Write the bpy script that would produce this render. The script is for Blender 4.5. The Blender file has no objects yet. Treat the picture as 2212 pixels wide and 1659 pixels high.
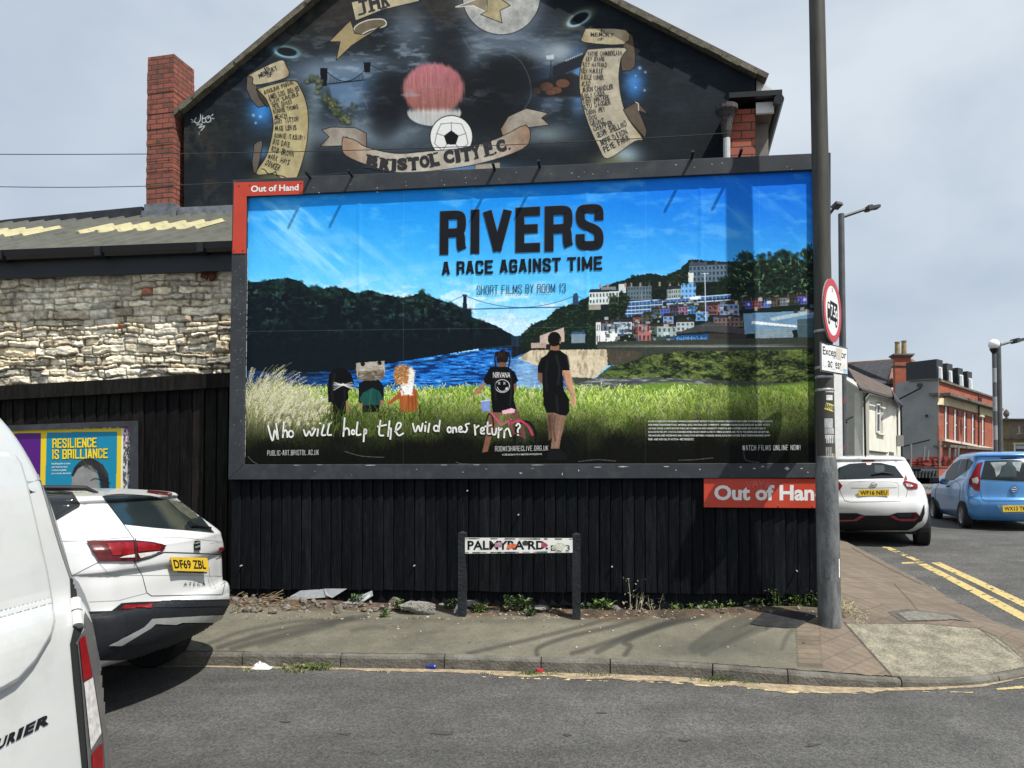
import bpy, bmesh, math, random
import numpy as np
from mathutils import Vector, Matrix, geometry
from mathutils.bvhtree import BVHTree

# ------------------------------------------------------------------ camera, sky, sun, exposure
SC = bpy.context.scene
COL = SC.collection
FPX, CYP, PITCH, EYE = 1662.0, 968.9, math.radians(1.486), 1.78     # focal length etc. for a frame 2212 wide
cam_d = bpy.data.cameras.new('camera')
cam = bpy.data.objects.new('camera', cam_d); COL.objects.link(cam)
cam_d.sensor_width = 36; cam_d.lens = 36*FPX/2212
cam_d.shift_y = (CYP-829.5)/2212
cam_d.clip_start = 0.05; cam_d.clip_end = 3000
cam.location = (0, 0, EYE); cam.rotation_euler = (math.radians(90)+PITCH, 0, 0)
SC.camera = cam

SUN_DIR = Vector((1.35, -1.183, 3.0)).normalized()
sun_el = math.asin(SUN_DIR.z); sun_az = math.atan2(SUN_DIR.x, SUN_DIR.y)
sd = bpy.data.lights.new('sun', 'SUN'); sd.energy = 5.0; sd.angle = math.radians(0.55); sd.color = (1, .955, .88)
so = bpy.data.objects.new('sun', sd); COL.objects.link(so)
so.rotation_euler = (-SUN_DIR).to_track_quat('-Z', 'Y').to_euler(); so.location = (20, -20, 40)

W = bpy.data.worlds.new('World'); SC.world = W; W.use_nodes = True
nt = W.node_tree; nt.nodes.clear()
def wn(t, **k):
    n = nt.nodes.new(t)
    for a, b in k.items(): setattr(n, a, b)
    return n
wo = wn('ShaderNodeOutputWorld'); bg = wn('ShaderNodeBackground'); sky = wn('ShaderNodeTexSky', sky_type='NISHITA', sun_disc=False)
sky.sun_elevation = sun_el; sky.sun_rotation = sun_az; sky.dust_density = 2.5; sky.ozone_density = 1.2
tc = wn('ShaderNodeTexCoord'); mp = wn('ShaderNodeMapping'); mp.inputs['Scale'].default_value = (1.6, 1.6, 2.8)
mp.inputs['Rotation'].default_value = (.1, .25, .5)
n1 = wn('ShaderNodeTexNoise'); n1.inputs['Scale'].default_value = 1.5; n1.inputs['Detail'].default_value = 5; n1.inputs['Roughness'].default_value = .5
n1.inputs['Distortion'].default_value = .3
r1 = wn('ShaderNodeMapRange'); r1.inputs['From Min'].default_value = .33; r1.inputs['From Max'].default_value = .62
cr = wn('ShaderNodeMix', data_type='RGBA')
cr.inputs['A'].default_value = (4.0, 4.7, 5.6, 1); cr.inputs['B'].default_value = (6.1, 6.65, 7.2, 1)
mx = wn('ShaderNodeMix', data_type='RGBA'); mx.inputs['Factor'].default_value = .88
L = nt.links.new
L(tc.outputs['Generated'], mp.inputs['Vector']); L(mp.outputs[0], n1.inputs['Vector']); L(n1.outputs['Fac'], r1.inputs['Value'])
L(r1.outputs[0], cr.inputs['Factor']); L(sky.outputs[0], mx.inputs['A']); L(cr.outputs['Result'], mx.inputs['B'])
L(mx.outputs['Result'], bg.inputs['Color']); L(bg.outputs[0], wo.inputs['Surface']); bg.inputs['Strength'].default_value = .10
SC.view_settings.view_transform = 'Standard'; SC.view_settings.look = 'None'; SC.view_settings.gamma = 1
SC.view_settings.exposure = 0.34

# ------------------------------------------------------------------ geometry of the place
def ray(px, py):
    a = (px-1106)/FPX; b = (CYP-py)/FPX
    c, s = math.cos(PITCH), math.sin(PITCH)
    return a, c-b*s, s+b*c
def at_depth(px, py, Y):
    a, b, c = ray(px, py); return Vector((a/b*Y, Y, EYE+c/b*Y))
YAW = math.radians(7.351)
OX, OY = -2.9786, 8.6106
UX, UY = math.cos(YAW), -math.sin(YAW)             # along the hoarding, to the right
NX, NY = -math.sin(YAW), -math.cos(YAW)            # out of the hoarding, towards the road
def wall(s, d, z): return Vector((OX+UX*s+NX*d, OY+UY*s+NY*d, z))
def to_sd(X, Y):
    x, y = X-OX, Y-OY; return x*UX+y*UY, x*NX+y*NY
def on_wall(px, py, d=0.0):                        # point of the vertical plane d metres in front of the hoarding
    a, b, c = ray(px, py)
    t = (d - ((0-OX)*NX+(0-OY)*NY))/(a*NX+b*NY)
    X, Y = a*t, b*t
    return to_sd(X, Y)[0], EYE+c*t
def on_level(px, py, z):
    a, b, c = ray(px, py); t = (z-EYE)/c; return a*t, b*t
def road_z(X, Y):
    s, d = to_sd(X, Y)
    return float(np.interp(-d, [.3, 3, 6.3, 8.7, 20, 40], [0, .24, .50, .56, .80, 1.1]))*max(0.0, min(1.0, (s-1)/2))
def pave_z(X, Y):
    s, d = to_sd(X, Y)
    z = .125+.105*max(0.0, min(1.0, (1.62-d)/1.62))
    if s > 5.2: z += .05*max(0, min(1, (s-5.2)/1.0))*max(0, min(1, (1.5-d)/1.0))
    if s > 5.5 and d < .0: z = max(z-.03*min(1,-d), road_z(X, Y)+.11)
    return z
def on_ground(px, py, zf):
    z = .1
    for _ in range(12):
        X, Y = on_level(px, py, z); z = .5*z+.5*zf(X, Y)
    return X, Y, z

# ------------------------------------------------------------------ object helpers
def tag(o, label=None, cat=None, group=None, kind=None):
    for k, v in (('label', label), ('category', cat), ('group', group), ('kind', kind)):
        if v: o[k] = v
    return o
def thing(name, loc, label, cat, group=None, rz=0.0):
    o = bpy.data.objects.new(name, None); COL.objects.link(o); o.empty_display_size = .2
    o.location = loc; o.rotation_euler = (0, 0, rz)
    return tag(o, label, cat, group)
def add_mesh(name, V, Fc, mat, parent=None, local=False, smooth=False, col=None, uv=True, mats=None, midx=None):
    V = [tuple(v) for v in V] if not isinstance(V, np.ndarray) else V
    me = bpy.data.meshes.new(name)
    A = np.array(V, dtype=np.float64).reshape(-1, 3)
    org = Vector((0, 0, 0))
    if not local:
        if parent is None:
            org = Vector(((A[:,0].min()+A[:,0].max())/2, (A[:,1].min()+A[:,1].max())/2, A[:,2].min()))
        else:
            p = parent
            while p is not None: org += Vector(p.location); p = p.parent
        A = A-np.array(org)
    me.from_pydata(A.tolist(), [], [list(f) for f in Fc]) if not isinstance(Fc, np.ndarray) else quick_mesh(me, A, Fc)
    if mats:
        for m in mats: me.materials.append(m)
        if midx is not None: me.polygons.foreach_set('material_index', np.array(midx, dtype=np.int32))
    elif mat: me.materials.append(mat)
    if smooth: me.polygons.foreach_set('use_smooth', np.ones(len(me.polygons), dtype=bool))
    if col is not None:
        ca = me.color_attributes.new('paint', 'FLOAT_COLOR', 'POINT')
        c4 = np.ones((len(A), 4), dtype=np.float32); c4[:, :3] = np.array(col).reshape(-1, 3); ca.data.foreach_set('color', c4.ravel())
    elif uv and len(me.polygons) < 60000: box_uv(me)
    me.update()
    o = bpy.data.objects.new(name, me); COL.objects.link(o)
    if parent is not None: o.parent = parent
    elif not local: o.location = org
    return o
def quick_mesh(me, A, Fc):
    n, k = Fc.shape
    me.vertices.add(len(A)); me.vertices.foreach_set('co', A.astype(np.float32).ravel())
    me.loops.add(n*k); me.loops.foreach_set('vertex_index', Fc.astype(np.int32).ravel())
    me.polygons.add(n); me.polygons.foreach_set('loop_start', np.arange(0, n*k, k, dtype=np.int32))
    me.polygons.foreach_set('loop_total', np.full(n, k, dtype=np.int32))
    me.update(calc_edges=True)
def box_uv(me):
    uvl = me.uv_layers.new(name='UVMap'); n = len(me.loops)
    co = np.zeros(len(me.vertices)*3, dtype=np.float32); me.vertices.foreach_get('co', co); co = co.reshape(-1, 3)
    out = np.zeros((n, 2), dtype=np.float32)
    for p in me.polygons:
        nr = p.normal
        if abs(nr.z) > .75: ux, uy = (1, 0, 0), (0, 1, 0)
        else:
            h = math.hypot(nr.x, nr.y) or 1; ux, uy = (-nr.y/h, nr.x/h, 0), (0, 0, 1)
        for li in p.loop_indices:
            c = co[me.loops[li].vertex_index]
            out[li] = (c[0]*ux[0]+c[1]*ux[1]+c[2]*ux[2], c[0]*uy[0]+c[1]*uy[1]+c[2]*uy[2])
    uvl.data.foreach_set('uv', out.ravel())

class MB:                                           # collects simple solids into one mesh
    def __init__(s): s.v = []; s.f = []; s.m = []; s.k = 0
    def add(s, V, Fc):
        b = len(s.v); s.v += [tuple(v) for v in V]; s.f += [tuple(i+b for i in f) for f in Fc]; s.m += [s.k]*len(Fc)
    def hexa(s, P):                                 # eight corners: bottom ring, top ring
        s.add(P, [(3,2,1,0),(4,5,6,7),(0,1,5,4),(1,2,6,5),(2,3,7,6),(3,0,4,7)])
    def wbox(s, s0, s1, d0, d1, z0, z1):            # box in the hoarding's frame
        s.hexa([wall(a, b, c) for c in (z0, z1) for a, b in ((s0, d1), (s1, d1), (s1, d0), (s0, d0))])
    def box(s, c, sz, R=None):
        P = []
        for z in (-.5, .5):
            for x, y in ((-.5,-.5),(.5,-.5),(.5,.5),(-.5,.5)):
                p = Vector((x*sz[0], y*sz[1], z*sz[2]))
                P.append((R@p if R is not None else p)+Vector(c))
        s.hexa(P)
    def bar(s, a, b, w, h, up=Vector((0,0,1))):     # rectangular bar a..b
        a, b = Vector(a), Vector(b); t = (b-a).normalized()
        x = t.cross(up)
        if x.length < 1e-4: x = t.cross(Vector((0,1,0)))
        x.normalize(); y = x.cross(t)
        P = [q+x*i*w/2+y*j*h/2 for q in (a, b) for i, j in ((-1,-1),(1,-1),(1,1),(-1,1))]
        s.hexa(P)
    def tube(s, pts, r, n=10, caps=True):           # r: number or list
        pts = [Vector(p) for p in pts]; m = len(pts)
        rr = r if isinstance(r, (list, tuple)) else [r]*m
        t0 = (pts[1]-pts[0]).normalized(); x = t0.orthogonal().normalized()
        V = []
        for i, p in enumerate(pts):
            t = (pts[min(i+1, m-1)]-pts[max(i-1, 0)]).normalized()
            x = (x-t*x.dot(t)).normalized(); y = t.cross(x)
            V += [p+(x*math.cos(2*math.pi*k/n)+y*math.sin(2*math.pi*k/n))*rr[i] for k in range(n)]
        Fc = [(i*n+k, i*n+(k+1)%n, (i+1)*n+(k+1)%n, (i+1)*n+k) for i in range(m-1) for k in range(n)]
        if caps: Fc += [tuple(range(n-1, -1, -1)), tuple((m-1)*n+k for k in range(n))]
        s.add(V, Fc)
    def lathe(s, c, prof, n=24, axis='z'):          # prof: (r, h)
        V = []
        for r, h in prof:
            for k in range(n):
                a = 2*math.pi*k/n
                V.append(Vector((r*math.cos(a), r*math.sin(a), h))+Vector(c))
        m = len(prof)
        s.add(V, [(i*n+k, i*n+(k+1)%n, (i+1)*n+(k+1)%n, (i+1)*n+k) for i in range(m-1) for k in range(n)]+
              [tuple(range(n-1,-1,-1)), tuple((m-1)*n+k for k in range(n))])
    def prism(s, poly, off):                        # polygon of 3D points extruded by off
        n = len(poly); off = Vector(off); P = [Vector(p) for p in poly]
        s.add(P+[p+off for p in P], [tuple(range(n-1,-1,-1)), tuple(range(n, 2*n))]+[(i, (i+1)%n, n+(i+1)%n, n+i) for i in range(n)])
    def quad(s, *P): s.add(P, [tuple(range(len(P)))])
    def build_each(s, name, mat=None, parent=None, **k):   # every loose piece a mesh of its own
        par = list(range(len(s.v)))
        def find(i):
            while par[i] != i: par[i] = par[par[i]]; i = par[i]
            return i
        for f in s.f:
            for i in f[1:]: par[find(i)] = find(f[0])
        gr = {}
        for f in s.f: gr.setdefault(find(f[0]), []).append(f)
        for fs in gr.values():
            ids = sorted({i for f in fs for i in f}); re_ = {i: n for n, i in enumerate(ids)}; m = MB(); m.add([s.v[i] for i in ids], [tuple(re_[i] for i in f) for f in fs]); o = m.build(name, mat, parent, **k)
        return o
    def build(s, name, mat=None, parent=None, **k):
        if isinstance(mat, (list, tuple)): return add_mesh(name, s.v, s.f, None, parent, mats=mat, midx=s.m, **k)
        return add_mesh(name, s.v, s.f, mat, parent, **k)
def bevel(o, w, seg=2, ang=40):
    m = o.modifiers.new('bevel', 'BEVEL'); m.width = w; m.segments = seg; m.limit_method = 'ANGLE'; m.angle_limit = math.radians(ang)
    return o
RND = random.Random(7)

# ------------------------------------------------------------------ materials
def lin(c):
    c = [x/255 for x in c]
    return tuple(x/12.92 if x <= .04045 else ((x+.055)/1.055)**2.4 for x in c)
def mat(name, color, rough=.6, metal=0.0, var=.15, scale=8.0, bump=0.0, bscale=60.0, spec=.35, coat=0, alpha=None, dirt=None, dscale=2.0, damt=.5, stretch=None):
    m = bpy.data.materials.new(name); m.use_nodes = True
    t = m.node_tree; b = t.nodes['Principled BSDF']; K = t.links.new
    b.inputs['Roughness'].default_value = rough; b.inputs['Metallic'].default_value = metal
    if spec is not None: b.inputs['Specular IOR Level'].default_value = spec
    if coat: b.inputs['Coat Weight'].default_value = coat; b.inputs['Coat Roughness'].default_value = .06
    tc = t.nodes.new('ShaderNodeTexCoord'); src = tc.outputs['Object']
    if stretch:
        mp = t.nodes.new('ShaderNodeMapping'); mp.inputs['Scale'].default_value = stretch; K(src, mp.inputs['Vector']); src = mp.outputs[0]
    n = t.nodes.new('ShaderNodeTexNoise'); n.inputs['Scale'].default_value = scale; n.inputs['Detail'].default_value = 6; n.inputs['Roughness'].default_value = .62
    K(src, n.inputs['Vector'])
    mx = t.nodes.new('ShaderNodeMix'); mx.data_type = 'RGBA'
    c = color
    mx.inputs['A'].default_value = (*[x*(1-var) for x in c], 1); mx.inputs['B'].default_value = (*[min(1, x*(1+var)) for x in c], 1)
    cr = t.nodes.new('ShaderNodeMapRange'); cr.inputs['From Min'].default_value = .3; cr.inputs['From Max'].default_value = .7
    K(n.outputs['Fac'], cr.inputs['Value']); K(cr.outputs[0], mx.inputs['Factor'])
    out = mx.outputs['Result']
    if dirt:
        n2 = t.nodes.new('ShaderNodeTexNoise'); n2.inputs['Scale'].default_value = dscale; n2.inputs['Detail'].default_value = 7; n2.inputs['Roughness'].default_value = .7
        K(src, n2.inputs['Vector'])
        c2 = t.nodes.new('ShaderNodeMapRange'); c2.inputs['From Min'].default_value = .5; c2.inputs['From Max'].default_value = .72; c2.inputs['To Max'].default_value = damt
        K(n2.outputs['Fac'], c2.inputs['Value'])
        m2 = t.nodes.new('ShaderNodeMix'); m2.data_type = 'RGBA'; K(c2.outputs[0], m2.inputs['Factor']); K(out, m2.inputs['A']); m2.inputs['B'].default_value = (*dirt, 1)
        out = m2.outputs['Result']
    K(out, b.inputs['Base Color'])
    if bump:
        nb = t.nodes.new('ShaderNodeTexNoise'); nb.inputs['Scale'].default_value = bscale; nb.inputs['Detail'].default_value = 5
        K(src, nb.inputs['Vector']); bp = t.nodes.new('ShaderNodeBump'); bp.inputs['Strength'].default_value = bump; bp.inputs['Distance'].default_value = .02
        K(nb.outputs['Fac'], bp.inputs['Height']); K(bp.outputs[0], b.inputs['Normal'])
    return m
def paint_mat(name, rough=.6, bump=0.0, bscale=80, spec=.5, gain=1.0):   # colours come from the 'paint' attribute
    m = bpy.data.materials.new(name); m.use_nodes = True
    t = m.node_tree; b = t.nodes['Principled BSDF']; K = t.links.new
    a = t.nodes.new('ShaderNodeAttribute'); a.attribute_name = 'paint'
    K(a.outputs['Color'], b.inputs['Base Color']); b.inputs['Roughness'].default_value = rough; b.inputs['Specular IOR Level'].default_value = spec
    if bump:
        tc = t.nodes.new('ShaderNodeTexCoord'); nb = t.nodes.new('ShaderNodeTexNoise'); nb.inputs['Scale'].default_value = bscale; nb.inputs['Detail'].default_value = 6
        K(tc.outputs['Object'], nb.inputs['Vector']); bp = t.nodes.new('ShaderNodeBump'); bp.inputs['Strength'].default_value = bump; bp.inputs['Distance'].default_value = .02
        K(nb.outputs['Fac'], bp.inputs['Height']); K(bp.outputs[0], b.inputs['Normal'])
    return m
def brick_mat(name, c1, c2, mortar, w=.225, h=.075, mort=.01, bump=.5, dirt=None, damt=.6, bias=0.0):
    m = bpy.data.materials.new(name); m.use_nodes = True
    t = m.node_tree; b = t.nodes['Principled BSDF']; K = t.links.new
    uv = t.nodes.new('ShaderNodeTexCoord')
    br = t.nodes.new('ShaderNodeTexBrick'); br.inputs['Scale'].default_value = 1; br.inputs['Brick Width'].default_value = w; br.inputs['Row Height'].default_value = h
    br.inputs['Mortar Size'].default_value = mort/2; br.inputs['Mortar Smooth'].default_value = .3; br.inputs['Bias'].default_value = bias
    br.inputs['Color1'].default_value = (*c1, 1); br.inputs['Color2'].default_value = (*c2, 1); br.inputs['Mortar'].default_value = (*mortar, 1)
    nw = t.nodes.new('ShaderNodeTexNoise'); nw.inputs['Scale'].default_value = 9; nw.inputs['Detail'].default_value = 3
    va = t.nodes.new('ShaderNodeMix'); va.data_type = 'VECTOR'; va.inputs['Factor'].default_value = .012
    K(uv.outputs['UV'], nw.inputs['Vector']); K(uv.outputs['UV'], va.inputs['A']); K(nw.outputs['Color'], va.inputs['B']); K(va.outputs['Result'], br.inputs['Vector'])
    n = t.nodes.new('ShaderNodeTexNoise'); n.inputs['Scale'].default_value = 5; n.inputs['Detail'].default_value = 8; n.inputs['Roughness'].default_value = .7
    K(uv.outputs['Object'], n.inputs['Vector'])
    mr = t.nodes.new('ShaderNodeMapRange'); mr.inputs['From Min'].default_value = .5; mr.inputs['From Max'].default_value = .7; mr.inputs['To Max'].default_value = damt
    mx = t.nodes.new('ShaderNodeMix'); mx.data_type = 'RGBA'; mx.inputs['B'].default_value = (*(dirt or (.03,.028,.025)), 1)
    K(n.outputs['Fac'], mr.inputs['Value']); K(mr.outputs[0], mx.inputs['Factor']); K(br.outputs['Color'], mx.inputs['A']); K(mx.outputs['Result'], b.inputs['Base Color'])
    b.inputs['Roughness'].default_value = .85
    bp = t.nodes.new('ShaderNodeBump'); bp.inputs['Strength'].default_value = bump; bp.inputs['Distance'].default_value = .012; bp.invert = True
    K(br.outputs['Fac'], bp.inputs['Height']); K(bp.outputs[0], b.inputs['Normal'])
    return m

# ------------------------------------------------------------------ painting helpers (numpy)
_rs = np.random.RandomState(3); _tab = _rs.rand(512, 512)
def vnoise(x, y, seed=0):
    x = np.asarray(x)+seed*37.13; y = np.asarray(y)+seed*71.7
    xi = np.floor(x).astype(int); yi = np.floor(y).astype(int); fx = x-xi; fy = y-yi
    fx = fx*fx*(3-2*fx); fy = fy*fy*(3-2*fy)
    g = lambda a, b: _tab[a % 512, b % 512]
    return (g(xi,yi)*(1-fx)+g(xi+1,yi)*fx)*(1-fy)+(g(xi,yi+1)*(1-fx)+g(xi+1,yi+1)*fx)*fy
def fbm(x, y, o=5, seed=0, g=.55):
    a = 1; t = 0; n = 0
    for i in range(o):
        t = t+a*vnoise(x*2**i, y*2**i, seed+i*3); n += a; a *= g
    return t/n
def sstep(a, b, x):
    t = np.clip((x-a)/(b-a), 0, 1); return t*t*(3-2*t)
def srgb2lin(a):
    a = np.clip(a, 0, 1); return np.where(a <= .04045, a/12.92, ((a+.055)/1.055)**2.4)
class Canvas:
    """a flat painted sheet; grid of vertices with a colour each. X, Y are the sheet's own drawing coordinates."""
    def __init__(s, X, Y, P):
        s.X, s.Y, s.P = X, Y, P; s.ny, s.nx = X.shape; s.c = np.zeros((s.ny, s.nx, 3))
    def _box(s, x0, x1, y0, y1):
        mx = (s.X >= x0) & (s.X <= x1) & (s.Y >= y0) & (s.Y <= y1)
        r = np.nonzero(mx.any(1))[0]; c = np.nonzero(mx.any(0))[0]
        if len(r) == 0 or len(c) == 0: return None
        return slice(r[0], r[-1]+1), slice(c[0], c[-1]+1)
    def put(s, sl, a, col):
        a = a[..., None]
        s.c[sl] = s.c[sl]*(1-a)+np.asarray(col, dtype=float)*a if not callable(col) else s.c[sl]*(1-a)+col(s.X[sl], s.Y[sl])*a
    def inside(s, pts, sl):
        X, Y = s.X[sl], s.Y[sl]; r = np.zeros(X.shape, bool); n = len(pts)
        for i in range(n):
            (x0, y0), (x1, y1) = pts[i], pts[(i+1) % n]
            if y0 == y1: continue
            k = ((y0 > Y) != (y1 > Y)) & (X < (x1-x0)*(Y-y0)/(y1-y0)+x0); r ^= k
        return r
    def poly(s, pts, col, a=1.0, edge=None, ew=1.0, rough=0, rs=.2, grad=None, soft=0):
        if rough:                                   # ragged outline
            q = []
            for i in range(len(pts)):
                (x0, y0), (x1, y1) = pts[i], pts[(i+1) % len(pts)]; k = max(1, int(math.hypot(x1-x0, y1-y0)/max(1.5, rough*1.2)))
                for j in range(k):
                    q.append((x0+(x1-x0)*j/k+RND.uniform(-rough, rough)*.7, y0+(y1-y0)*j/k+RND.uniform(-rough, rough)*.7))
            pts = q
        xs = [p[0] for p in pts]; ys = [p[1] for p in pts]
        sl = s._box(min(xs)-soft*2-1, max(xs)+soft*2+1, min(ys)-soft*2-1, max(ys)+soft*2+1)
        if sl is None: return
        m = s.inside(pts, sl).astype(float)
        if soft:
            D = s.dist(list(pts)+[pts[0]], sl); m = np.clip(np.where(m > 0, .5+D/soft/2, .5-D/soft/2), 0, 1)
        if isinstance(col, tuple) and max(col) > 1.5: col = tuple(v/255 for v in col)
        s.put(sl, m*a, col)
        if edge is not None: s.line(list(pts)+[pts[0]], ew, edge)
    def dist(s, pts, sl):
        X, Y = s.X[sl], s.Y[sl]; D = np.full(X.shape, 1e9)
        for i in range(len(pts)-1):
            (x0, y0), (x1, y1) = pts[i], pts[i+1]; dx, dy = x1-x0, y1-y0; l = dx*dx+dy*dy
            t = np.clip(((X-x0)*dx+(Y-y0)*dy)/l, 0, 1) if l > 0 else 0
            D = np.minimum(D, np.hypot(X-x0-t*dx, Y-y0-t*dy))
        return D
    def line(s, pts, w, col, a=1.0, soft=.5):
        xs = [p[0] for p in pts]; ys = [p[1] for p in pts]; e = w/2+soft*2+1
        sl = s._box(min(xs)-e, max(xs)+e, min(ys)-e, max(ys)+e)
        if sl is None: return
        D = s.dist(pts, sl)
        if isinstance(col, tuple) and max(col) > 1.5: col = tuple(v/255 for v in col)
        s.put(sl, np.clip((w/2+soft-D)/(2*soft), 0, 1)*a, col)
    def glow(s, x, y, rx, ry, col, a=1.0, p=1.0):
        sl = s._box(x-rx*2.6, x+rx*2.6, y-ry*2.6, y+ry*2.6)
        if sl is None: return
        r = ((s.X[sl]-x)/rx)**2+((s.Y[sl]-y)/ry)**2
        if isinstance(col, tuple) and max(col) > 1.5: col = tuple(v/255 for v in col)
        s.put(sl, np.exp(-r**p)*a, col)
    def ell(s, x, y, rx, ry, col, a=1.0, edge=None, ew=1):
        s.poly([(x+rx*math.cos(t*math.pi/18), y+ry*math.sin(t*math.pi/18)) for t in range(36)], col, a, edge, ew)
    def splat(s, x, y, col):                        # single samples, later ones on top; x, y in drawing coordinates of a near-aligned grid
        j = s.fx(x, y); i = s.fy(x, y)
        ok = (i >= 0) & (i < s.ny) & (j >= 0) & (j < s.nx)
        s.c[i[ok], j[ok]] = col[ok]
    def build(s, name, m, parent=None, gain=1.0, keep=None):
        idx = np.arange(s.ny*s.nx).reshape(s.ny, s.nx)
        q = np.stack([idx[:-1,:-1], idx[:-1,1:], idx[1:,1:], idx[1:,:-1]], -1).reshape(-1, 4)
        P = s.P.reshape(-1, 3); c = srgb2lin(s.c.reshape(-1, 3))*gain
        if keep is not None:
            k = keep[:-1,:-1] & keep[:-1,1:] & keep[1:,1:] & keep[1:,:-1]; q = q[k.ravel()]
            used = np.unique(q); re = np.zeros(len(P), int); re[used] = np.arange(len(used)); q = re[q]; P = P[used]; c = c[used]
        return add_mesh(name, P, q, m, parent, col=c, uv=False)
def wall_canvas(s0, s1, z0, z1, step, d, zf=None):
    nx = int((s1-s0)/step)+1; ny = int((z1-z0)/step)+1
    S, Z = np.meshgrid(np.linspace(s0, s1, nx), np.linspace(z1, z0, ny))
    PX = OX+UX*S+NX*d; PY = OY+UY*S+NY*d
    zz = Z-EYE; c, sn = math.cos(PITCH), math.sin(PITCH)
    dep = PY*c+zz*sn; X = 1106+FPX*PX/dep; Y = CYP-FPX*(-PY*sn+zz*c)/dep
    cv = Canvas(X, Y, np.stack([PX, PY, Z], -1)); cv.S, cv.Z = S, Z
    def loc(x, y):
        a = (np.asarray(x)-1106)/FPX; b = (CYP-np.asarray(y))/FPX
        r1, r2 = c-b*sn, sn+b*c; t = (d+OX*NX+OY*NY)/(a*NX+r1*NY)
        s_ = (a*t-OX)*UX+(r1*t-OY)*UY; z_ = EYE+r2*t
        return s_, z_
    cv.fx = lambda x, y: np.round((loc(x, y)[0]-s0)/(s1-s0)*(nx-1)).astype(int)
    cv.fy = lambda x, y: np.round((z1-loc(x, y)[1])/(z1-z0)*(ny-1)).astype(int)
    return cv

# ------------------------------------------------------------------ lettering
def text_mesh(txt, bold=0.0, spacing=1.0, res=3):
    cu = bpy.data.curves.new('lettering', 'FONT'); cu.body = txt; cu.resolution_u = res; cu.offset = bold; cu.space_character = spacing
    cu.fill_mode = 'FRONT' if hasattr(cu, 'fill_mode') else cu.fill_mode
    o = bpy.data.objects.new('lettering', cu); COL.objects.link(o)
    dg = bpy.context.evaluated_depsgraph_get(); me = bpy.data.meshes.new_from_object(o.evaluated_get(dg))
    V = [tuple(v.co) for v in me.vertices]; Fc = [tuple(p.vertices) for p in me.polygons]
    bpy.data.objects.remove(o); bpy.data.curves.remove(cu); bpy.data.meshes.remove(me)
    return V, Fc
def fit_text(txt, bold=0.0, spacing=1.0, res=3):    # normalised to 0..1 in both directions
    V, Fc = text_mesh(txt, bold, spacing, res)
    xs = [v[0] for v in V]; ys = [v[1] for v in V]
    x0, x1, y0, y1 = min(xs), max(xs), min(ys), max(ys)
    return [((v[0]-x0)/(x1-x0), (v[1]-y0)/(y1-y0)) for v in V], Fc
def add_text(mb, txt, fn, bold=0.0, spacing=1.0, res=3):   # fn maps (u, v) in the unit square to a 3D point
    V, Fc = fit_text(txt, bold, spacing, res); mb.add([fn(u, v) for u, v in V], Fc)
def quad_map(bl, br, tl, tr):
    bl, br, tl, tr = map(Vector, (bl, br, tl, tr))
    return lambda u, v: (bl*(1-u)+br*u)*(1-v)+(tl*(1-u)+tr*u)*v
def wall_text(mb, txt, bl, br, tl, tr, d, **k):     # corners as seen from the pavement, laid on the plane d
    P = [wall(*(lambda a: (a[0], d, a[1]))(on_wall(x, y, d))) for x, y in (bl, br, tl, tr)]
    add_text(mb, txt, quad_map(*P), **k)
def ribbon(mb, pts, w, to3, cap=True):              # flat stroke along 2D points, mapped by to3
    P = [Vector(p) for p in pts]; n = len(P); L_, R_ = [], []
    for i, p in enumerate(P):
        t = (P[min(i+1, n-1)]-P[max(i-1, 0)])
        if t.length < 1e-9: t = Vector((1, 0))
        t.normalize(); q = Vector((-t.y, t.x))*w/2
        if cap and i == 0: p = p-t*w*.3
        if cap and i == n-1: p = p+t*w*.3
        L_.append(to3(*(p+q))); R_.append(to3(*(p-q)))
    mb.add(L_+R_, [(i, n+i, n+i+1, i+1) for i in range(n-1)])
def wpt(x, y, d): s_, z_ = on_wall(x, y, d); return wall(s_, d, z_)
def smooth_path(pts, k=5):
    out = []; n = len(pts)
    for i in range(n-1):
        p0, p1, p2, p3 = pts[max(i-1, 0)], pts[i], pts[i+1], pts[min(i+2, n-1)]
        for j in range(k):
            t = j/k
            out.append(tuple(.5*((2*p1[c])+(-p0[c]+p2[c])*t+(2*p0[c]-5*p1[c]+4*p2[c]-p3[c])*t*t+(-p0[c]+3*p1[c]-3*p2[c]+p3[c])*t**3) for c in range(len(p1))))
    out.append(tuple(pts[-1])); return out
# ------------------------------------------------------------------ ground: road, kerb, pavement, markings
def project(X, Y, Z):
    zz = Z-EYE; c, sn = math.cos(PITCH), math.sin(PITCH); dep = Y*c+zz*sn
    return 1106+FPX*X/dep, CYP-FPX*(-Y*sn+zz*c)/dep
road_zv = np.vectorize(road_z)
KP = []                                              # kerb line: X, Y, height of its top
for (px, py, h) in ((200,1408,.115),(472,1411,.115),(802,1416,.115),(970,1418,.115),(1198,1425,.115),(1439,1432.4,.115),(1677,1449,.11),(1860,1463,.085),(2007,1470,.055),(2118,1467,.045),(2212,1451,.045)):
    X, Y = on_level(px, py, h); KP.append((X, Y, h))
KP.insert(0, (KP[0][0]-4, KP[0][1]+.52, .115)); KP.insert(0, (KP[0][0]-30, KP[0][1]+4, .115))
nfront = len(KP)
side = []
for (px, py) in ((2181,1352),(2073,1301),(1968,1241),(1841,1176)):
    X, Y, z = on_ground(px, py, lambda a, b: road_z(a, b)+.06); side.append((X, Y, z))
xm = max(KP[-1][0], side[0][0])+.22
KP += [(xm, KP[-1][1]*.68+side[0][1]*.32, .05), (xm-.02, KP[-1][1]*.32+side[0][1]*.68, .06)]
KP += side
dx, dy = side[-1][0]-side[-2][0], side[-1][1]-side[-2][1]; l = math.hypot(dx, dy)
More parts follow.
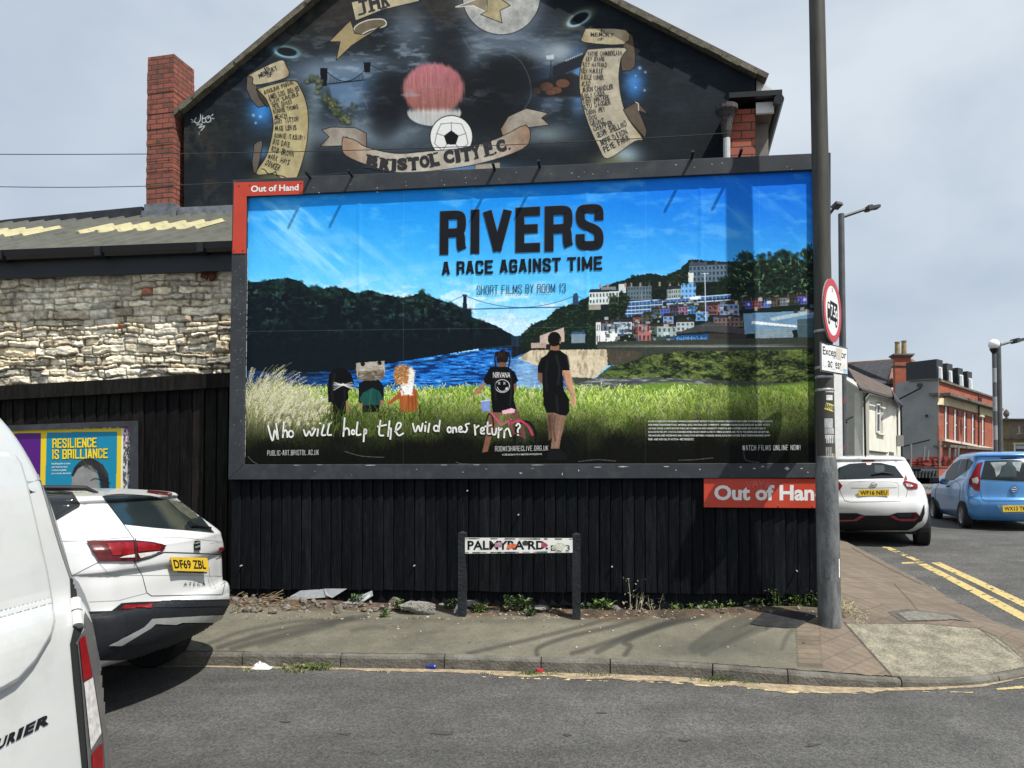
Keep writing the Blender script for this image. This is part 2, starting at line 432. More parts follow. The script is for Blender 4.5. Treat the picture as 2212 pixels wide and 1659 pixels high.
for k in (2, 5, 14): KP.append((side[-1][0]+dx/l*k, side[-1][1]+dy/l*k, road_z(side[-1][0]+dx/l*k, side[-1][1]+dy/l*k)+.08))
KS = smooth_path(KP, 6)
KA = np.array(KS)
def kerb_near(X, Y):
    X = np.asarray(X, float); Y = np.asarray(Y, float); best = np.full(X.shape, 1e9); z = np.zeros(X.shape)
    for (x0, y0, z0), (x1, y1, z1) in zip(KS[:-1], KS[1:]):
        dx, dy = x1-x0, y1-y0; t = np.clip(((X-x0)*dx+(Y-y0)*dy)/(dx*dx+dy*dy), 0, 1)
        D = np.hypot(X-x0-t*dx, Y-y0-t*dy); m = D < best; best = np.where(m, D, best); z = np.where(m, z0+(z1-z0)*t, z)
    return best, z
_acc = np.concatenate([[0], np.cumsum(np.hypot(np.diff(KA[:,0]), np.diff(KA[:,1])))])
_kp = np.stack([np.interp(np.arange(22, _acc[-1], .25), _acc, KA[:,k]) for k in range(3)], -1)
def pave_zv(X, Y):                                    # kerb heights blended across the pavement, rising to the back
    X = np.asarray(X, float); Y = np.asarray(Y, float); D, z0 = kerb_near(X, Y); wt = np.zeros(X.shape); zt = np.zeros(X.shape)
    for kx, ky, kz in _kp: w = 1/((X-kx)**2+(Y-ky)**2+.004)**2.2; wt += w; zt += w*kz
    s = (X-OX)*UX+(Y-OY)*UY
    return zt/wt+np.minimum(D, 1.75)*np.interp(s, [4.3, 5.9], [.135, .195])
def pave_z(X, Y): return float(pave_zv(np.array([X]), np.array([Y]))[0])
SIDE_DIR = Vector((.19, .98, 0)).normalized()        # the hoarding's return runs up the side street
c0 = wall(6.16, .02, 0)
region = [(p[0], p[1]) for p in KS if True]
far_ = c0+SIDE_DIR*18
region = region+[(far_.x, far_.y), (c0.x, c0.y), tuple(wall(-36, .0, 0))[:2]]

def axis(*seg):
    a = [seg[0]]
    for end, step in zip(seg[1::2], seg[2::2]):
        n = max(1, int(round((end-a[-1])/step))); a += list(np.linspace(a[-1], end, n+1)[1:])
    return np.array(a)
gx = axis(-400, -40, 60, -12, 4, 14, .5, 60, 4, 400, 60); gy = axis(-200, -12, 40, 0, 3, 30, .5, 60, 3, 600, 60)
GX, GY = np.meshgrid(gx, gy); GZ = road_zv(GX, GY)
idx = np.arange(GX.size).reshape(GX.shape)
q = np.stack([idx[:-1,:-1], idx[:-1,1:], idx[1:,1:], idx[1:,:-1]], -1).reshape(-1, 4)
def asphalt(name, c, grain=1.0):
    m = bpy.data.materials.new(name); m.use_nodes = True; t = m.node_tree; b = t.nodes['Principled BSDF']; K = t.links.new
    tc = t.nodes.new('ShaderNodeTexCoord')
    def noise(s, d=4, r=.6):
        n = t.nodes.new('ShaderNodeTexNoise'); n.inputs['Scale'].default_value = s; n.inputs['Detail'].default_value = d; n.inputs['Roughness'].default_value = r
        K(tc.outputs['Object'], n.inputs['Vector']); return n
    def rng(src, a, b_, lo, hi):
        r = t.nodes.new('ShaderNodeMapRange'); r.inputs['From Min'].default_value = a; r.inputs['From Max'].default_value = b_; r.inputs['To Min'].default_value = lo; r.inputs['To Max'].default_value = hi
        K(src, r.inputs['Value']); return r.outputs[0]
    v = t.nodes.new('ShaderNodeTexVoronoi'); v.inputs['Scale'].default_value = 75; K(tc.outputs['Object'], v.inputs['Vector'])
    g1 = rng(v.outputs['Color'], .1, .9, .58, 1.48)
    g2 = rng(noise(2.3, 5).outputs['Fac'], .35, .65, .80, 1.2)
    g3 = rng(noise(28, 4).outputs['Fac'], .3, .7, .8, 1.22)
    g4 = rng(noise(.55, 3).outputs['Fac'], .35, .65, .88, 1.12)
    def mul(a, b_):
        n = t.nodes.new('ShaderNodeMath'); n.operation = 'MULTIPLY'; K(a, n.inputs[0]); K(b_, n.inputs[1]); return n.outputs[0]
    mpg = t.nodes.new('ShaderNodeMapping'); mpg.inputs['Scale'].default_value = (.12, 1.3, 1); mpg.inputs['Rotation'].default_value = (0, 0, .1); n9 = noise(1.0, 5); K(tc.outputs['Object'], mpg.inputs['Vector']); K(mpg.outputs[0], n9.inputs['Vector'])
    f = mul(mul(mul(g1, g2), mul(g3, g4)), rng(n9.outputs['Fac'], .35, .65, .80, 1.20))
    mx = t.nodes.new('ShaderNodeMix'); mx.data_type = 'RGBA'; mx.blend_type = 'MULTIPLY'; mx.inputs['Factor'].default_value = 1; mx.inputs['A'].default_value = (*c, 1)
    cc = t.nodes.new('ShaderNodeCombineColor'); [K(f, cc.inputs[i]) for i in range(3)]
    K(cc.outputs[0], mx.inputs['B']); K(mx.outputs['Result'], b.inputs['Base Color']); b.inputs['Roughness'].default_value = .86
    bp = t.nodes.new('ShaderNodeBump'); bp.inputs['Strength'].default_value = .55; bp.inputs['Distance'].default_value = .008
    K(v.outputs['Distance'], bp.inputs['Height']); K(bp.outputs[0], b.inputs['Normal'])
    return m
M_road = asphalt('worn_asphalt', (.064, .063, .060))
tag(add_mesh('road', np.stack([GX, GY, GZ], -1).reshape(-1, 3), q, M_road, smooth=True, uv=False), kind='structure')

# kerb stones along the line, each a block with a rounded nose
M_kerb = mat('kerb_stone', (.125, .118, .10), .85, var=.35, scale=5, bump=.6, bscale=40, dirt=(.05, .047, .04), dscale=7, damt=.75)
acc = np.concatenate([[0], np.cumsum(np.hypot(np.diff(KA[:,0]), np.diff(KA[:,1])))])
def kerb_at(t, off=0.0):
    i = min(max(np.searchsorted(acc, t)-1, 0), len(KA)-2); f = (t-acc[i])/(acc[i+1]-acc[i]); p = KA[i]*(1-f)+KA[i+1]*f
    d = KA[i+1]-KA[i]; d = d[:2]/np.hypot(*d[:2]); nrm = np.array([-d[1], d[0]])     # to the pavement side
    return np.array([p[0]+nrm[0]*off, p[1]+nrm[1]*off, p[2]])
kb = MB(); t = 26.0; i0 = 0
rk = random.Random(4)
while t < acc[-1]-1:
    ln = rk.choice((.86, .9, .92, .6, .93)); t1 = min(t+ln, acc[-1]-.01); k = 6
    jig = [rk.uniform(-.006, .006) for _ in range(3)]
    rows = []
    for j in range(k+1):
        tt = t+.005+(t1-t-.010)*j/k; wob = (rk.uniform(-.004, .004))
        o = kerb_at(tt, 0); base = road_z(o[0], o[1])-.06; top = o[2]+.006+jig[0]
        e = [kerb_at(tt, -.004+jig[1]), kerb_at(tt, -.001+jig[1]), kerb_at(tt, .010+jig[1]+wob), kerb_at(tt, .028), kerb_at(tt, .135), kerb_at(tt, .135)]
        zz = [base, top-.030, top-.010, top+wob*.4, top+.006, base]
        rows.append([(a[0], a[1], z) for a, z in zip(e, zz)])
    V = [p for r in rows for p in r]; n = 6
    kb.add(V, [(a*n+b, a*n+b+1, (a+1)*n+b+1, (a+1)*n+b) for a in range(k) for b in range(n-1)]+[tuple(range(n)), tuple(k*n+b for b in range(n-1, -1, -1))])
    t = t1
ko = kb.build('kerb', M_kerb); tag(ko, kind='structure')

# pavement sheet with its three finishes
S, D_ = np.meshgrid(np.arange(-6.5, 10.2, .013), np.arange(1.95, -6.6, -.013))
PX = OX+UX*S+NX*D_; PY = OY+UY*S+NY*D_; PZ = pave_zv(PX, PY)
qx, qy = project(PX, PY, PZ)
cv = Canvas(qx, qy, np.stack([PX, PY, PZ+.0], -1))
dk, _ = kerb_near(PX, PY)
reg = Canvas(PX, PY, cv.P).inside(region, (slice(None), slice(None)))
n1_ = fbm(PX*1.3, PY*1.3, 5, 1); n2_ = fbm(PX*9, PY*9, 5, 2); n3_ = _rs.rand(*PX.shape)
base = np.array([108, 106, 95])/255.
cv.c[:] = base*(.80+.34*n1_+.22*(n2_-.5)+.14*(n3_-.5))[..., None]
# worn tarmac streaks and damp runs
for pts, w, a in (
    ([(440,1395),(520,1365),(620,1345),(700,1338)],7,.4), ([(470,1400),(560,1372),(660,1350),(760,1335)],9,.5), ([(500,1402),(590,1378),(690,1352),(790,1332)],11,.5),
    ([(560,1395),(640,1372),(720,1352)],9,.35), ([(1010,1412),(1150,1380),(1260,1352),(1340,1330)],8,.5), ([(1160,1416),(1165,1398),(1230,1375),(1330,1352),(1400,1330)],9,.55),
    ([(1235,1412),(1320,1385),(1420,1350),(1480,1332)],9,.5), ([(1290,1408),(1360,1375),(1450,1345),(1540,1322)],12,.5), ([(1350,1414),(1362,1395),(1352,1385),(1440,1350),(1530,1330)],10,.55),
    ([(1500,1400),(1560,1360),(1620,1335),(1660,1322)],26,.45), ([(1520,1408),(1600,1365),(1640,1345),(1690,1330)],20,.45), ([(1560,1395),(1620,1368),(1690,1342)],12,.4),
    ([(1655,1358),(1672,1346),(1690,1338)],6,.6), ([(1690,1400),(1700,1375),(1722,1350)],9,.35), ([(760,1362),(800,1355),(830,1356)],9,.3), ([(900,1370),(960,1362)],8,.2)):
    cv.line(smooth_path(pts, 6), w, (34, 35, 32), a*.95, soft=3)
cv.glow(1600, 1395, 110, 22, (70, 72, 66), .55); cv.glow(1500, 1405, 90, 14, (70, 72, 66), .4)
for k in range(46):                                   # gum and small dark patches
    x, y = RND.uniform(420, 1720), RND.uniform(1335, 1412); cv.glow(x, y, RND.uniform(1.2, 4), RND.uniform(.7, 1.6), (58, 56, 50), .6)
# earth and litter creeping out from the foot of the hoarding
edge = np.clip(fbm(S*2.2, D_*2.2, 4, 8)*.42+.10-(D_-.0), -1, 1)
em = sstep(-.05, .12, edge)*(S < 6.4)*(D_ > -.3); cv.put((slice(None), slice(None)), em*.85, np.array([92, 78, 62])/255*(.7+.6*n2_[..., None]))
# red-brown block paving at the corner and up the side street
blk = [(1717,1300),(1722,1372),(1724,1436),(1905,1470),(1960,1500),(2300,1500),(2400,1400),(2300,1340),(2060,1280),(1800,1140),(1760,1140),(1760,1300)]
u_ = (PX*UX+PY*UY); v_ = (PX*NX+PY*NY)
uu = (u_*.7071+v_*.7071); vv = (u_*.7071-v_*.7071)
bl_n = vnoise(np.floor(uu/.2)*3.1, np.floor(vv/.1+np.floor(uu/.2)%2*.5)*5.7, 11)
jx = np.abs((uu/.2) % 1-.5)*.2; jy = np.abs(((vv/.1)+np.floor(uu/.2)%2*.5) % 1-.5)*.1
joint = np.maximum(sstep(.088, .096, jx), sstep(.040, .047, jy))
col = np.array([112, 101, 90])/255.*(.80+.30*n1_+  .12*bl_n+.2*(n2_-.5)+.08*(n3_-.5))[..., None]*(1-.15*joint[..., None])
m = cv.inside(blk, (slice(None), slice(None))).astype(float); cv.put((slice(None), slice(None)), m, lambda X, Y: col)
# soldier course of blocks beside the tarmac
sol = [(1717,1338),(1722,1372),(1724,1440),(1778,1444),(1772,1390),(1772,1340)]
jx = np.abs((v_/.1) % 1-.5)*.1; col2 = np.array([114, 104, 91])/255*(.75+.4*vnoise(np.floor(v_/.1)*7.7, u_*0, 5)+.3*(n2_-.5))[..., None]*(1-.22*sstep(.042, .048, jx)[..., None])
m2 = cv.inside(sol, (slice(None), slice(None))).astype(float); cv.put((slice(None), slice(None)), m2, lambda X, Y: col2)
# pale concrete slab
slab = [(1826,1347),(1990,1348),(2112,1358),(2160,1378),(2205,1412),(2212,1440),(2120,1462),(2000,1462),(1926,1457)]
col3 = np.array([142, 138, 124])/255*(.80+.22*n1_+.24*(n2_-.5)*2+.30*(n3_-.5))[..., None]
m3 = cv.inside(slab, (slice(None), slice(None))).astype(float); cv.put((slice(None), slice(None)), m3, lambda X, Y: col3)
cv.line([(1824,1345),(1862,1388),(1926,1459)], 3.2, (38, 34, 30), .9, soft=1); cv.line([(1826,1346),(1990,1347),(2112,1357)], 1.6, (70, 64, 55), .7)
cv.line([(2112,1357),(2150,1374),(2180,1396),(2206,1420)], 2.4, (55, 50, 44), .8)
for x, y in ((1920,1378),(1970,1424),(2010,1400),(2100,1450),(2060,1388)): cv.glow(x, y, 4, 1.5, (80, 76, 66), .7)
cv.line([(1718,1338),(1724,1440)], 1.8, (60, 58, 52), .8); cv.line([(1770,1345),(1775,1440)], 1.4, (70, 60, 50), .6)
for pts in ([(1841,1184),(1880,1207),(1932,1234),(1990,1262)], [(1932,1262),(1968,1300),(1990,1330)], [(2120,1362),(2150,1384),(2185,1410)]):
    cv.line(pts, 2.2, (52, 44, 38), .7, soft=1)
# dark stains along the back of the pavement
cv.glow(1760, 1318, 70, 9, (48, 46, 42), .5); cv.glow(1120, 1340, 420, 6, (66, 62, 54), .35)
cv.c = cv.c*np.array([.925, .915, .885])
M_pave = paint_mat('pavement_finishes', .88, bump=.35, bscale=90)
tag(cv.build('pavement', M_pave, keep=reg & (dk > .05)), kind='structure')
# coarse continuation to the left, out of the fine sheet
V = []; Fc = []
for i, s_ in enumerate((-36, -20, -6.5)):
    for d_ in (0, .8, 1.55):
        p = wall(s_, d_, 0); V.append((p.x, p.y, pave_z(p.x, p.y)))
tag(add_mesh('pavement', V, [(i*3+j, i*3+j+1, i*3+j+4, i*3+j+3) for i in range(2) for j in range(2)], asphalt('old_tarmac', (.12, .118, .10))), kind='structure')

def ground_patch(name, poly, mt, zf, off=.004, step=.012, wear=0.0, seed=0, color=None, var=.25, wsc=14):
    """thin sheet on the ground inside an outline, with worn gaps"""
    P = [on_ground(x, y, zf)[:2] for x, y in poly]
    xs = [p[0] for p in P]; ys = [p[1] for p in P]
    GX, GY = np.meshgrid(np.arange(min(xs)-.02, max(xs)+.02, step), np.arange(min(ys)-.02, max(ys)+.02, step))
    Z = (pave_zv(GX, GY) if zf is pave_z else road_zv(GX, GY))+off
    c = Canvas(GX, GY, np.stack([GX, GY, Z], -1)); n = fbm(GX*wsc, GY*wsc, 5, seed)
    k = c.inside(P, (slice(None), slice(None))) & (n > wear)
    c.c[:] = np.array(color)/255*(1-var/2+var*fbm(GX*30, GY*30, 4, seed+3)-.0)[..., None]
    return c.build(name, mt, keep=k) if k.any() else None
M_line = paint_mat('road_paint', .75, bump=.3, bscale=150)
YEL = (176, 158, 104)
Z7 = lambda x, y: ((1750+x/2.949)*.8848, (1250+y/2.949)*.8848)
for poly, w_ in (([Z7(1440,376),Z7(1508,372),Z7(2230,738),Z7(2330,788),Z7(2330,850),Z7(2230,800)], .27), ([Z7(1538,366),Z7(1602,360),Z7(2230,648),Z7(2330,694),Z7(2330,744),Z7(2230,698)], .27),
              ([Z7(1325,364),Z7(1500,357),Z7(1500,369),Z7(1330,376)], .36), ([Z7(1180,250),Z7(1230,245),Z7(1470,350),Z7(1420,352)], .42), ([Z7(2000,1272),Z7(2330,1238),Z7(2330,1268),Z7(2020,1286)], .34), ([Z7(1470,1292),Z7(1860,1297),Z7(1860,1306),Z7(1480,1301)], .45)):
    o = ground_patch('road_marking', poly, M_line, road_z, wear=w_, color=YEL, seed=int(w_*100))
    if o: tag(o, kind='structure')
# sandy dirt in the gutter
tt = np.arange(32.0, 47.5, .012); ww = np.arange(-.0, .42, .012)
P = np.array([[kerb_at(t_, -w_) for t_ in tt] for w_ in ww]); Pz = road_zv(P[...,0], P[...,1])+.004
gxp, gyp = project(P[...,0], P[...,1], Pz)
c = Canvas(gxp, gyp, np.stack([P[...,0], P[...,1], Pz], -1)); nn = fbm(P[...,0]*4, P[...,1]*7, 5, 21); n5 = fbm(P[...,0]*30, P[...,1]*30, 4, 22)
c.c[:] = np.array([158, 142, 116])/255*(.62+.6*n5)[..., None]
wid = np.interp(gxp, [380, 600, 900, 1100, 1500, 1700, 1850, 1950, 2100, 2212], [.06, .07, .09, .14, .20, .25, .20, .10, .06, .03])
wg = np.broadcast_to(ww[:, None], nn.shape)
line_m = (np.abs(wg-.20-.02*nn) < .018) & (n5 > .5); 
c.c[line_m] = np.array([196, 182, 134])/255
keep = (wg < wid*(.35+1.25*nn)) | (line_m & (gxp > 1000) & (gxp < 1620))
tag(c.build('gutter_dirt', paint_mat('sandy_dirt', .95, bump=.5, bscale=120), keep=keep), kind='structure')
# tar patches and oil spots on the carriageway
for x, y, w_, h_ in ((960,1585,34,4),(745,1586,22,3),(1225,1588,14,4),(1750,1610,30,4),(1300,1540,18,3),(620,1560,16,3),(1480,1600,20,3),(850,1582,12,2)):
    ground_p = [(x+w_*math.cos(a)*(.8+.3*math.sin(3*a+x)), y+h_*math.sin(a)) for a in [i*math.pi/8 for i in range(16)]]
    o = ground_patch('road_stain', ground_p, M_line, road_z, wear=.34, color=(62, 60, 57), seed=int(x) % 50)
    if o: tag(o, kind='structure')
# ------------------------------------------------------------------ the gable house with its mural
GD = -4.2
M_black = mat('black_masonry_paint', (.011, .014, .018), .85, var=.4, scale=3, spec=.15)
M_verge = mat('mortar_verge', (.125, .115, .085), .9, var=.5, scale=9, bump=.6)
M_tile = mat('old_roof_tiles', (.11, .085, .07), .9, var=.4, scale=6)
M_redbrick = brick_mat('red_brick', (.30, .085, .052), (.17, .056, .038), (.045, .038, .033), w=.24, h=.086, mort=.020, dirt=(.035, .028, .024), damt=.8)
M_white = mat('white_paint', (.74, .74, .72), .55, var=.08)
M_dark = mat('black_gloss_pvc', (.012, .013, .015), .35, var=.2)
M_lead = mat('lead_sheet', (.16, .175, .19), .55, metal=.3, var=.45, scale=7)
def gp(x, y, d=GD): return wpt(x, y, d)
gl, gr_ = gp(397, 245), gp(1632, 168); ap = gp(920, -192)
house = thing('gable_house', (gp(1000, 900)[0], gp(1000, 900)[1], 0), 'tall house with a black gable wall carrying a painted mural above the hoarding', 'house')
back = Vector((-NX, -NY, 0))*9
gb = MB(); base_l = Vector((gl.x, gl.y, 0)); base_r = Vector((gr_.x, gr_.y, 0))
off = Vector((-NX, -NY, 0))*.03
gb.prism([p+off for p in (base_l, base_r, gr_, ap, gl)], back)
gb.build('wall', M_black, house)
rf = MB()
for a, b in ((gl, ap), (ap, gr_)):
    t = (b-a).normalized(); up = Vector((0, 0, 1))-t*t.z; up.normalize()
    a2 = a-t*.16 if a is gl else a; b2 = b+t*.16 if b is gr_ else b
    f = Vector((NX, NY, 0))*.10
    rf.prism([a2+f+up*.02, b2+f+up*.02, b2+f+up*.10, a2+f+up*.10], back*1.02)
roof = rf.build('roof', M_tile, house)
vg = MB(); rk = random.Random(9)
for a, b in ((gl, ap), (ap, gr_)):
    t = (b-a).normalized(); up = Vector((0, 0, 1))-t*t.z; up.normalize(); n = int((b-a).length/.3)
    f = Vector((NX, NY, 0))
    for i in range(n):
        p = a+(b-a)*(i/n); e = a+(b-a)*((i+.985)/n); h = rk.uniform(.045, .07); q_ = f*rk.uniform(.12, .15)
        vg.prism([p+q_-up*.015, e+q_-up*.015, e+q_+up*h, p+q_+up*h], -f*.3)
vg.build('verge', M_verge, roof)

# chimney standing at the foot of the gable's left end
rot = Matrix.Rotation(math.radians(-13), 3, 'Z')
cd = 13.1
c_l, c_r = at_depth(308, 455, cd), at_depth(372, 455, cd); ctop = at_depth(376, 116, cd).z
w1 = (c_r-c_l).length*1.03; w2 = .56; xa = rot@Vector((1, 0, 0)); ya = rot@Vector((0, 1, 0))
ch = MB(); cc_ = c_r
zb = at_depth(350, 470, cd).z-1.2
P = [cc_-xa*w1, cc_, cc_+ya*w2, cc_-xa*w1+ya*w2]
n = 44; rk = random.Random(5)
for i in range(n):                                   # slightly uneven courses
    z0 = zb+(ctop-zb)*i/n; z1 = zb+(ctop-zb)*(i+1)/n; j = rk.uniform(-.006, .006); cen = (P[0]+P[2])/2
    ring = [Vector((p.x, p.y, 0))+(Vector((p.x-cen.x, p.y-cen.y, 0)).normalized()*j) for p in P]
    ch.hexa([Vector((p.x, p.y, z)) for z in (z0, z1) for p in ring])
chim = ch.build('chimney', M_redbrick, house)
fl = MB(); z0 = at_depth(340, 466, cd).z-.5; z1 = at_depth(340, 437, cd).z
for k, (e, h) in enumerate(((.02, z1), (.05, z1-.12))):
    Q = [P[0]-xa*e-ya*e, P[1]+xa*e-ya*e, P[2]+xa*e+ya*e, P[3]-xa*e+ya*e]
    fl.hexa([Vector((p.x, p.y, z)) for z in (z0, h) for p in Q])
fl.build('flashing', M_lead, chim)

# right-hand corner: little white eave, flat bay roof with gutter, soffit, brick pier, rainwater hopper and pipe
dP = GD+.35
pr = MB(); a, b = gp(1577, 345, dP), gp(1632, 345, dP); zt = gp(1600, 236, dP).z
f = Vector((-NX, -NY, 0))
pr.hexa([Vector((p.x, p.y, z)) for z in (3.2, zt) for p in (a, b, b+f*.5, a+f*.5)])
M_orbrick = brick_mat('orange_brick', (.36, .09, .05), (.30, .08, .05), (.05, .04, .036), w=.30, h=.125, mort=.022, dirt=(.1, .03, .025), damt=.3)
pr.build('brick_pier', M_orbrick, house)
hp = MB(); hc = gp(1570, 345, dP+.12); zs = lambda y: gp(1570, y, dP+.12).z
hp.lathe((hc.x, hc.y, 0), [(.045, zs(318)), (.05, zs(300)), (.075, zs(284)), (.085, zs(268)), (.10, zs(258)), (.14, zs(246)), (.17, zs(240)), (.17, zs(230)), (.12, zs(227))], 14)
hp.build('rain_hopper', mat('flaking_iron', (.05, .045, .045), .8, var=.7, scale=30, dirt=(.2, .19, .18), dscale=14), house)
hp = MB(); hp.tube([(hc.x, hc.y, 3.0), (hc.x, hc.y, zs(282))], .052, 12); hp.build('downpipe', mat('grey_pipe', (.48, .49, .50), .5), house)
bay = MB(); a, b = gp(1640, 215, dP), gp(1688, 209, dP)
sd_ = Vector((.22, 1, 0)).normalized()
zt1 = gp(1664, 208, dP).z
bay.hexa([Vector((p.x, p.y, z)) for z in (zt1-.08, zt1) for p in (gp(1575, 215, dP+.2), gp(1690, 210, dP+.2), gp(1690, 210, dP+.2)+sd_*5, gp(1575, 215, dP+.2)+sd_*5)])
g_ = MB(); gA = gp(1683, 214, dP+.2); g_.tube([gA, gA+sd_*5.5], .075, 10)
bay.build('bay_roof', M_dark, house); g_.build('gutter', M_dark, house)
sf = MB(); p0, p1 = gp(1634, 240, dP), gp(1670, 238, dP)
for k in range(9):
    u0, u1 = k/9, (k+.86)/9; zz = gp(1650, 240, dP).z-.02
    A = p0.lerp(p1, u0); B = p0.lerp(p1, u1)
    sf.hexa([Vector((p.x, p.y, z)) for z in (zz-.02, zz) for p in (A, B, B+sd_*5, A+sd_*5)])
sf.build('soffit', mat('slatted_soffit', (.16, .15, .13), .7), house)
fb = MB(); fb.hexa([Vector((p.x, p.y, z)) for z in (gp(1650, 247, dP).z, gp(1650, 224, dP).z) for p in (gp(1633, 240, dP+.05), gp(1672, 238, dP+.05), gp(1672, 238, dP), gp(1633, 240, dP))])
fb.build('fascia_board', M_white, house)
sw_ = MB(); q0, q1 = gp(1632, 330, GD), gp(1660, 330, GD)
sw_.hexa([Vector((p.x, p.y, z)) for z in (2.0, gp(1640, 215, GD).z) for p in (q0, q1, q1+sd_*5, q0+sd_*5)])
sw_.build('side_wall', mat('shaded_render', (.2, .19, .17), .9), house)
we = MB(); we.prism([gp(1634, 170, GD-.1), gp(1686, 206, GD-.1), gp(1634, 213, GD-.1)], f*3); we.build('white_eave', mat('flaking_white_render', (.62, .62, .6), .85, var=.25, dirt=(.12, .11, .1), dscale=6, damt=.8), house)

# the mural, painted on the gable
s0_, s1_ = on_wall(397, 245, GD)[0], on_wall(1632, 168, GD)[0]
mu = wall_canvas(s0_, s1_, 3.3, on_wall(920, -12, GD)[1]+.15, .0085, GD)
X, Y = mu.X, mu.Y; al = (slice(None), slice(None))
nA = fbm(X/70, Y/70, 5, 1); nB = fbm(X/12, Y/12, 4, 2); nC = fbm(X/26, Y/9, 5, 4)
mu.c[:] = np.array([27, 34, 40])/255*(.75+.5*nA+.25*(nB-.5))[..., None]
top = sstep(140, 20, Y)*sstep(.45, .6, nA)*sstep(1250, 1100, X)
mu.put(al, top*.55, np.array([62, 52, 42])/255*(.7+.6*nB[..., None]))
left = sstep(.50, .62, fbm(X/30, Y/40, 5, 7))*sstep(560, 420, X); mu.put(al, left*.45, np.array([74, 66, 54])/255*(.6+.7*nB[..., None]))
cou = np.abs(((mu.Z/.075) % 1)-.5) > .46; mu.put(al, cou*.25, (.05, .06, .07))
G = mu.glow
for x, y, rx, ry, c_, a_ in ((760,150,120,26,(92,108,124),.75),(700,165,80,30,(96,112,130),.6),(985,120,60,40,(110,125,140),.7),(880,60,40,50,(90,104,118),.55),(1075,100,120,22,(100,112,124),.6),
        (1120,60,90,40,(60,72,86),.5),(1155,175,60,60,(70,100,135),.5),(800,200,70,40,(75,105,140),.7),(830,285,90,40,(120,134,146),.55),(960,262,120,40,(110,125,140),.5),(720,290,110,26,(98,112,124),.55),
        (1170,120,60,24,(110,122,132),.6),(1210,110,30,20,(150,160,168),.6),(980,365,120,16,(90,125,165),.7),(1180,290,60,22,(120,134,140),.55),(565,240,26,30,(50,120,190),.75),(680,215,16,60,(120,140,150),.4),
        (1250,175,16,60,(80,130,185),.75),(1370,180,22,34,(55,115,180),.8),(1350,335,34,22,(140,160,170),.7),(1320,350,40,14,(110,105,70),.5),(565,330,26,14,(80,120,160),.5),(660,300,20,70,(110,120,120),.5),(600,385,50,16,(150,150,90),.35)):
    G(x, y, rx, ry, tuple(min(255, v*1.15) for v in c_), min(.95, a_*1.3))
wisp = sstep(.50, .72, nC)*np.exp(-((Y-165)/90)**2)*np.exp(-((X-930)/330)**2); mu.put(al, wisp*.75, (.62, .68, .74)); w3 = sstep(.48, .7, fbm(X/34+Y/60, Y/22, 6, 9))*np.exp(-((Y-235)/60)**2)*np.exp(-((X-930)/260)**2); mu.put(al, w3*.7, (.60, .66, .72)); w4 = sstep(.5, .72, fbm(X/50, Y/16, 6, 13))*np.exp(-((Y-95)/40)**2)*np.exp(-((X-1000)/260)**2); mu.put(al, w4*.6, (.55, .6, .66))
zb2 = lambda x, y: (530.9+.3*x, .3*y)
zr2 = lambda x, y: (1106+.3*x, .3*y)
def ring(x, y, rx, ry, ang, c1, c2):
    ca, sa = math.cos(ang), math.sin(ang); dx, dy = X-x, Y-y; u = (dx*ca+dy*sa)/rx; v = (-dx*sa+dy*ca)/ry; r = np.sqrt(u*u+v*v)
    mu.put(al, np.exp(-((r-1.15)/.45)**2)*.55, c1); mu.put(al, np.exp(-((r-1)/.18)**2)*.9*(.5+.5*sstep(-.4, .6, v-u*.6)), c2); mu.put(al, (r < .8)*.8, (.07, .085, .10))
ring(620, 112, 26, 11, .15, (.30, .38, .36), (.55, .72, .82)); ring(1251, 40, 26, 12, -.5, (.40, .42, .28), (.62, .78, .88))
# painted landscape: suspension bridge, cliffs and trees, stadium stand with floodlights
BR = (.045, .06, .085)
for x0, x1, y0, y1 in ((535,590,490,620),(848,900,448,520)): mu.poly([zb2(x0, y0), zb2(x1, y0), zb2(x1-6, y1), zb2(x0+6, y1)], BR)
mu.poly([zb2(600, 615), zb2(760, 600), zb2(830, 740), zb2(720, 760), zb2(620, 710)], (98, 128, 160), .75, soft=3)
cab = [zb2(590+ (860-590)*t/12, 520+ (1-(2*t/12-1)**2)*75-20*t/12) for t in range(13)]; mu.line(cab, 1.6, BR); mu.line([zb2(590, 605), zb2(860, 575)], 2.2, BR)
for t in range(1, 12): mu.line([cab[t], (cab[t][0], .3*(605-30*t/12))], .8, BR, .8)
mu.line([zb2(900, 470), zb2(1010, 520)], 1.2, BR)
rk = random.Random(31)
def shrubs(pts, cols, r0, r1, n):
    for _ in range(n):
        i = rk.randrange(len(pts)-1); t = rk.random(); x = pts[i][0]*(1-t)+pts[i+1][0]*t+rk.uniform(-6, 6); y = pts[i][1]*(1-t)+pts[i+1][1]*t+rk.uniform(-7, 7); r = rk.uniform(r0, r1)
        mu.glow(x, y+1, r*1.1, r*1.05, (34, 42, 36), .5, 2); mu.glow(x-.6, y-.8, r*.75, r*.7, rk.choice(cols), .75, 2)
shrubs([zb2(440, 590), zb2(490, 560), zb2(540, 600), zb2(500, 650)], [(120,130,100),(98,110,84)], 3, 7, 34)
shrubs([zb2(560, 690), zb2(620, 740), zb2(660, 820), zb2(740, 880)], [(116,124,88),(90,102,74),(140,142,100)], 3, 8, 60)
shrubs([zb2(740, 800), zb2(790, 740), zb2(760, 830)], [(80,96,96),(96,110,108)], 2, 5, 18)
shrubs([zr2(30, 420), zr2(90, 430), zr2(140, 470)], [(104,120,108),(84,98,90)], 3, 6, 26)
mu.poly([zr2(120, 600), zr2(420, 520), zr2(520, 560), zr2(520, 700), zr2(200, 700), zr2(120, 640)], (28, 26, 28), .85, soft=3)
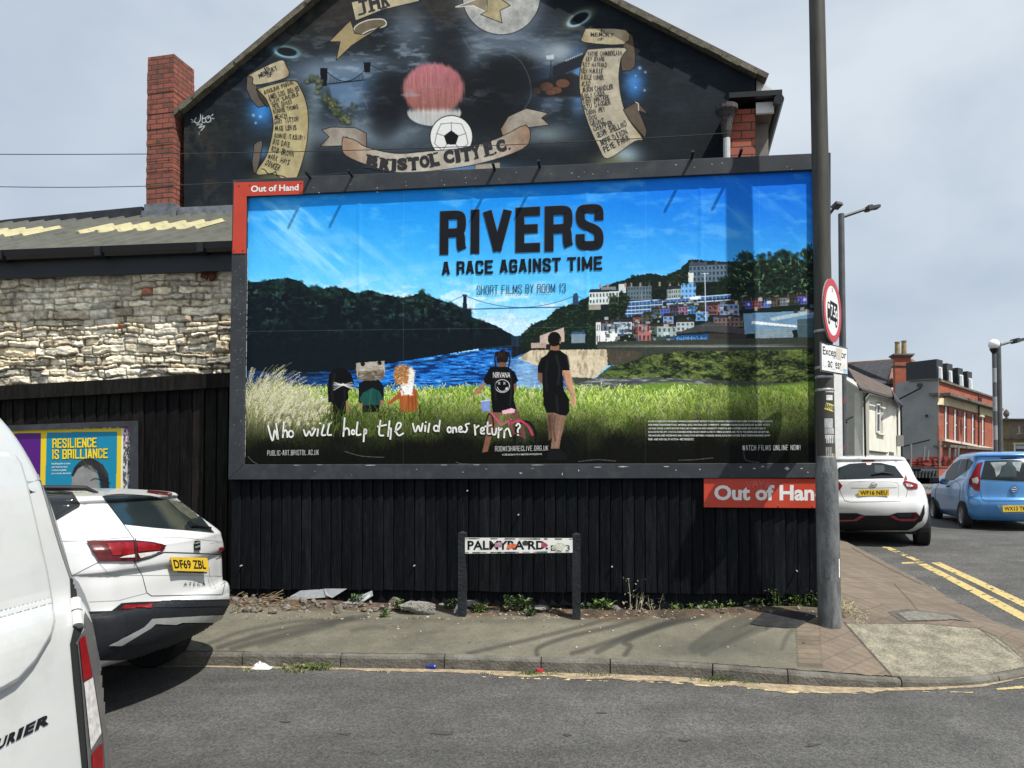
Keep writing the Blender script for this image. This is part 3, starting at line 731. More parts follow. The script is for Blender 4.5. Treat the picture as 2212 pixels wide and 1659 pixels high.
for x, y, rx, ry in ((175,655,34,26),(250,625,50,34),(320,650,40,26),(365,600,50,32),(280,665,40,20)): mu.ell(*zr2(x, y), rx*.3, ry*.3, (116, 78, 58), .85, (50, 34, 30), 1)
mu.poly([zr2(290, 480), zr2(520, 380), zr2(525, 470), zr2(330, 545), zr2(290, 550)], (30, 36, 44), .95)
for k in range(9): mu.glow(*zr2(392+k*14, 436-k*6), 1.6, 1.6, (225, 232, 238), .9)
mu.line([zr2(280, 440), zr2(278, 560)], 2, (.1, .12, .15)); mu.poly([zr2(245, 400), zr2(300, 393), zr2(304, 425), zr2(250, 430)], (200, 208, 212), .9)
# plain round rosy sun in a dark cloud, in the colours of that part of the wall
for x, y, rx, ry, a_ in ((850,205,62,66,.9),(1085,200,84,80,.9),(970,120,50,66,.85),(960,215,110,70,.9),(1110,160,70,40,.8),(1040,260,90,44,.8),(830,260,36,44,.7)): G(x, y, rx, ry, (18, 22, 27), a_, 2)
for pts in ([(795,235),(780,190),(800,160),(845,150)], [(1062,118),(1110,120),(1140,160),(1146,210),(1120,250)], [(1000,80),(1020,110),(1060,116)]): mu.line(smooth_path(pts, 6), 1.6, (112, 124, 132), .55, soft=1.2)
st = fbm(X/3.2, Y/34, 4, 17); rr = np.hypot((X-936)/67, (Y-193)/57)
pk = np.stack([.68+.22*(st-.5)-.0016*(Y-190), .43+.2*(st-.5)-.0009*(Y-190), .43+.18*(st-.5)-.0016*(Y-190)], -1)
mu.put(al, sstep(1.08, .90, rr+.16*(st-.5))*.95, lambda a, b: pk)
mu.put(al, sstep(1.0, .94, np.hypot((X-938)/60, (Y-243)/30))*sstep(230, 244, Y+8*(st-.5))*.9, lambda a, b: np.stack([.80+.2*(st-.5)]*3, -1))
w5 = sstep(.48, .68, fbm(X/30, Y/9, 6, 19))*np.exp(-((Y-205)/16)**2)*np.exp(-((X-930)/110)**2); mu.put(al, w5*.55, (.66, .66, .68))
# football
fx, fy, frr = 530.9+.3*1480, .3*985, 46
mu.ell(fx, fy, frr, frr*1.0, (232, 233, 230), 1, (12, 14, 16), 2)
pen = [(fx+17*math.sin(k*1.2566), fy+3-17*math.cos(k*1.2566)) for k in range(5)]; mu.poly(pen, (16, 18, 24))
for k in range(5):
    a_ = k*1.2566; ox, oy = fx+44*math.sin(a_), fy+3-44*math.cos(a_); mu.line([pen[k], (fx+33*math.sin(a_), fy+3-33*math.cos(a_))], 1.3, (60, 64, 70))
    mu.poly([(fx+33*math.sin(a_)+q_[0], fy+3-33*math.cos(a_)+q_[1]) for q_ in ((-1,-1),(1,-1),(1,1),(-1,1))], (60, 64, 70))
    m_ = a_+.628; mu.line([(fx+33*math.sin(a_), fy+3-33*math.cos(a_)), (fx+38*math.sin(m_), fy+3-38*math.cos(m_))], 1.2, (60, 64, 70)); mu.line([(fx+38*math.sin(m_), fy+3-38*math.cos(m_)), (fx+33*math.sin(a_+1.2566), fy+3-33*math.cos(a_+1.2566))], 1.2, (60, 64, 70))
# moon
mr_ = np.hypot((X-1083)/84, (Y+8)/83); mn = fbm(X/16, Y/16, 5, 23)
mu.put(al, np.exp(-((mr_-1)/.22)**2)*.35*(mr_ > 1), (.55, .6, .66)); mu.put(al, sstep(1.0, .985, mr_), lambda a, b: np.stack([.50+.36*mn, .51+.35*mn, .50+.34*mn], -1)); mu.line([(1083+84*math.cos(t), -8+83*math.sin(t)) for t in np.linspace(0, 3.14, 24)], 1.6, (18, 22, 26))
# scrolls and banners
PAR = (206, 194, 162); PAR2 = (150, 128, 98); GREY = (108, 100, 92)
def parch(pts, c_=PAR, edge=(14, 14, 16), ew=1.5, shade=None):
    xs = [p[0] for p in pts]; ys = [p[1] for p in pts]; x0, x1, y0, y1 = min(xs), max(xs), min(ys), max(ys)
    cc = np.array(c_)/255
    def colf(a, b):
        n = fbm(a/14, b/14, 5, 41)
        k = .86+.30*(n-.4); t = np.clip(np.abs((a-x0)/(x1-x0)-.5)*2, 0, 1)
        o = cc*k[..., None]
        if shade is not None:
            m = sstep(.55, 1.0, t)[..., None]*.6; o = o*(1-m)+np.array(shade)/255*k[..., None]*m
        return o
    mu.poly(pts, colf, 1, edge, ew)
def Q2(L): return [zb2(*p) for p in L]
def Q3(L): return [zr2(*p) for p in L]
parch(Q2([(8,550),(60,520),(95,700),(140,760),(90,775),(40,720),(5,640)]), GREY); parch(Q2([(75,640),(130,655),(170,760),(150,770),(95,700)]), (70, 66, 62))
parch(smooth_path(Q2([(8,545),(240,435),(290,470),(298,555),(70,612),(50,560)])+[zb2(8, 545)], 4), PAR, shade=(150, 118, 84))
parch(smooth_path(Q2([(80,640),(330,580),(395,640),(440,760),(450,900),(430,1080),(355,1305),(290,1305),(200,1255),(75,1250),(150,1120),(195,940),(190,830),(150,720)])+[zb2(80, 640)], 5), (200, 186, 140), shade=(190, 170, 120))
parch(smooth_path(Q2([(60,1040),(105,1012),(120,1040),(90,1200),(60,1250),(45,1160)]), 4), GREY)
parch(Q2([(760,15),(1100,-60),(1240,-20),(1250,8),(985,70),(790,150)]), PAR); parch(smooth_path(Q2([(780,245),(790,190),(880,145),(990,140),(1005,185),(900,215),(830,250)]), 5), (120, 108, 88), (225, 222, 210), 2)
parch(Q2([(600,300),(755,145),(785,240),(850,250),(985,185),(850,270),(760,330),(650,435),(680,300)]), (176, 158, 118))
parch(Q2([(1510,50),(1700,-20),(1740,-10),(1730,85),(1640,40),(1530,50)]), (150, 138, 116), (225, 222, 210), 1.6); parch(Q2([(1740,-20),(1820,-20),(1905,40),(1830,75),(1845,165),(1690,105),(1735,80)]), (188, 174, 136))
ban = [(700,985),(790,1010),(870,1060),(1080,1105),(1300,1090),(1600,1060),(1830,990),(2020,900),(2035,1040),(1850,1130),(1600,1195),(1300,1235),(1080,1240),(880,1190),(720,1120),(692,1050)]
parch(Q2([(545,935),(620,915),(790,920),(870,960),(870,1060),(720,985),(700,1050),(535,1055),(600,985)]), (172, 164, 152), shade=(130, 100, 80))
parch(Q2([(1835,930),(1890,840),(2020,780),(2180,815),(2130,850),(2190,900),(2020,920),(2010,905),(1850,980)]), (178, 170, 156), shade=(150, 110, 80))
parch(smooth_path(Q2(ban)+[zb2(*ban[0])], 3), (208, 200, 184), shade=(150, 104, 76))
parch(Q2([(1655,1185),(1830,1170),(1835,1270),(1645,1270)]), (188, 180, 162), (80, 70, 60), 1)
parch(Q3([(830,215),(870,260),(890,400),(885,480),(850,510),(790,510),(780,400),(810,300)]), (104, 90, 76)); parch(smooth_path(Q3([(530,205),(820,215),(808,318),(520,305),(508,260)])+[zr2(530, 205)], 3), (206, 192, 158), shade=(170, 140, 104))
parch(smooth_path(Q3([(545,355),(815,345),(785,420),(770,560),(790,720),(840,860),(940,998),(880,1020),(690,1143),(620,1050),(545,880),(495,700),(485,560),(505,440)])+[zr2(545, 355)], 4), (206, 196, 172), shade=(190, 168, 124))
parch(Q3([(800,790),(900,730),(980,820),(915,800),(970,940),(960,995),(900,930),(840,860)]), (108, 94, 80)); mu.line(Q3([(890,735),(910,745),(912,795)]), 1.5, (230, 226, 214))
for x, y, r in ((920,490,6),(960,520,4),(890,545,3),(890,630,3),(955,650,4)): mu.glow(*zr2(x, y), r*.6, r*.6, (200, 214, 226), .8)
for x, y, r in ((55,830,5),(105,840,5),(72,885,4)): mu.glow(*zb2(x, y), r*.6, r*.6, (190, 205, 220), .85)
mu.line(smooth_path(Q2([(115,1215),(140,1225),(160,1250),(200,1245),(215,1235),(225,1260),(270,1270),(295,1285)]), 5), 2, (24, 22, 22))
# spray tag at the left
for pts in ([(424,254),(420,262),(427,266),(433,258),(433,246)], [(438,250),(437,264),(445,263)], [(438,256),(444,255)], [(452,250),(444,255),(447,264),(455,261),(454,252),(449,256)], [(425,270),(437,268),(430,276),(442,272),(434,282)], [(413,258),(417,260)], [(414,264),(418,263)], [(457,250),(460,247)], [(458,256),(462,256)]):
    mu.line(smooth_path(pts, 4), 1.7, (215, 220, 222), .9, soft=.4)
for y in (286, 290): mu.glow(430, y, 1, 1, (215, 220, 222), .9)
kp = mu.inside([(397, 246), (397, 470), (1632, 470), (1632, 169), (920, -191)], al)
mural = mu.build('mural', paint_mat('mural_paint', .8, bump=.12, bscale=30, spec=.15), house, gain=.95, keep=kp)
lt = MB(); LD = GD+.004
def ltr(txt, bl, br, h, zf, jit=.0, **k):           # painted hand lettering, letter by letter along a line
    n = len(txt); V = Vector(br)-Vector(bl); r_ = random.Random(len(txt)*7+int(bl[0])); nn = Vector((V.y, -V.x)).normalized()
    cw = V.length/n; e = V.normalized()
    for i, chh in enumerate(txt):
        if chh == ' ': continue
        o = Vector(bl)+e*(cw*i+cw*.06)+nn*(-1)*0; ww = cw*(.88 if chh not in 'I.,()' else .35); a_ = r_.uniform(-jit, jit)
        hh = h*r_.uniform(.9, 1.12)
        if chh in '.,': hh = h*.18
        o = o+(e*(cw-ww)/2 if chh in 'I.,()' else Vector((0, 0)))
        add_text(lt, chh, lambda u, v, o=o, ww=ww, hh=hh, a_=a_: wpt(*zf(*(o+e*(ww*u)+nn*(hh*v)+e*(a_*hh*v)+nn*(a_*ww*u*.6))), LD), res=2, **k)
for txt, bl, br, h in (('BONGLBAR FABIAN',(135,680),(345,605),30),('JAMES GOSS GREAVES',(165,720),(390,650),34),('DAVY SANDERS',(185,752),(383,690),32),('PETE DAVIES',(195,785),(335,745),32),('RONNIE THOMAS',(203,820),(383,780),34),
        ('MEACH',(208,860),(300,842),32),('GARY TUTTON',(205,895),(380,872),36),('MIKE LEWIS',(208,942),(368,934),36),('RONNIE (TILBURY)',(205,990),(428,1010),34),('BIG DAVE',(190,1035),(315,1060),38),('ROB BROWN',(178,1090),(345,1130),40),('MARK HAYS',(158,1140),(312,1190),38),('DINKER',(135,1185),(236,1232),42)):
    ltr(txt, bl, br, h, zb2, .16, bold=.012)
for txt, bl, br, h in (('IN',(140,520),(178,498),30),('MEMORY',(98,562),(235,500),32),('OF',(158,560),(196,545),28)): ltr(txt, bl, br, h, zb2, .12, bold=.01)
for txt, bl, br, h in (('WAYNE CHAMBERLAIN',(548,402),(790,398),34),('KEV EVANS',(530,440),(668,440),34),('ROY HAYWARD',(512,480),(685,484),34),('KEV HARRIS',(500,525),(650,530),36),('AIDLE USHER',(498,572),(664,574),36),('ACID',(498,622),(565,618),36),('JASON CHANDLER',(502,668),(732,640),36),
        ('BILLY COLES',(505,712),(672,682),34),('TONY HARTREE',(512,750),(706,712),34),('STU DAGGER',(520,788),(716,750),36),('DEAN FRY',(540,826),(676,800),36),('DOG',(556,866),(616,858),34),('GRUNT',(568,906),(668,882),36),('CHIPPER',(590,946),(735,898),40),('GEOFF SHELLARD',(616,994),(832,905),40),('JEFF DIXON',(640,1052),(836,962),42),('PETE FARR',(668,1100),(852,1005),42)):
    ltr(txt, bl, br, h, zr2, .14, bold=.012)
for txt, bl, br, h in (('IN',(632,232),(668,232),24),('MEMORY',(566,262),(735,264),28),('OF',(614,292),(662,290),22)): ltr(txt, bl, br, h, zr2, .1, bold=.008)
bl_ = [(862,1205),(960,1222),(1080,1228),(1200,1220),(1300,1205),(1420,1180),(1560,1160),(1700,1128),(1800,1105),(1920,1070)]
def on_curve(x):
    for (x0, y0), (x1, y1) in zip(bl_[:-1], bl_[1:]):
        if x <= x1: break
    t = (x-x0)/(x1-x0); return y0+(y1-y0)*t, (y1-y0)/(x1-x0)
for chh, x, w_, h in (('B',862,82,92),('R',958,78,86),('I',1050,30,80),('S',1092,72,88),('T',1172,78,86),('O',1258,70,88),('L',1335,62,88),('C',1430,74,94),('I',1515,32,86),('T',1556,76,92),('Y',1630,72,90),('F',1728,58,92),('.',1792,14,14),('C',1818,66,88),('.',1894,14,14)):
    y, sl_ = on_curve(x); up_ = Vector((sl_, -1)).normalized(); al_ = Vector((1, sl_)).normalized()
    for dx in (0, 3):
        add_text(lt, chh, lambda u, v, x=x, y=y, dx=dx: wpt(*zb2(*(Vector((x+dx, y))+al_*w_*u+up_*h*v)), LD+dx*.0002), bold=.065, res=3)
    if chh not in '.O':                                # hand painted serifs
        for e in ((0, 0), (1, 0), (0, 1), (1, 1)) if chh in 'BRLFT' else ((.5, 0), (.5, 1)) if chh in 'IY' else ():
            p = Vector((x, y))+al_*w_*(e[0]*.7+.1)+up_*h*e[1]
            if chh == 'T' and e[1] == 0: p = Vector((x, y))+al_*w_*.5
            ribbon(lt, [p-al_*15, p+al_*15], 9, lambda a, b: wpt(*zb2(a, b), LD+.0012))
for chh, x, y, w_ in (('T',828,100,66),('H',900,78,76),('R',985,56,60)):
    al_ = Vector((1, -.27)).normalized(); up_ = Vector((-.2, -1)).normalized()
    add_text(lt, chh, lambda u, v, x=x, y=y: wpt(*zb2(*(Vector((x, y))+al_*w_*u+up_*105*v)), LD), bold=.05)
    ribbon(lt, [Vector((x-14, y+4)), Vector((x+30, y-8))], 10, lambda a, b: wpt(*zb2(a, b), LD+.001))
lt.build('lettering', mat('black_brush_paint', (.018, .018, .022), .7), house)

# ------------------------------------------------------------------ rubble shed under a corrugated roof
WD = -.9
shed = thing('stone_shed', tuple(wall(-4, -2.5, 0)), 'low shed with a pale rubble stone wall and a grey corrugated roof', 'shed')
zt_l, zb_l = 4.95, 1.9
S, Z = np.meshgrid(np.arange(-9.5, .25, .0125), np.arange(on_wall(250, 540, -.8)[1], 1.9, -.0125))
ws = S+.05*(fbm(S*3, Z*3, 4, 51)-.5)+.012*(fbm(S*16, Z*16, 3, 52)-.5); wz = Z+.10*(fbm(S*1.9, Z*2.6, 4, 53)-.5)+.055*(fbm(S*6, Z*6, 4, 54)-.5)
rows = [1.8]; rk = random.Random(12)
while rows[-1] < 5.2: rows.append(rows[-1]+(rk.choice((.04, .05, .06, .075, .09, .11)) if rows[-1] < 3.6 else rk.choice((.07, .09, .12, .15))))
rows = np.array(rows); ri = np.clip(np.searchsorted(rows, wz)-1, 0, len(rows)-2); zl, zh = rows[ri], rows[ri+1]
hgt = np.zeros(S.shape); colr = np.zeros(S.shape+(3,))
pal = np.array([[196,188,168],[178,170,150],[160,154,140],[206,198,180],[142,138,128],[186,172,146],[168,158,136],[150,140,122]])/255
for r in range(len(rows)-1):
    m = ri == r
    if not m.any(): continue
    xs = [-10.0]; h = rows[r+1]-rows[r]
    while xs[-1] < .6: xs.append(xs[-1]+rk.uniform(.9, 4.8)*h*(1.0 if rk.random() < .75 else .5))
    xs = np.array(xs); k = len(xs); ci = np.clip(np.searchsorted(xs, ws[m])-1, 0, k-2)
    pr_ = np.array([rk.random() for _ in range(k)]); off_ = np.array([rk.uniform(-.03, .035) for _ in range(k)]); til = np.array([rk.uniform(-.5, .5) for _ in range(k)])
    cidx = np.array([rk.randrange(len(pal)) for _ in range(k)]); red = np.array([rk.random() < .005 for _ in range(k)])
    ex = np.minimum(ws[m]-xs[ci], xs[ci+1]-ws[m]); ez = np.minimum(wz[m]-zl[m], zh[m]-wz[m]); e = np.minimum(ex, ez*1.1)
    f = (wz[m]-zl[m])/h-.5
    ly = vnoise(np.floor((wz[m]+.012*fbm(S[m]*9, Z[m]*9, 3, 66))/.021)*7.31, ci*3.77+r*1.9+np.floor(S[m]*4+r)*1.3, 61)-.5; hgt[m] = sstep(0, .016, e)*.045+off_[ci]*1.25*sstep(0, .010, e)+til[ci]*f*.05+.030*ly*sstep(0, .012, e)
    c_ = pal[cidx[ci]]; c_ = np.where(red[ci][:, None], np.array([150, 74, 50])/255, c_); colr[m] = c_*(.85+.3*pr_[ci])[:, None]
    mor = 1-sstep(.004, .014, e); colr[m] = colr[m]*(1-mor[:, None])+np.array([84, 75, 62])/255*mor[:, None]
upper = sstep(3.65, 4.05, Z+.35*(fbm(S*1.1, Z*1.5, 3, 60)-.5))
hgt = hgt*(1-.35*upper)+.034*(fbm(S*12, Z*34, 6, 55, .62)-.5)*(1-.3*upper)+.018*(fbm(S*5, Z*5, 4, 57)-.5); hgt = hgt*.82
sm = fbm(S*2.2, Z*2.6, 5, 58); smear = sstep(.56, .66, sm)*.5; hgt = hgt*(1-smear)+.022*smear
colr = colr*(1-.7*smear[..., None])+np.array([206, 200, 186])/255*.7*smear[..., None]
colr = colr*(1-.3*upper[..., None])+np.array([150, 144, 130])/255*.3*upper[..., None]
colr *= (.55+.85*fbm(S*16, Z*34, 5, 59, .65))[..., None]
p = np.stack([OX+UX*S+NX*(WD+hgt), OY+UY*S+NY*(WD+hgt), Z], -1)
cvs = Canvas(S, Z, p); cvs.c = colr
cvs.build('rubble_wall', paint_mat('rubble_stone', .92, bump=.5, bscale=45), shed, gain=np.array([1.66, 1.65, 1.60]))
ED = -.72                                             # eaves, then the sheets climb to the gable
e0, e1 = on_wall(0, 553, ED), on_wall(501, 515, ED); ze = (e0[1]+e1[1])/2
bk = on_wall(250, 472, GD+.05); zbk = bk[1]
sl, sr = -9.5, .55
def roof_pt(s_, t, h=0): return wall(s_, ED+(GD+.05-ED)*t, ze+(zbk-ze)*t+h)
def corr(s0, s1, t0, t1, lift, mt, name, par, nt=2):
    V = []; Fc = []; prof = []; pitch = (501-0)/501*.0+.305
    s_ = math.floor(s0/pitch)*pitch
    while s_ < s1:
        for ds, h in ((0, .0), (.17, 0), (.195, .038), (.235, .038), (.26, 0)):
            if s0 <= s_+ds <= s1: prof.append((s_+ds, h))
        for ds in (.06, .11): 
            pass
        s_ += pitch
    prof.sort(); n = len(prof)
    for j in range(nt+1):
        t = t0+(t1-t0)*j/nt
        for s_, h in prof: V.append(roof_pt(s_, t, h+lift))
    for j in range(nt):
        for i in range(n-1): Fc.append((j*n+i, j*n+i+1, (j+1)*n+i+1, (j+1)*n+i))
    b = len(V)
    V2 = [v-Vector((0, 0, .012)) for v in V]
    for i in range(n-1): Fc.append((i, b+i, b+i+1, i+1))
    for j in range(nt):
        for i in range(n-1): Fc.append((b+j*n+i+1, b+j*n+i, b+(j+1)*n+i, b+(j+1)*n+i+1))
    return add_mesh(name, V+V2, Fc, mt, par)
M_sheet = mat('grey_fibre_sheet', (.082, .085, .072), .6, var=.25, scale=2.5, dirt=(.08, .08, .06), dscale=3)
rs = corr(sl, sr, -.02, 1, 0, M_sheet, 'roof', shed)
M_glz = mat('yellowed_rooflight', (.40, .37, .22), .5, var=.15, scale=4)
for (xa, ya), (xb, yb), t0, t1 in (((170,509),(486,472),.43,.66), ((-160,540),(128,503),.43,.66)):
    sA, sB = on_wall(xa, ya, -2.4)[0], on_wall(xb, yb, -2.8)[0]
    corr(sA, sB, t0, t1, .014, M_glz, 'rooflight', rs)
gt = MB(); zg = ze-.02
for k in range(1):
    pr_ = [(.0, 0), (.02, -.075), (.075, -.11), (.13, -.075), (.145, 0), (.135, 0), (.12, -.065), (.075, -.095), (.03, -.065), (.012, 0)]
    V = [wall(s_, ED+.0+dd, zg+zz) for s_ in (sl, sr) for dd, zz in pr_]; n = len(pr_)
    gt.add(V, [(i, (i+1)%n, n+(i+1)%n, n+i) for i in range(n)])
for s_ in np.arange(sl+.5, sr, 1.35): gt.wbox(s_-.04, s_+.04, ED-.01, ED+.155, zg-.12, zg-.004)
gt.build('gutter', M_dark, shed)
fa = MB(); fa.wbox(sl, sr, ED-.06, ED-.012, ze-.34, ze-.03); fa.build('fascia_board', mat('black_fascia', (.014, .016, .02), .5), shed)
fa = MB(); fa.wbox(sl, sr, -4.4, WD-.05, 0, ze-.35); fa.build('inner_wall', M_black, shed)
br_ = MB()
for a, b in (((452,568),(440,602)), ((441,570),(462,603))): br_.bar(wpt(*a, WD+.09), wpt(*b, WD+.09), .09, .03, Vector((NX, NY, 0)))
br_.build('wall_tie', mat('rusty_iron', (.09, .025, .015), .9, var=.5, scale=20), shed)
pa = MB(); zq0, zq1 = on_wall(13, 474, GD)[1], on_wall(305, 446, GD)[1]
pp = [wall(-9.5, GD, 2), wall(on_wall(307, 446, GD)[0], GD, 2), wall(on_wall(307, 446, GD)[0], GD, zq1), wall(on_wall(13, 474, GD)[0], GD, zq0), wall(-9.5, GD, zq0-.25)]
pa.prism(pp, Vector((-NX, -NY, 0))*.35); pa.build('parapet', mat('felt_covering', (.022, .025, .03), .55, var=.5, scale=4, bump=.5, bscale=6), shed)
ff = MB(); a, b = on_wall(397, 455, GD+.06), on_wall(640, 432, GD+.06)
ff.wbox(a[0]-.1, b[0], GD+.0, GD+.09, zbk-.10, zbk+.13); ff.build('flashing', M_lead, shed)

# overhead wires
M_wire = mat('wire_sheath', (.03, .03, .032), .6)
for (x0, y0, x1, y1, d0, d1, lb) in ((-60,333,1580,287,-1.5,-3.6,'upper of the two thin overhead wires running to the brick pier'), (-60,402,760,372,-1.5,-3.9,'lower of the two thin overhead wires crossing in front of the brick chimney')):
    A, B = wpt(x0, y0, d0), wpt(x1, y1, d1); w_ = MB()
    w_.tube([A.lerp(B, t/14)-Vector((0, 0, .10*4*(t/14)*(1-t/14))) for t in range(15)], .0055, 6)
    tag(w_.build('overhead_wire', M_wire), lb, 'wire', 'overhead wires')
# ------------------------------------------------------------------ fences
def board_mat(name, c, var=.35):
    m = mat(name, c, .85, spec=.07, var=var, scale=2.2, bump=.35, bscale=25, stretch=(9, 9, .8), dirt=tuple(min(1, x*3.2+.012) for x in c), dscale=5, damt=.42)
    return m
M_fence = board_mat('black_painted_boards', (.0075, .009, .0115)); M_fence2 = board_mat('weathered_black_boards', (.011, .0105, .010), .5)
M_fences = [M_fence, board_mat('faded_black_boards', (.0105, .012, .0145), .5), board_mat('deep_black_boards', (.006, .007, .009))]; M_fences2 = [M_fence2, board_mat('browned_boards', (.016, .014, .0125), .6), board_mat('sooty_boards', (.0075, .007, .0075), .5)]
rk = random.Random(21)
def boards(s0, s1, w, d, z0f, z1f, thick=.022, lean=.019):
    m = MB(); s_ = s0
    while s_ < s1:
        m.k = rk.choice((0, 0, 1, 2)); ww = w*rk.uniform(.94, 1.06); e = min(s_+ww, s1); j = rk.uniform(-.003, .003); g = .010
        z0a, z0b = z0f(s_), z0f(e); z1a, z1b = z1f(s_), z1f(e); dz = rk.uniform(-.006, .006); ti = rk.uniform(-.004, .004)
        # feather-edged: the right edge stands proud of the left
        A = [(s_, d+j), (e-g, d+lean+j), (e-g, d+lean+j-thick), (s_, d+j-thick)]
        P = [wall(a+ti*0, b, (z0a if i in (0, 3) else z0b)+dz) for i, (a, b) in enumerate(A)]+[wall(a+ti, b, z1a if i in (0, 3) else z1b) for i, (a, b) in enumerate(A)]
        m.hexa(P); s_ = e
    return m
sL = on_wall(497, 1100, 0)[0]; sR = on_wall(1768, 1100, 0)[0]+.12
def lerpz(xa, ya, xb, yb, d):
    (sa, za), (sb, zb_) = on_wall(xa, ya, d), on_wall(xb, yb, d); return lambda s_: za+(zb_-za)*(s_-sa)/(sb-sa)
fence = thing('board_fence', tuple(wall(3, -.05, .2)), 'black vertical board fence directly under the large film hoarding', 'fence')
boards(sL, sR, .118, -.035, lerpz(497, 1272, 1765, 1286, 0), lambda s_: 1.78).build('boards', M_fences, fence)
bk0 = MB(); bk0.wbox(sL+.02, sR-.02, -.068, -.062, .33, 1.76); bk0.build('added_backing', M_fence, fence)  # added dark sheet so no light shows between the boards
rl = MB()
for z in (.75, 1.45): rl.wbox(sL, sR, -.12, -.07, z, z+.09)
for s_ in np.arange(sL+.1, sR, 1.45): rl.wbox(s_-.045, s_+.045, -.17, -.075, .05, 1.75)
rl.build('frame', mat('damp_timber', (.045, .035, .026), .9, var=.4), fence)
fx_ = MB()
for x, y in ((521,1222),(895,1222),(1010,1060+0),(1322,1224),(1721,1233),(1120,1112)):
    p = wpt(x, y, .0); fx_.tube([p-Vector((NX, NY, 0))*.02, p+Vector((NX, NY, 0))*.022], .0075, 8)
fx_.build_each('fixing', mat('zinc_screw_heads', (.6, .6, .58), .4, metal=.4), fence)
lf = thing('board_fence', tuple(wall(-3, -.4, .1)), 'weathered brown-black board fence with a deep top rail in front of the stone shed', 'fence')
FD = -.36
zt2 = lerpz(0, 836, 497, 807, FD)
boards(-9.5, sL+.0, .155, FD, lambda s_: .12, lambda s_: zt2(s_)-.02, lean=.016).build('boards', M_fences2, lf)
bk0 = MB(); bk0.prism([wall(-9.5, FD-.04, .1), wall(sL-.02, FD-.04, .1), wall(sL-.02, FD-.04, zt2(sL)-.04), wall(-9.5, FD-.04, zt2(-9.5)-.04)], Vector((-NX, -NY, 0))*.01); bk0.build('added_backing', M_fence2, lf)  # dark sheet added here too, blocks light through the gaps
tr_ = MB(); tr_.prism([wall(-9.5, FD+.09, zt2(-9.5)-.17), wall(sL-.02, FD+.09, zt2(sL)-.17), wall(sL-.02, FD+.09, zt2(sL)), wall(-9.5, FD+.09, zt2(-9.5))], Vector((-NX, -NY, 0))*.12)
tr_.build('top_rail', M_fence2, lf)
# side return of the fence up the side street
rt = MB(); cA = wall(sR-.01, -.06, 0)
for k in range(40):
    a = cA+SIDE_DIR*(.12*k); b = cA+SIDE_DIR*(.12*k+.114); o = Vector((.01, 0, 0))
    rt.hexa([Vector((p.x, p.y, z)) for z in (.2, 1.75) for p in (a, b, b-Vector((.02, 0, 0)), a-Vector((.02, 0, 0)))])
rt.build('side_boards', M_fence, fence)

# ------------------------------------------------------------------ the big hoarding
bb = thing('hoarding', tuple(wall(3.05, -.1, .2)), 'large slate-grey framed hoarding with a blue river film poster', 'billboard')
M_frame = mat('slate_frame_paint', (.034, .039, .046), .6, spec=.25, var=.22, scale=3, dirt=(.10, .105, .105), dscale=5, damt=.4)
inn = [on_wall(*p, 0) for p in ((530,1003.5),(1760,1000.5),(1755,369.5),(537,427.5))]
out_ = [on_wall(*p, 0) for p in ((497,1036),(1792,1032),(1792,333),(507,392))]
fm = MB()
for i in range(4):
    a, b, c_, d_ = out_[i], out_[(i+1)%4], inn[(i+1)%4], inn[i]
    if i % 2 == 0: pass
    V = [wall(p[0], dd, p[1]) for dd in (-.07, .045) for p in (a, b, c_, d_)]
    fm.hexa(V)
fo = fm.build('frame', M_frame, bb); bevel(fo, .004, 1)
bk_ = MB(); bk_.prism([wall(p[0], -.075, p[1]) for p in out_], Vector((-NX, -NY, 0))*.06); bk_.build('back_panel', M_fence, bb)
lg = MB()
for s_ in (.3, 1.9, 3.6, 5.3, 6.05): lg.wbox(s_-.05, s_+.05, -.30, -.20, 0, 4.6)
for s_ in (.3, 1.9, 3.6, 5.3, 6.05): lg.wbox(s_-.04, s_+.04, -.201, -.136, 2.0, 4.6)
lg.build_each('support_post', M_frame, bb)
ch_ = MB(); rk = random.Random(77)
def chip(x, y, w_, h_, d):
    n = rk.randint(5, 8); pts = [(x+w_*math.cos(6.283*k/n)*rk.uniform(.5, 1.2), y+h_*math.sin(6.283*k/n)*rk.uniform(.5, 1.2)) for k in range(n)]
    ch_.add([wpt(a, b, d) for a, b in pts], [tuple(range(n))])
for x, y in ((677,405),(757,398),(689,416),(815,406),(815,415),(876,393),(878,401),(954,390),(960,399),(1005,384),(1007,395),(1027,385),(1078,387),(1115,372),(1190,376),(1235,374),(1250,382),(1262,372),(1281,376),(1313,370),(1375,364),(1460,356),(1500,361),(1538,355),(1560,352),(1700,360),(1710,366)): chip(x, y, rk.uniform(.7, 1.6), rk.uniform(.6, 1.5), .0465)
for x, y, w_, h_ in ((1290,1009,14,1.2),(1345,1008,18,1.5),(1160,1004.5,22,1.0),(960,1004.5,16,1),(800,1005,20,1),(640,1005,12,1),(1440,1008,10,1.5),(1700,1012,8,5),(1125,1022,6,2),(1050,1013,4,1),(1000,1020,3,1),(1512,1014,3,2),(1460,1016,2,3),(1600,1009,5,1.6),(1630,1012,5,2),(1648,1008,6,2),(1732,1012,5,2),(1745,1020,3,1.5),(680,1018,2,1),(760,1025,2,1),(900,1014,3,1),(1215,1024,2,4),(1250,1016,2,3),(1150,1012,3,1),(690,1004,10,.8),(1030,1004,16,1)): chip(x, y, w_*.7, h_*.8, .0468)
for k in range(40): chip(rk.uniform(505, 528), rk.uniform(560, 1000), rk.uniform(.4, 1.1), rk.uniform(.4, 1.2), .0465)
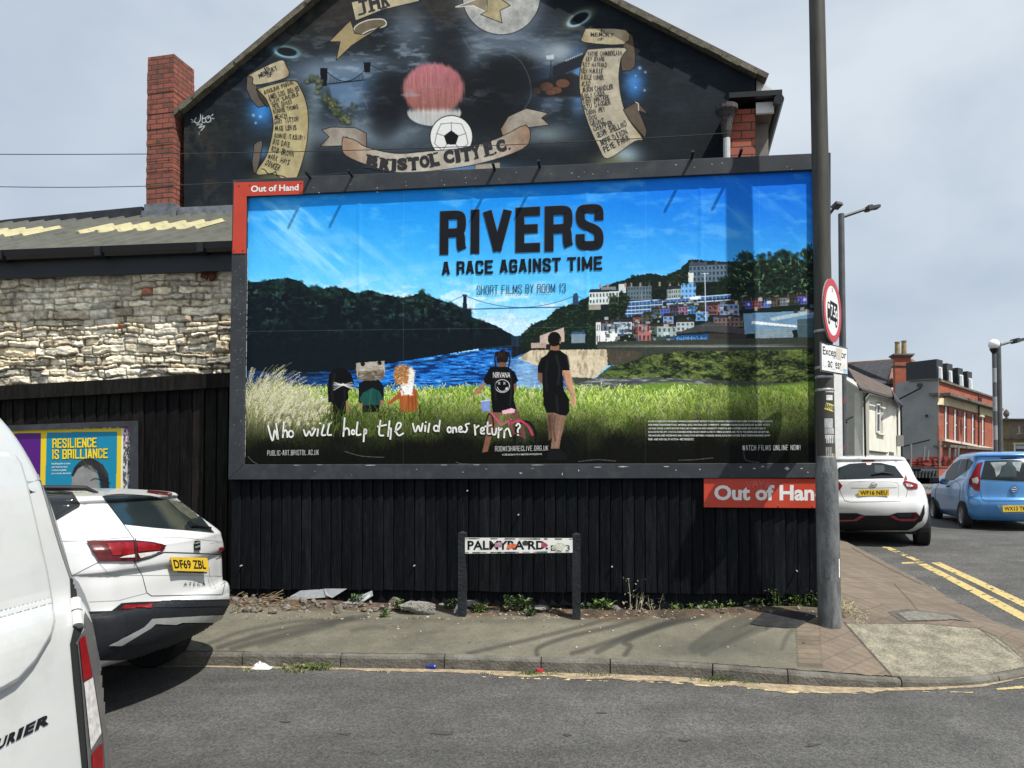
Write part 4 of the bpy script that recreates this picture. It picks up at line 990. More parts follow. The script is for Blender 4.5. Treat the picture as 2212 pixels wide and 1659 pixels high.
for k in range(40):
    if rk.random() < .8: y_ = 470+k*13.3; x_ = 536.4-(y_-428)*.0122; ribbon(ch_, [(x_, y_), (x_-.15, y_+rk.uniform(8, 13))], rk.uniform(.5, 1.3), lambda a, b: wpt(a, b, .0466), cap=False)
ch_.build('paint_chips', mat('bare_primer', (.45, .45, .42), .8), fo)
M_rod = mat('black_iron_rod', (.015, .016, .018), .5)
for x, y in ((674,391),(764,387.5),(1070,373.5),(1167,368),(1493,349),(1596,344)):
    m = MB(); p = wpt(x, y, .0); m.bar(p-Vector((NX, NY, 0))*.06+Vector((0, 0, .005)), p+Vector((NX, NY, 0))*.185+Vector((0, 0, .035)), .026, .02); m.build('lamp_rod', M_rod, bb)
# red corner of the owner's name
red = mat('red_enamel', (.50, .055, .028), .4, var=.1, dirt=(.35, .03, .02), dscale=4)
rc = MB(); DD = .0455
L_ = [(506,394.5),(655,391),(655,419.5),(533,424),(531,547.5),(502.5,548)]
rc.prism([wpt(x, y, DD) for x, y in L_], Vector((NX, NY, 0))*.006); rco = rc.build('name_panel', red, bb)
tx = MB(); wall_text(tx, 'Out of Hand', (542,415), (645,411.5), (542,401), (645,397.5), DD+.0075, bold=.028); tx.build('lettering', M_white, rco)
sc = MB()
for x, y in ((516,401),(650,395.5),(649,415),(506,542),(525,541),(540,402-2)): sc.lathe(wpt(x, y, DD+.006), [(.008, -.002), (.008, .002)], 8)
sc.build_each('screw', M_rod, rco)

# the poster, printed sheet by sheet
po = wall_canvas(inn[0][0]-.01, inn[1][0]+.02, inn[0][1]-.01, inn[2][1]+.02, .0050, .0)
X, Y = po.X, po.Y; al = (slice(None), slice(None)); C_ = lambda *a: np.array(a)/255
def mixc(a, b, t): return a+(b-a)*t[..., None]
zA = lambda x, y: (486.6+.3*x, 353.9+.3*y)
zB = lambda x, y: (1106+.32*x, 353.9+.32*y)
zC = lambda x, y: (486.6+.3*x, 707.8+.3*y)
zD = lambda x, y: (1106+.32*x, 663.6+.32*y)
t = sstep(390, 690, Y); rgt = sstep(900, 1700, X)
skyc = mixc(C_(20, 136, 228), C_(104, 206, 248), t)
skyc = mixc(skyc, mixc(C_(8, 104, 220), C_(78, 180, 244), sstep(380, 640, Y)), rgt*.9)
skyc = mixc(skyc, C_(150, 214, 242), sstep(560, 700, Y)*sstep(1400, 900, X)*.6)
st1 = fbm((X*.75+Y*.6)/160, (Y*.75-X*.65)/34, 6, 71); d1 = np.exp(-(((X-560)*.62-(Y-430)*.78)/70)**2)*sstep(400, 470, Y)
skyc = mixc(skyc, C_(150, 214, 246), np.clip(d1*(.15+1.2*sstep(.42, .72, st1)), 0, 1)*.75)
w2_ = fbm(X/60-Y/90, Y/22+X/200, 6, 73); skyc = mixc(skyc, C_(140, 205, 246), sstep(.52, .82, w2_)*.36*sstep(1800, 1200, np.abs(X-1000)+0*Y))
st2 = fbm((X*.6-Y*.75)/26, (Y*.6+X*.75)/120, 6, 75); skyc = mixc(skyc, C_(130, 195, 246), sstep(.50, .80, st2)*sstep(1350, 1600, X)*.38)
cl = fbm(X/42, Y/20, 6, 77); skyc = mixc(skyc, C_(220, 238, 248), sstep(.46, .66, cl)*sstep(575, 660, Y)*sstep(1330, 1150, X)*.85)
skyc = mixc(skyc, C_(196, 226, 246), sstep(625, 715, Y)*np.exp(-((X-1130)/150)**2)*.9)
po.c[:] = skyc
# far gorge, bridge
po.poly([zA(1740,1090),zA(1850,1130),zA(1950,1165),zA(2000,1195),zA(2090,1240),zA(2130,1235),zA(2212,1200),(1180,760),(1040,770)], (26, 44, 62), rough=1.2)
def foliage(pts, n, cols, r0, r1, dark=.5):
    xs = [p[0] for p in pts]; ys = [p[1] for p in pts]; k = 0; it = 0
    ed = [(pts[i], pts[(i+1) % len(pts)]) for i in range(len(pts))]
    while k < n and it < n*20:
        it += 1; x, y = RND.uniform(min(xs), max(xs)), RND.uniform(min(ys), max(ys)); ins = False
        for (x0, y0), (x1, y1) in ed:
            if (y0 > y) != (y1 > y) and x < (x1-x0)*(y-y0)/(y1-y0)+x0: ins = not ins
        if not ins: continue
        k += 1; r = RND.uniform(r0, r1); c_ = RND.choice(cols); f = RND.uniform(.75, 1.2)
        po.glow(x, y+r*.5, r, r*.8, tuple(v*.35 for v in c_), dark, 2); po.glow(x-r*.2, y-r*.2, r*.7, r*.55, tuple(v*f for v in c_), .65, 2)
ridge = [(160,850),(250,850),(350,830),(450,820),(540,845),(600,890),(660,880),(700,900),(780,885),(860,900),(950,935),(1030,908),(1120,935),(1200,950),(1260,965),(1330,955),(1390,935),(1420,912),(1450,945),(1480,955),(1560,985),(1640,1005),(1700,1040),(1762,1046),(1772,1110),(1850,1130),(1950,1165),(2000,1195),(2060,1230)]
hill = [zA(*p) for p in ridge]+[(1104,745),(1040,752),(960,766),(840,790),(760,800),(660,815),(520,830),(528,606)]
po.poly(hill, (14, 24, 32), rough=2.0)
hm = po.inside(hill, al).astype(float); hn = fbm(X/7, Y/6, 5, 81); hn2 = fbm(X/30, Y/16, 5, 82)
po.put(al, hm, lambda a, b: mixc(C_(8, 18, 26), C_(52, 80, 70), np.clip(sstep(.40, .75, hn)*(.12+.8*sstep(.42, .66, hn2))*sstep(760, 640, b+0*a)*1.1+.1*hn, 0, 1)))
top = [(p[0], p[1]) for p in [zA(*q) for q in ridge]]
for k in range(420):
    i = RND.randrange(len(top)-3); t_ = RND.random(); x = top[i][0]*(1-t_)+top[i+1][0]*t_; y = top[i][1]*(1-t_)+top[i+1][1]*t_+RND.uniform(-1, 30)**1.0
    r = RND.uniform(2.2, 5.5); dd = (y-top[i][1])/30; g = RND.uniform(.6, 1.1)*(1-.5*dd)
    po.glow(x, y, r, r*.8, (int(30*g), int(56*g), int(50*g)), .6, 2)
for x, y in ((760,935),(720,905),(930,700),(640,620),(900,660),(1010,640)): pass
DK = (16, 34, 54)
for x0, x1, y0, y1 in ((1708,1742,945,1052),): po.poly([zA(x0+6, y0), zA(x1-4, y0), zA(x1, y1), zA(x0, y1)], DK); po.poly([zA(x0-2, y0-4), zA(x1+2, y0-4), zA(x1+2, y0+4), zA(x0-2, y0+4)], DK)
po.poly([zA(1708,1045),zA(1770,1045),zA(1770,1120),zA(1708,1120)], (18, 30, 40))
b1, b2 = (1003.5,638), (1244,637)
po.line([zA(1770,1047),(1106,665.5),(1300,661.5)], 2.2, (30, 66, 118))
po.line([(1003+(241)*k/16, 638+ (1-((k-8)/8)**2)*26) for k in range(17)], 1.3, (40, 84, 136)); po.line([b1, (972,652)], 1.1, (40, 80, 126)); po.line([b2, (1268,650)], 1.0, (40, 80, 126))
# right bank hill, trees and terraces
hillR = [(1122,740),(1126,722),(1150,700),(1180,688),(1200,668),(1240,655),(1268,642),(1300,620),(1360,600),(1400,590),(1440,596),(1470,580),(1490,560),(1560,565),(1765,560),(1765,760),(1122,770)]
po.poly(hillR, (20, 34, 30), rough=2)
foliage([(1122,742),(1126,722),(1150,700),(1180,688),(1200,668),(1240,655),(1268,650),(1290,690),(1300,735),(1200,738)], 260, [(44,72,44),(34,58,42),(60,86,50)], 2, 4.5)
po.poly([zB(412,878),zB(445,878),zB(452,950),zB(410,950)], (44, 66, 92)); po.poly([zB(425,872),zB(440,872),zB(440,882),zB(425,882)], (44, 66, 92))
def bld(x0, y0, x1, y1, c_, roof=None, win=None, nx=4, ny=2, sk=0, wc=(30, 50, 80)):
    po.poly([zB(x0, y0), zB(x1, y0-sk), zB(x1, y1-sk*.5), zB(x0, y1)], c_)
    if roof: po.poly([zB(x0-4, y0), zB(x1+4, y0-sk), zB(x1-6, y0-sk-roof[1]), zB(x0+8, y0-roof[1])], roof[0])
    if win:
        for i in range(nx):
            for j in range(ny):
                u0 = x0+(x1-x0)*(i+.25)/nx; u1 = x0+(x1-x0)*(i+.72)/nx; v0 = y0+(y1-y0)*(j+.22)/ny-sk*(i+.5)/nx; v1 = y0+(y1-y0)*(j+.78)/ny-sk*(i+.5)/nx
                po.poly([zB(u0, v0), zB(u1, v0), zB(u1, v1), zB(u0, v1)], wc)
SL = (38, 44, 52)
bld(1195,690,1480,800,(92,110,124),(SL,14),1,11,3,12,(38,54,74)); bld(1195,665,1310,690,(60,72,84)); bld(1190,735,1225,800,(214,220,214))
for x in (1210,1255,1300,1370): po.poly([zB(x,655),zB(x+14,655),zB(x+14,690),zB(x,690)], (70,78,86))
bld(520,870,720,950,(206,214,210),(SL,22),1,9,2,10,(50,74,96)); bld(520,950,600,985,(150,146,136)); bld(720,812,770,870,(196,204,204),(SL,14))
bld(780,830,940,920,(92,110,118),(SL,26),1,8,3,6,(52,66,80)); bld(1045,850,1165,915,(150,164,158),(SL,20),1,8,2,8,(54,70,84)); bld(1140,805,1242,915,(120,176,226),None,1,4,3,2,(70,110,160)); bld(600,830,700,850,(120,126,128))
for x in (590,640,760,800,860,920,990,1060,1120): po.poly([zB(x,808-.03*x+20),zB(x+12,808-.03*x+20),zB(x+12,835-.03*x+20),zB(x,835-.03*x+20)], (150, 130, 116))
foliage([zB(800,760),zB(880,745),zB(960,790),zB(950,812),zB(800,812)], 30, [(40,62,44),(30,50,40)], 2, 5); foliage([zB(1010,770),zB(1100,720),zB(1190,720),zB(1190,800),zB(1120,820),zB(1020,800)], 60, [(44,66,46),(32,52,42),(60,80,52)], 2.5, 5)
foliage([zB(1240,810),zB(1500,790),zB(1500,880),zB(1300,890),zB(1240,860)], 70, [(30,48,38),(22,36,32)], 3, 6)
for k, (y0, y1) in enumerate(((935,960),(965,985),(990,1008),(1012,1036))):
    po.poly([zB(765,y0-2),zB(1475,y0-55+k*6),zB(1475,y1-58+k*6),zB(765,y1)], (40,72,120) if k % 2 else (52,92,150)); po.line([zB(765,y0),zB(1475,y0-53+k*6)], 1.8, (206,228,240))
    for x in range(780,1470,26): po.line([zB(x,y0-(x-765)*.075),zB(x,y1-(x-765)*.075)], 1.0, (190,216,236), .7)
po.poly([zB(1200,900),zB(1270,890),zB(1275,912),zB(1200,918)], (230, 238, 240)); foliage([zB(650,880),zB(740,850),zB(790,900),zB(760,1040),zB(660,1030)], 110, [(40,64,40),(30,50,36),(58,82,48)], 2.5, 5); foliage([zB(950,850),zB(1040,840),zB(1040,915),zB(950,915)], 40, [(38,54,44),(28,42,38)], 2.5, 5)
_dull = lambda c: tuple(int(.62*v+.38*(sum(c)/3)) for v in c)
RC = [(118,150,196),(60,130,210),(150,86,80),(80,120,110),(90,150,220),(130,120,140),(190,150,130),(110,160,210),(60,84,60),(170,70,66),(200,206,204),(64,110,180)]
rk = random.Random(8)
for x in range(940,1960,62):
    y = 985-(x-940)*.09; c_ = tuple(int(v*rk.uniform(.6, 1)) for v in _dull(rk.choice(RC))); bld(x, y, x+60, y+52, c_, ((54,44,42),18), 1, 3, 2, 2, tuple(int(v*.55) for v in c_)); po.poly([zB(x+52,y-30),zB(x+60,y-30),zB(x+60,y+2),zB(x+52,y+2)], (104,76,66))
for x, y, w_, h_, c_ in ((580,1080,100,110,(94,112,130)),(568,1070,30,150,(222,226,222)),(685,1070,125,80,(156,198,226)),(815,1040,60,120,(132,70,66)),(850,1085,85,120,(190,96,88)),(940,1100,60,50,(80,96,86)),(980,1100,130,90,(150,180,176)),(1110,1070,120,60,(170,190,196)),(880,1020,70,50,(70,86,60)),(1020,1030,70,50,(100,150,220)),(1240,1000,80,60,(70,150,236)),(1320,960,70,60,(150,70,66)),(1360,1040,200,60,(120,90,84)),(1400,950,130,70,(96,130,190))):
    c_ = _dull(c_); bld(x, y, x+w_, y+h_, c_, ((50,42,40),22), 1, max(2, w_//28), 2, 2, tuple(int(v*.5) for v in c_))
bld(600,1130,712,1225,(226,230,226)); bld(400,1150,495,1210,(120,140,150),((50,80,120),16)); bld(940,1165,1100,1225,(52,76,66)); po.poly([zB(190,1160),zB(350,1105),zB(355,1200),zB(190,1225)], (190,172,160)); bld(130,1210,230,1244,(170,150,140))
po.poly([zB(1085,1150),zB(1330,1065),zB(1600,1120),zB(1570,1150),zB(1320,1130)], (66,66,68)); po.poly([zB(1090,1160),zB(1325,1150),zB(1325,1244),zB(1110,1244)], (34,74,130)); po.poly([zB(1325,1145),zB(1580,1150),zB(1580,1240),zB(1325,1240)], (58,50,48))
for k in range(26): po.line(smooth_path([zB(1110+k*8,1165+rk.uniform(0,20)),zB(1115+k*8+rk.uniform(-6,9),1195),zB(1106+k*8+rk.uniform(0,12),1225)],3), 1.3, (140,200,240), .8)
po.poly([zB(1560,1010),zB(2040,990),zB(2040,1110),zB(1570,1150)], (110,146,176)); po.poly([zB(1620,1060),zB(1920,1090),zB(1925,1104),zB(1615,1080)], (228,236,238)); po.poly([zB(1740,1040),zB(2010,990),zB(2040,1010),zB(1760,1060)], (176,196,204)); po.poly([zB(1640,1120),zB(1880,1105),zB(1900,1160),zB(1880,1220),zB(1640,1230)], (132,152,164)); po.poly([zB(1925,1050),zB(2040,1040),zB(2040,1240),zB(1930,1200)], (70,92,100))
for k in range(8): po.line([zB(1640,1130+k*13),zB(1890,1118+k*13)], .8, (100,120,132), .7)
for k in range(300):                                  # small roofs, walls, chimneys and gardens of the town
    x = rk.uniform(600, 2030); y = rk.uniform(900 if x > 900 else 1030, 1215); w_, h_ = rk.uniform(8, 34), rk.uniform(8, 26); c_ = rk.choice([(34,52,40),(28,40,36),(54,60,66),(84,76,72),(150,160,168),(200,208,212),(96,110,130),(120,96,88),(40,52,70),(70,96,140),(30,34,40),(176,170,158)])
    if 1085 < x < 1640 and y > 1040 or x > 1560 and y > 990: continue
    po.poly([zB(x, y), zB(x+w_, y-1), zB(x+w_, y+h_), zB(x, y+h_)], c_, rk.uniform(.6, 1))
    if rk.random() < .4: po.poly([zB(x-2, y), zB(x+w_*.5, y-h_*.5), zB(x+w_+2, y)], rk.choice([(48,42,40),(70,58,52),(40,44,50)]))
po.line([zB(1302,740),zB(1308,1062)], 1.6, (206,222,236)); po.line([zB(1282,742),zB(1325,740)], 1.4, (206,222,236)); po.line([zB(874,860),zB(880,1180)], .9, (150,170,190), .8)
po.poly([(1290,738),(1765,728),(1765,775),(1290,775)], (54, 60, 54), rough=1)
# near branch of leaves
foliage([zB(1480,640),zB(1560,600),zB(1650,620),zB(1750,590),zB(1900,590),zB(2040,540),zB(2040,830),zB(1900,860),zB(1700,880),zB(1640,850),zB(1500,860),zB(1400,800),zB(1440,720)], 330, [(22,42,32),(30,56,40),(40,70,46),(16,30,28)], 4, 9)
for k in range(210):
    x, y = rk.uniform(1570, 1762), rk.uniform(535, 640)
    if y < 545+ (1700-x)*.12+rk.uniform(0,12): continue
    a_ = rk.uniform(0, 3.14); l_ = rk.uniform(3, 8); c_ = rk.choice([(84,118,78),(52,84,60),(104,136,92),(36,64,50),(26,48,42)])
    po.poly([(x-l_*math.cos(a_), y-l_*math.sin(a_)), (x-1.8*math.sin(a_), y+1.8*math.cos(a_)), (x+l_*math.cos(a_), y+l_*math.sin(a_)), (x+1.8*math.sin(a_), y-1.8*math.cos(a_))], c_, .9)
for x, y in ((1597,555),(1610,548),(1625,552),(1590,565),(1755,535),(1745,545),(1580,575),(1572,590)):
    for k in range(5): a_ = k*1.25+x; po.poly([(x, y), (x+7*math.cos(a_)-1.5*math.sin(a_), y+7*math.sin(a_)), (x+12*math.cos(a_), y+12*math.sin(a_)), (x+7*math.cos(a_)+2*math.sin(a_), y+7*math.sin(a_)+2)], (24,48,38), .9)
# river
riv = [(528,800),(640,806),(760,800),(860,782),(960,766),(1040,756),(1090,752),(1120,760),(1150,780),(1200,800),(1260,812),(1300,835),(1000,870),(528,880)]
po.poly(riv, (24, 92, 182)); rm = po.inside(riv, al).astype(float); rp = fbm(X/16, Y/2.2, 5, 91)
po.put(al, rm, lambda a, b: mixc(mixc(C_(10, 44, 104), C_(38, 132, 226), sstep(.34, .62, rp)), C_(170, 216, 246), sstep(.68, .84, rp)*sstep(620, 1000, a)))
po.put(al, rm*sstep(800, 640, X)*.7, (.05, .10, .20)); po.put(al, rm*np.exp(-((X-1140)/50)**2)*.6*sstep(760, 790, Y), (.75, .85, .92))
po.poly([zC(540,330),zC(800,330),zC(1000,300),zC(1300,270),zC(1640,200),zC(1800,180),zC(1500,240),zC(1000,330),zC(540,350)], (12, 24, 34), .85, soft=2, rough=1.5)
# quay wall, mud and scrub on the right bank
po.poly([zD(0,260),zD(130,282),zD(40,330),zD(0,345)], (20, 26, 30), rough=1); po.poly([zD(40,345),zD(130,290),zD(650,285),zD(655,385),zD(560,480),zD(380,470),zD(160,390)], (206, 192, 164), rough=.8)
po.poly([zD(640,285),zD(880,300),zD(860,380),zD(645,395)], (70, 66, 56), rough=1); qn = fbm(X/5, Y/14, 5, 95); qm = po.inside([zD(40,345),zD(130,290),zD(880,290),zD(655,395),zD(560,480)], al); po.put(al, qm*sstep(.5, .7, qn)*.45, (.42, .38, .30))
po.poly([zD(380,470),zD(560,480),zD(660,400),zD(860,350),zD(1200,330),zD(2100,290),zD(2100,600),zD(900,600),zD(400,560)], (62, 70, 58), rough=1.5)
mud = po.inside([zD(300,560),zD(560,480),zD(900,440),zD(1300,480),zD(1400,560),zD(700,600)], al); po.put(al, mud*1.0, lambda a, b: mixc(C_(70, 76, 80), C_(150, 152, 148), sstep(.4, .75, fbm(a/20, b/3, 5, 96))))
scrub = [zD(600,450),zD(700,400),zD(900,330),zD(1100,300),zD(2040,285),zD(2100,300),zD(2100,520),zD(1300,490),zD(900,474),zD(640,482)]
sm_ = po.inside(scrub, al).astype(float); sa_ = .55*fbm(X/5, Y/2.6, 5, 131, .7)+.45*fbm(X/22, Y/8, 4, 135); sb_ = fbm(X/70, Y/12, 4, 133); po.put(al, sm_*sstep(-2, 5, Y-742), lambda a, b: mixc(mixc(C_(22, 30, 24), C_(92, 110, 56), sstep(.36, .62, sa_)), C_(128, 140, 76), sstep(.52, .72, sb_)*sstep(.5, .7, sa_)))
for k in range(90): po.line([(rk.uniform(1280,1760), rk.uniform(742,752)) for _ in range(1)]*1+[(rk.uniform(1280,1760), 748)], .6, (170,170,160), .15)
# meadow
gy_ = lambda x: 838+6*np.sin(x/60)+sstep(1300, 1500, x)*-10
gm = sstep(-3, 6, Y-gy_(X)); gn = fbm(X/22, Y/14, 5, 97); depth = np.clip((Y-838)/165, 0, 1)
gcol = mixc(C_(104, 134, 56), C_(36, 58, 26), sstep(.18, .62, depth+.25*(gn-.5))); gcol = mixc(gcol, C_(10, 22, 16), sstep(.5, .92, depth)); po.put(al, gm, lambda a, b: gcol)
nb = 24000; rs2 = np.random.RandomState(5)
bx = rs2.uniform(520, 1770, nb); bd = rs2.rand(nb)**.8; by = 838+bd*173; order = np.argsort(by); bx, bd, by = bx[order], bd[order], by[order]
ln = rs2.uniform(8, 27, nb)*(.55+.9*bd); lean = rs2.normal(0, .38, nb); br_ = rs2.rand(nb)
lit = np.clip(1.34-bd*1.6+.35*(vnoise(bx/50, by/30, 3)-.5), .06, 1.1); lit *= np.where(bx > 1500, .75, 1)
bc = np.stack([(86+104*br_)*lit, (118+88*br_)*lit, (38+66*br_)*lit], -1)/255
pale = rs2.rand(nb) < .10; bc[pale] = np.stack([196*lit, 200*lit, 150*lit], -1)[pale]/255
lft = (bx < 700) & (rs2.rand(nb) < .35) & (by < 930); bc[lft] = np.stack([190*lit, 190*lit, 160*lit], -1)[lft]/255
tt = np.linspace(0, 1, 26)
for a0 in range(0, nb, 600):
    sl = slice(a0, a0+600); px_ = bx[sl, None]+lean[sl, None]*ln[sl, None]*tt**1.6; py_ = by[sl, None]-ln[sl, None]*tt*.85
    for dx_ in (0, .9): po.splat((px_+dx_*(1-tt)).ravel(), py_.ravel(), np.repeat(bc[sl], len(tt), 0)*(.72+.4*np.tile(tt, len(bc[sl])))[:, None])
# tall pale grasses at the left edge
ng = 900; gx_ = 530+rs2.rand(ng)**1.4*165; gyb = 905+rs2.rand(ng)*40; gl_ = rs2.uniform(45, 150, ng)*(1-.6*(gx_-530)/165); le = rs2.normal(.32, .3, ng); o_ = np.argsort(gyb-gl_*.2)
gw = rs2.uniform(.5, .86, ng); gt_ = rs2.uniform(0, 1, ng); gc = np.stack([gw*(.86+.1*gt_), gw*.92, gw*(.52+.26*gt_)], -1); t60 = np.linspace(0, 1, 90)
for i in o_:
    px_ = gx_[i]+le[i]*gl_[i]*t60**1.8; py_ = gyb[i]-gl_[i]*t60*(1-.15*t60); po.splat(px_, py_, np.repeat(gc[i:i+1], 90, 0)*(.35+.75*t60)[:, None])
    if i % 3 == 0:
        k = t60 > .72; jx, jy = rs2.normal(0, 1.3, (2, k.sum())); po.splat(px_[k]+jx, py_[k]+jy, np.repeat(np.array([[.84, .82, .74]]), k.sum(), 0)); po.splat(px_[k]-jx, py_[k]+jy*.5, np.repeat(np.array([[.74, .72, .62]]), k.sum(), 0))
# people: three masked children, a girl on a bicycle, a youth in black
BK = (9, 10, 13); SK = (150, 108, 84)
def zp(f, L): return [f(*p) for p in L]
po.poly(zp(zC, [(745,345),(775,305),(820,290),(870,300),(910,340),(928,400),(920,440),(885,455),(888,510),(870,530),(868,620),(838,640),(838,700),(780,700),(772,540),(740,535),(738,440)]), BK); po.poly(zp(zC, [(880,520),(905,600),(895,625),(868,540)]), SK); po.poly(zp(zC, [(758,540),(772,540),(772,630),(755,640)]), (110,84,70))
po.glow(*zC(848,410), 4, 3, (235,235,235), 1, 2)
for k in range(18): a_ = rk.uniform(-.6, .6)+(math.pi if k % 2 else 0); po.line([zC(848,412), zC(848+75*math.cos(a_), 414+60*math.sin(a_)+8)], 1.0, (226,226,226), .9)
po.poly(zp(zC, [(960,400),(1000,380),(1110,378),(1140,420),(1142,520),(1110,560),(1108,610),(990,610),(985,560),(960,530)]), (14,16,20)); po.poly(zp(zC, [(990,470),(1060,432),(1112,460),(1140,520),(1108,555),(1000,560),(965,520)]), (26,74,66)); po.poly(zp(zC, [(968,545),(990,540),(990,572),(970,570)]), SK); po.poly(zp(zC, [(1115,525),(1140,520),(1142,550),(1118,556)]), SK)
po.poly(zp(zC, [(945,255),(990,250),(1145,240),(1150,310),(1142,370),(1050,382),(955,378),(942,300)]), (168,160,146), rough=.7); po.poly(zp(zC, [(955,318),(1146,300),(1142,370),(1050,382),(955,378)]), (96,86,74), rough=.7); po.ell(*zC(990,262), 5, 5, (20,22,24)); po.ell(*zC(1110,255), 5, 5, (20,22,24))
for k in range(60): x, y = rk.uniform(950,1140), rk.uniform(255,370); po.line([zC(x,y),zC(x+rk.uniform(10,40),y+rk.uniform(-5,6))], .9, rk.choice([(200,194,180),(120,112,100),(230,226,214)]), .6)
po.poly(zp(zC, [(1260,440),(1340,425),(1380,450),(1388,590),(1330,606),(1260,606),(1252,510),(1180,555),(1165,540),(1240,480)]), (158,84,40)); po.line([zC(1320,480),zC(1322,605)], 1.2, (104,54,26)); po.line([zC(1365,470),zC(1375,590)], 1.4, (120,62,30))
po.poly(zp(zC, [(1212,330),(1235,280),(1285,262),(1330,285),(1335,340),(1320,400),(1270,420),(1225,395)]), (160,112,66), rough=1); po.poly(zp(zC, [(1325,285),(1360,310),(1362,370),(1345,470),(1300,485),(1270,430),(1318,400)]), (226,222,214), rough=1)
for k in range(200):
    a_ = rk.uniform(0, 6.28); r_ = math.sqrt(rk.random()); x, y = 1285+78*r_*math.cos(a_), 340+80*r_*math.sin(a_); po.line([zC(x,y),zC(x+rk.uniform(-16,16),y+rk.uniform(-10,14))], 1.1, rk.choice([(178,124,70),(212,172,120),(140,90,48),(226,206,174),(116,72,40)]) if x < 1320 else rk.choice([(240,238,232),(222,214,200),(200,180,150)]), .9)
for k in range(110): x, y = rk.uniform(1262,1345), rk.uniform(395,480); po.line([zC(x,y),zC(x+rk.uniform(-10,10),y+rk.uniform(4,16))], 1.2, (242,242,240), .9)
po.poly(zp(zC, [(1905,610),(1985,600),(1985,640),(1925,760),(1890,890),(1850,900),(1880,760)]), (120,84,66)); po.poly(zp(zC, [(2060,600),(2110,600),(2130,660),(2160,760),(2150,800),(2090,680)]), (104,70,56))
def wheel_(cx, cy, rx, ry, w_, c_): po.line([zC(cx+rx*math.cos(a/10*math.pi), cy+ry*math.sin(a/10*math.pi)) for a in range(21)], w_, c_)
wheel_(2160, 790, 75, 115, 5, (14,14,16)); wheel_(1905, 700, 26, 80, 3, (20,20,22)); po.line(smooth_path([zC(2050,690),zC(2120,670),zC(2180,710),zC(2212,770)],5), 4.6, (186,58,96)); po.line([zC(1910,610),zC(1990,700),zC(2060,660)], 3.2, (196,80,120)); po.line([zC(2030,620),zC(2080,760),zC(2160,790)], 2.6, (150,46,80)); [po.line([zC(2160,790), zC(2160+72*math.cos(a_), 790+110*math.sin(a_))], .7, (90,92,96), .6) for a_ in (.3,.9,1.5,2.1,2.7,3.3,3.9,4.5,5.1,5.7)]; po.line([zC(1840,470),zC(1890,520),zC(1905,600)], 2, (190,196,200)); po.line([zC(1780,480),zC(1845,468)], 3, (150,104,84))
po.poly(zp(zC, [(1840,528),(1905,520),(1905,600),(1850,606)]), (120,140,196)); po.line([zC(1840,530),zC(1906,522)], 1.4, (220,226,236))
po.poly(zp(zC, [(1860,370),(1905,285),(1960,278),(2035,282),(2085,320),(2110,380),(2085,410),(2078,520),(2100,595),(2060,612),(1925,610),(1912,500),(1910,410),(1870,412)]), BK); po.poly(zp(zC, [(1858,392),(1880,405),(1830,470),(1790,490),(1778,478)]), SK); po.poly(zp(zC, [(2080,405),(2100,400),(2095,450),(2080,455)]), (120,86,68))
po.poly(zp(zC, [(1990,600),(2060,580),(2090,590),(2080,612),(2000,622)]), (226,170,190)); po.ell(*zC(1995,215), 13, 16, (26,20,18)); po.poly(zp(zC, [(1972,250),(2020,250),(2026,282),(1964,282)]), (110,78,60))
for s_ in (-1, 1): po.ell(*zC(1995+s_*36,190), 5, 6, (24,18,16)); po.line(smooth_path([zC(1995+s_*48,190),zC(1995+s_*54,230),zC(1995+s_*46,285)],4), 3, (24,18,16))
for k in range(8): po.line([zC(1985+rk.uniform(-20,30),178),zC(1985+rk.uniform(-30,40),215)], .6, (70,52,44), .7)
po.line([zC(1995+52*math.cos(a*math.pi/12), 420+46*math.sin(a*math.pi/12)) for a in range(25)], 1.3, (226,226,226)); po.line(smooth_path([zC(1958,428),zC(1975,452),zC(2005,458),zC(2035,430)],4), 1.3, (226,226,226)); po.ell(*zC(2026,440), 2.5, 3, (200,200,200))
for x in (1972,2010):
    po.line([zC(x-6,392),zC(x+6,408)], 1.1, (226,226,226)); po.line([zC(x+6,392),zC(x-6,408)], 1.1, (226,226,226))
po.poly(zp(zD, [(232,700),(390,690),(362,735),(345,830),(330,880),(318,960),(262,960),(270,880),(244,820)]), (126,98,82)); po.poly(zp(zD, [(240,720),(280,720),(270,880),(248,900),(244,820)]), (96,72,60)); po.poly(zp(zD, [(262,955),(318,955),(375,1000),(372,1030),(240,1030),(240,990)]), (16,18,20))
po.poly(zp(zD, [(172,400),(195,345),(235,318),(255,285),(320,288),(372,325),(392,425),(340,430),(350,560),(385,620),(388,700),(370,732),(330,728),(282,712),(235,715),(212,660),(205,500),(172,440)]), BK)
po.poly(zp(zD, [(172,440),(205,445),(205,520),(172,490)]), (112,82,66)); po.poly(zp(zD, [(340,428),(392,425),(404,500),(428,610),(430,650),(408,680),(398,640),(402,600),(360,520)]), (190,142,112)); po.poly(zp(zD, [(262,255),(318,258),(320,292),(256,290)]), (140,100,80))
po.ell(*zD(286,215), 14.5, 16, (14,12,12)); po.glow(*zD(325,238), 1.6, 3, (176,124,98), 1, 2)
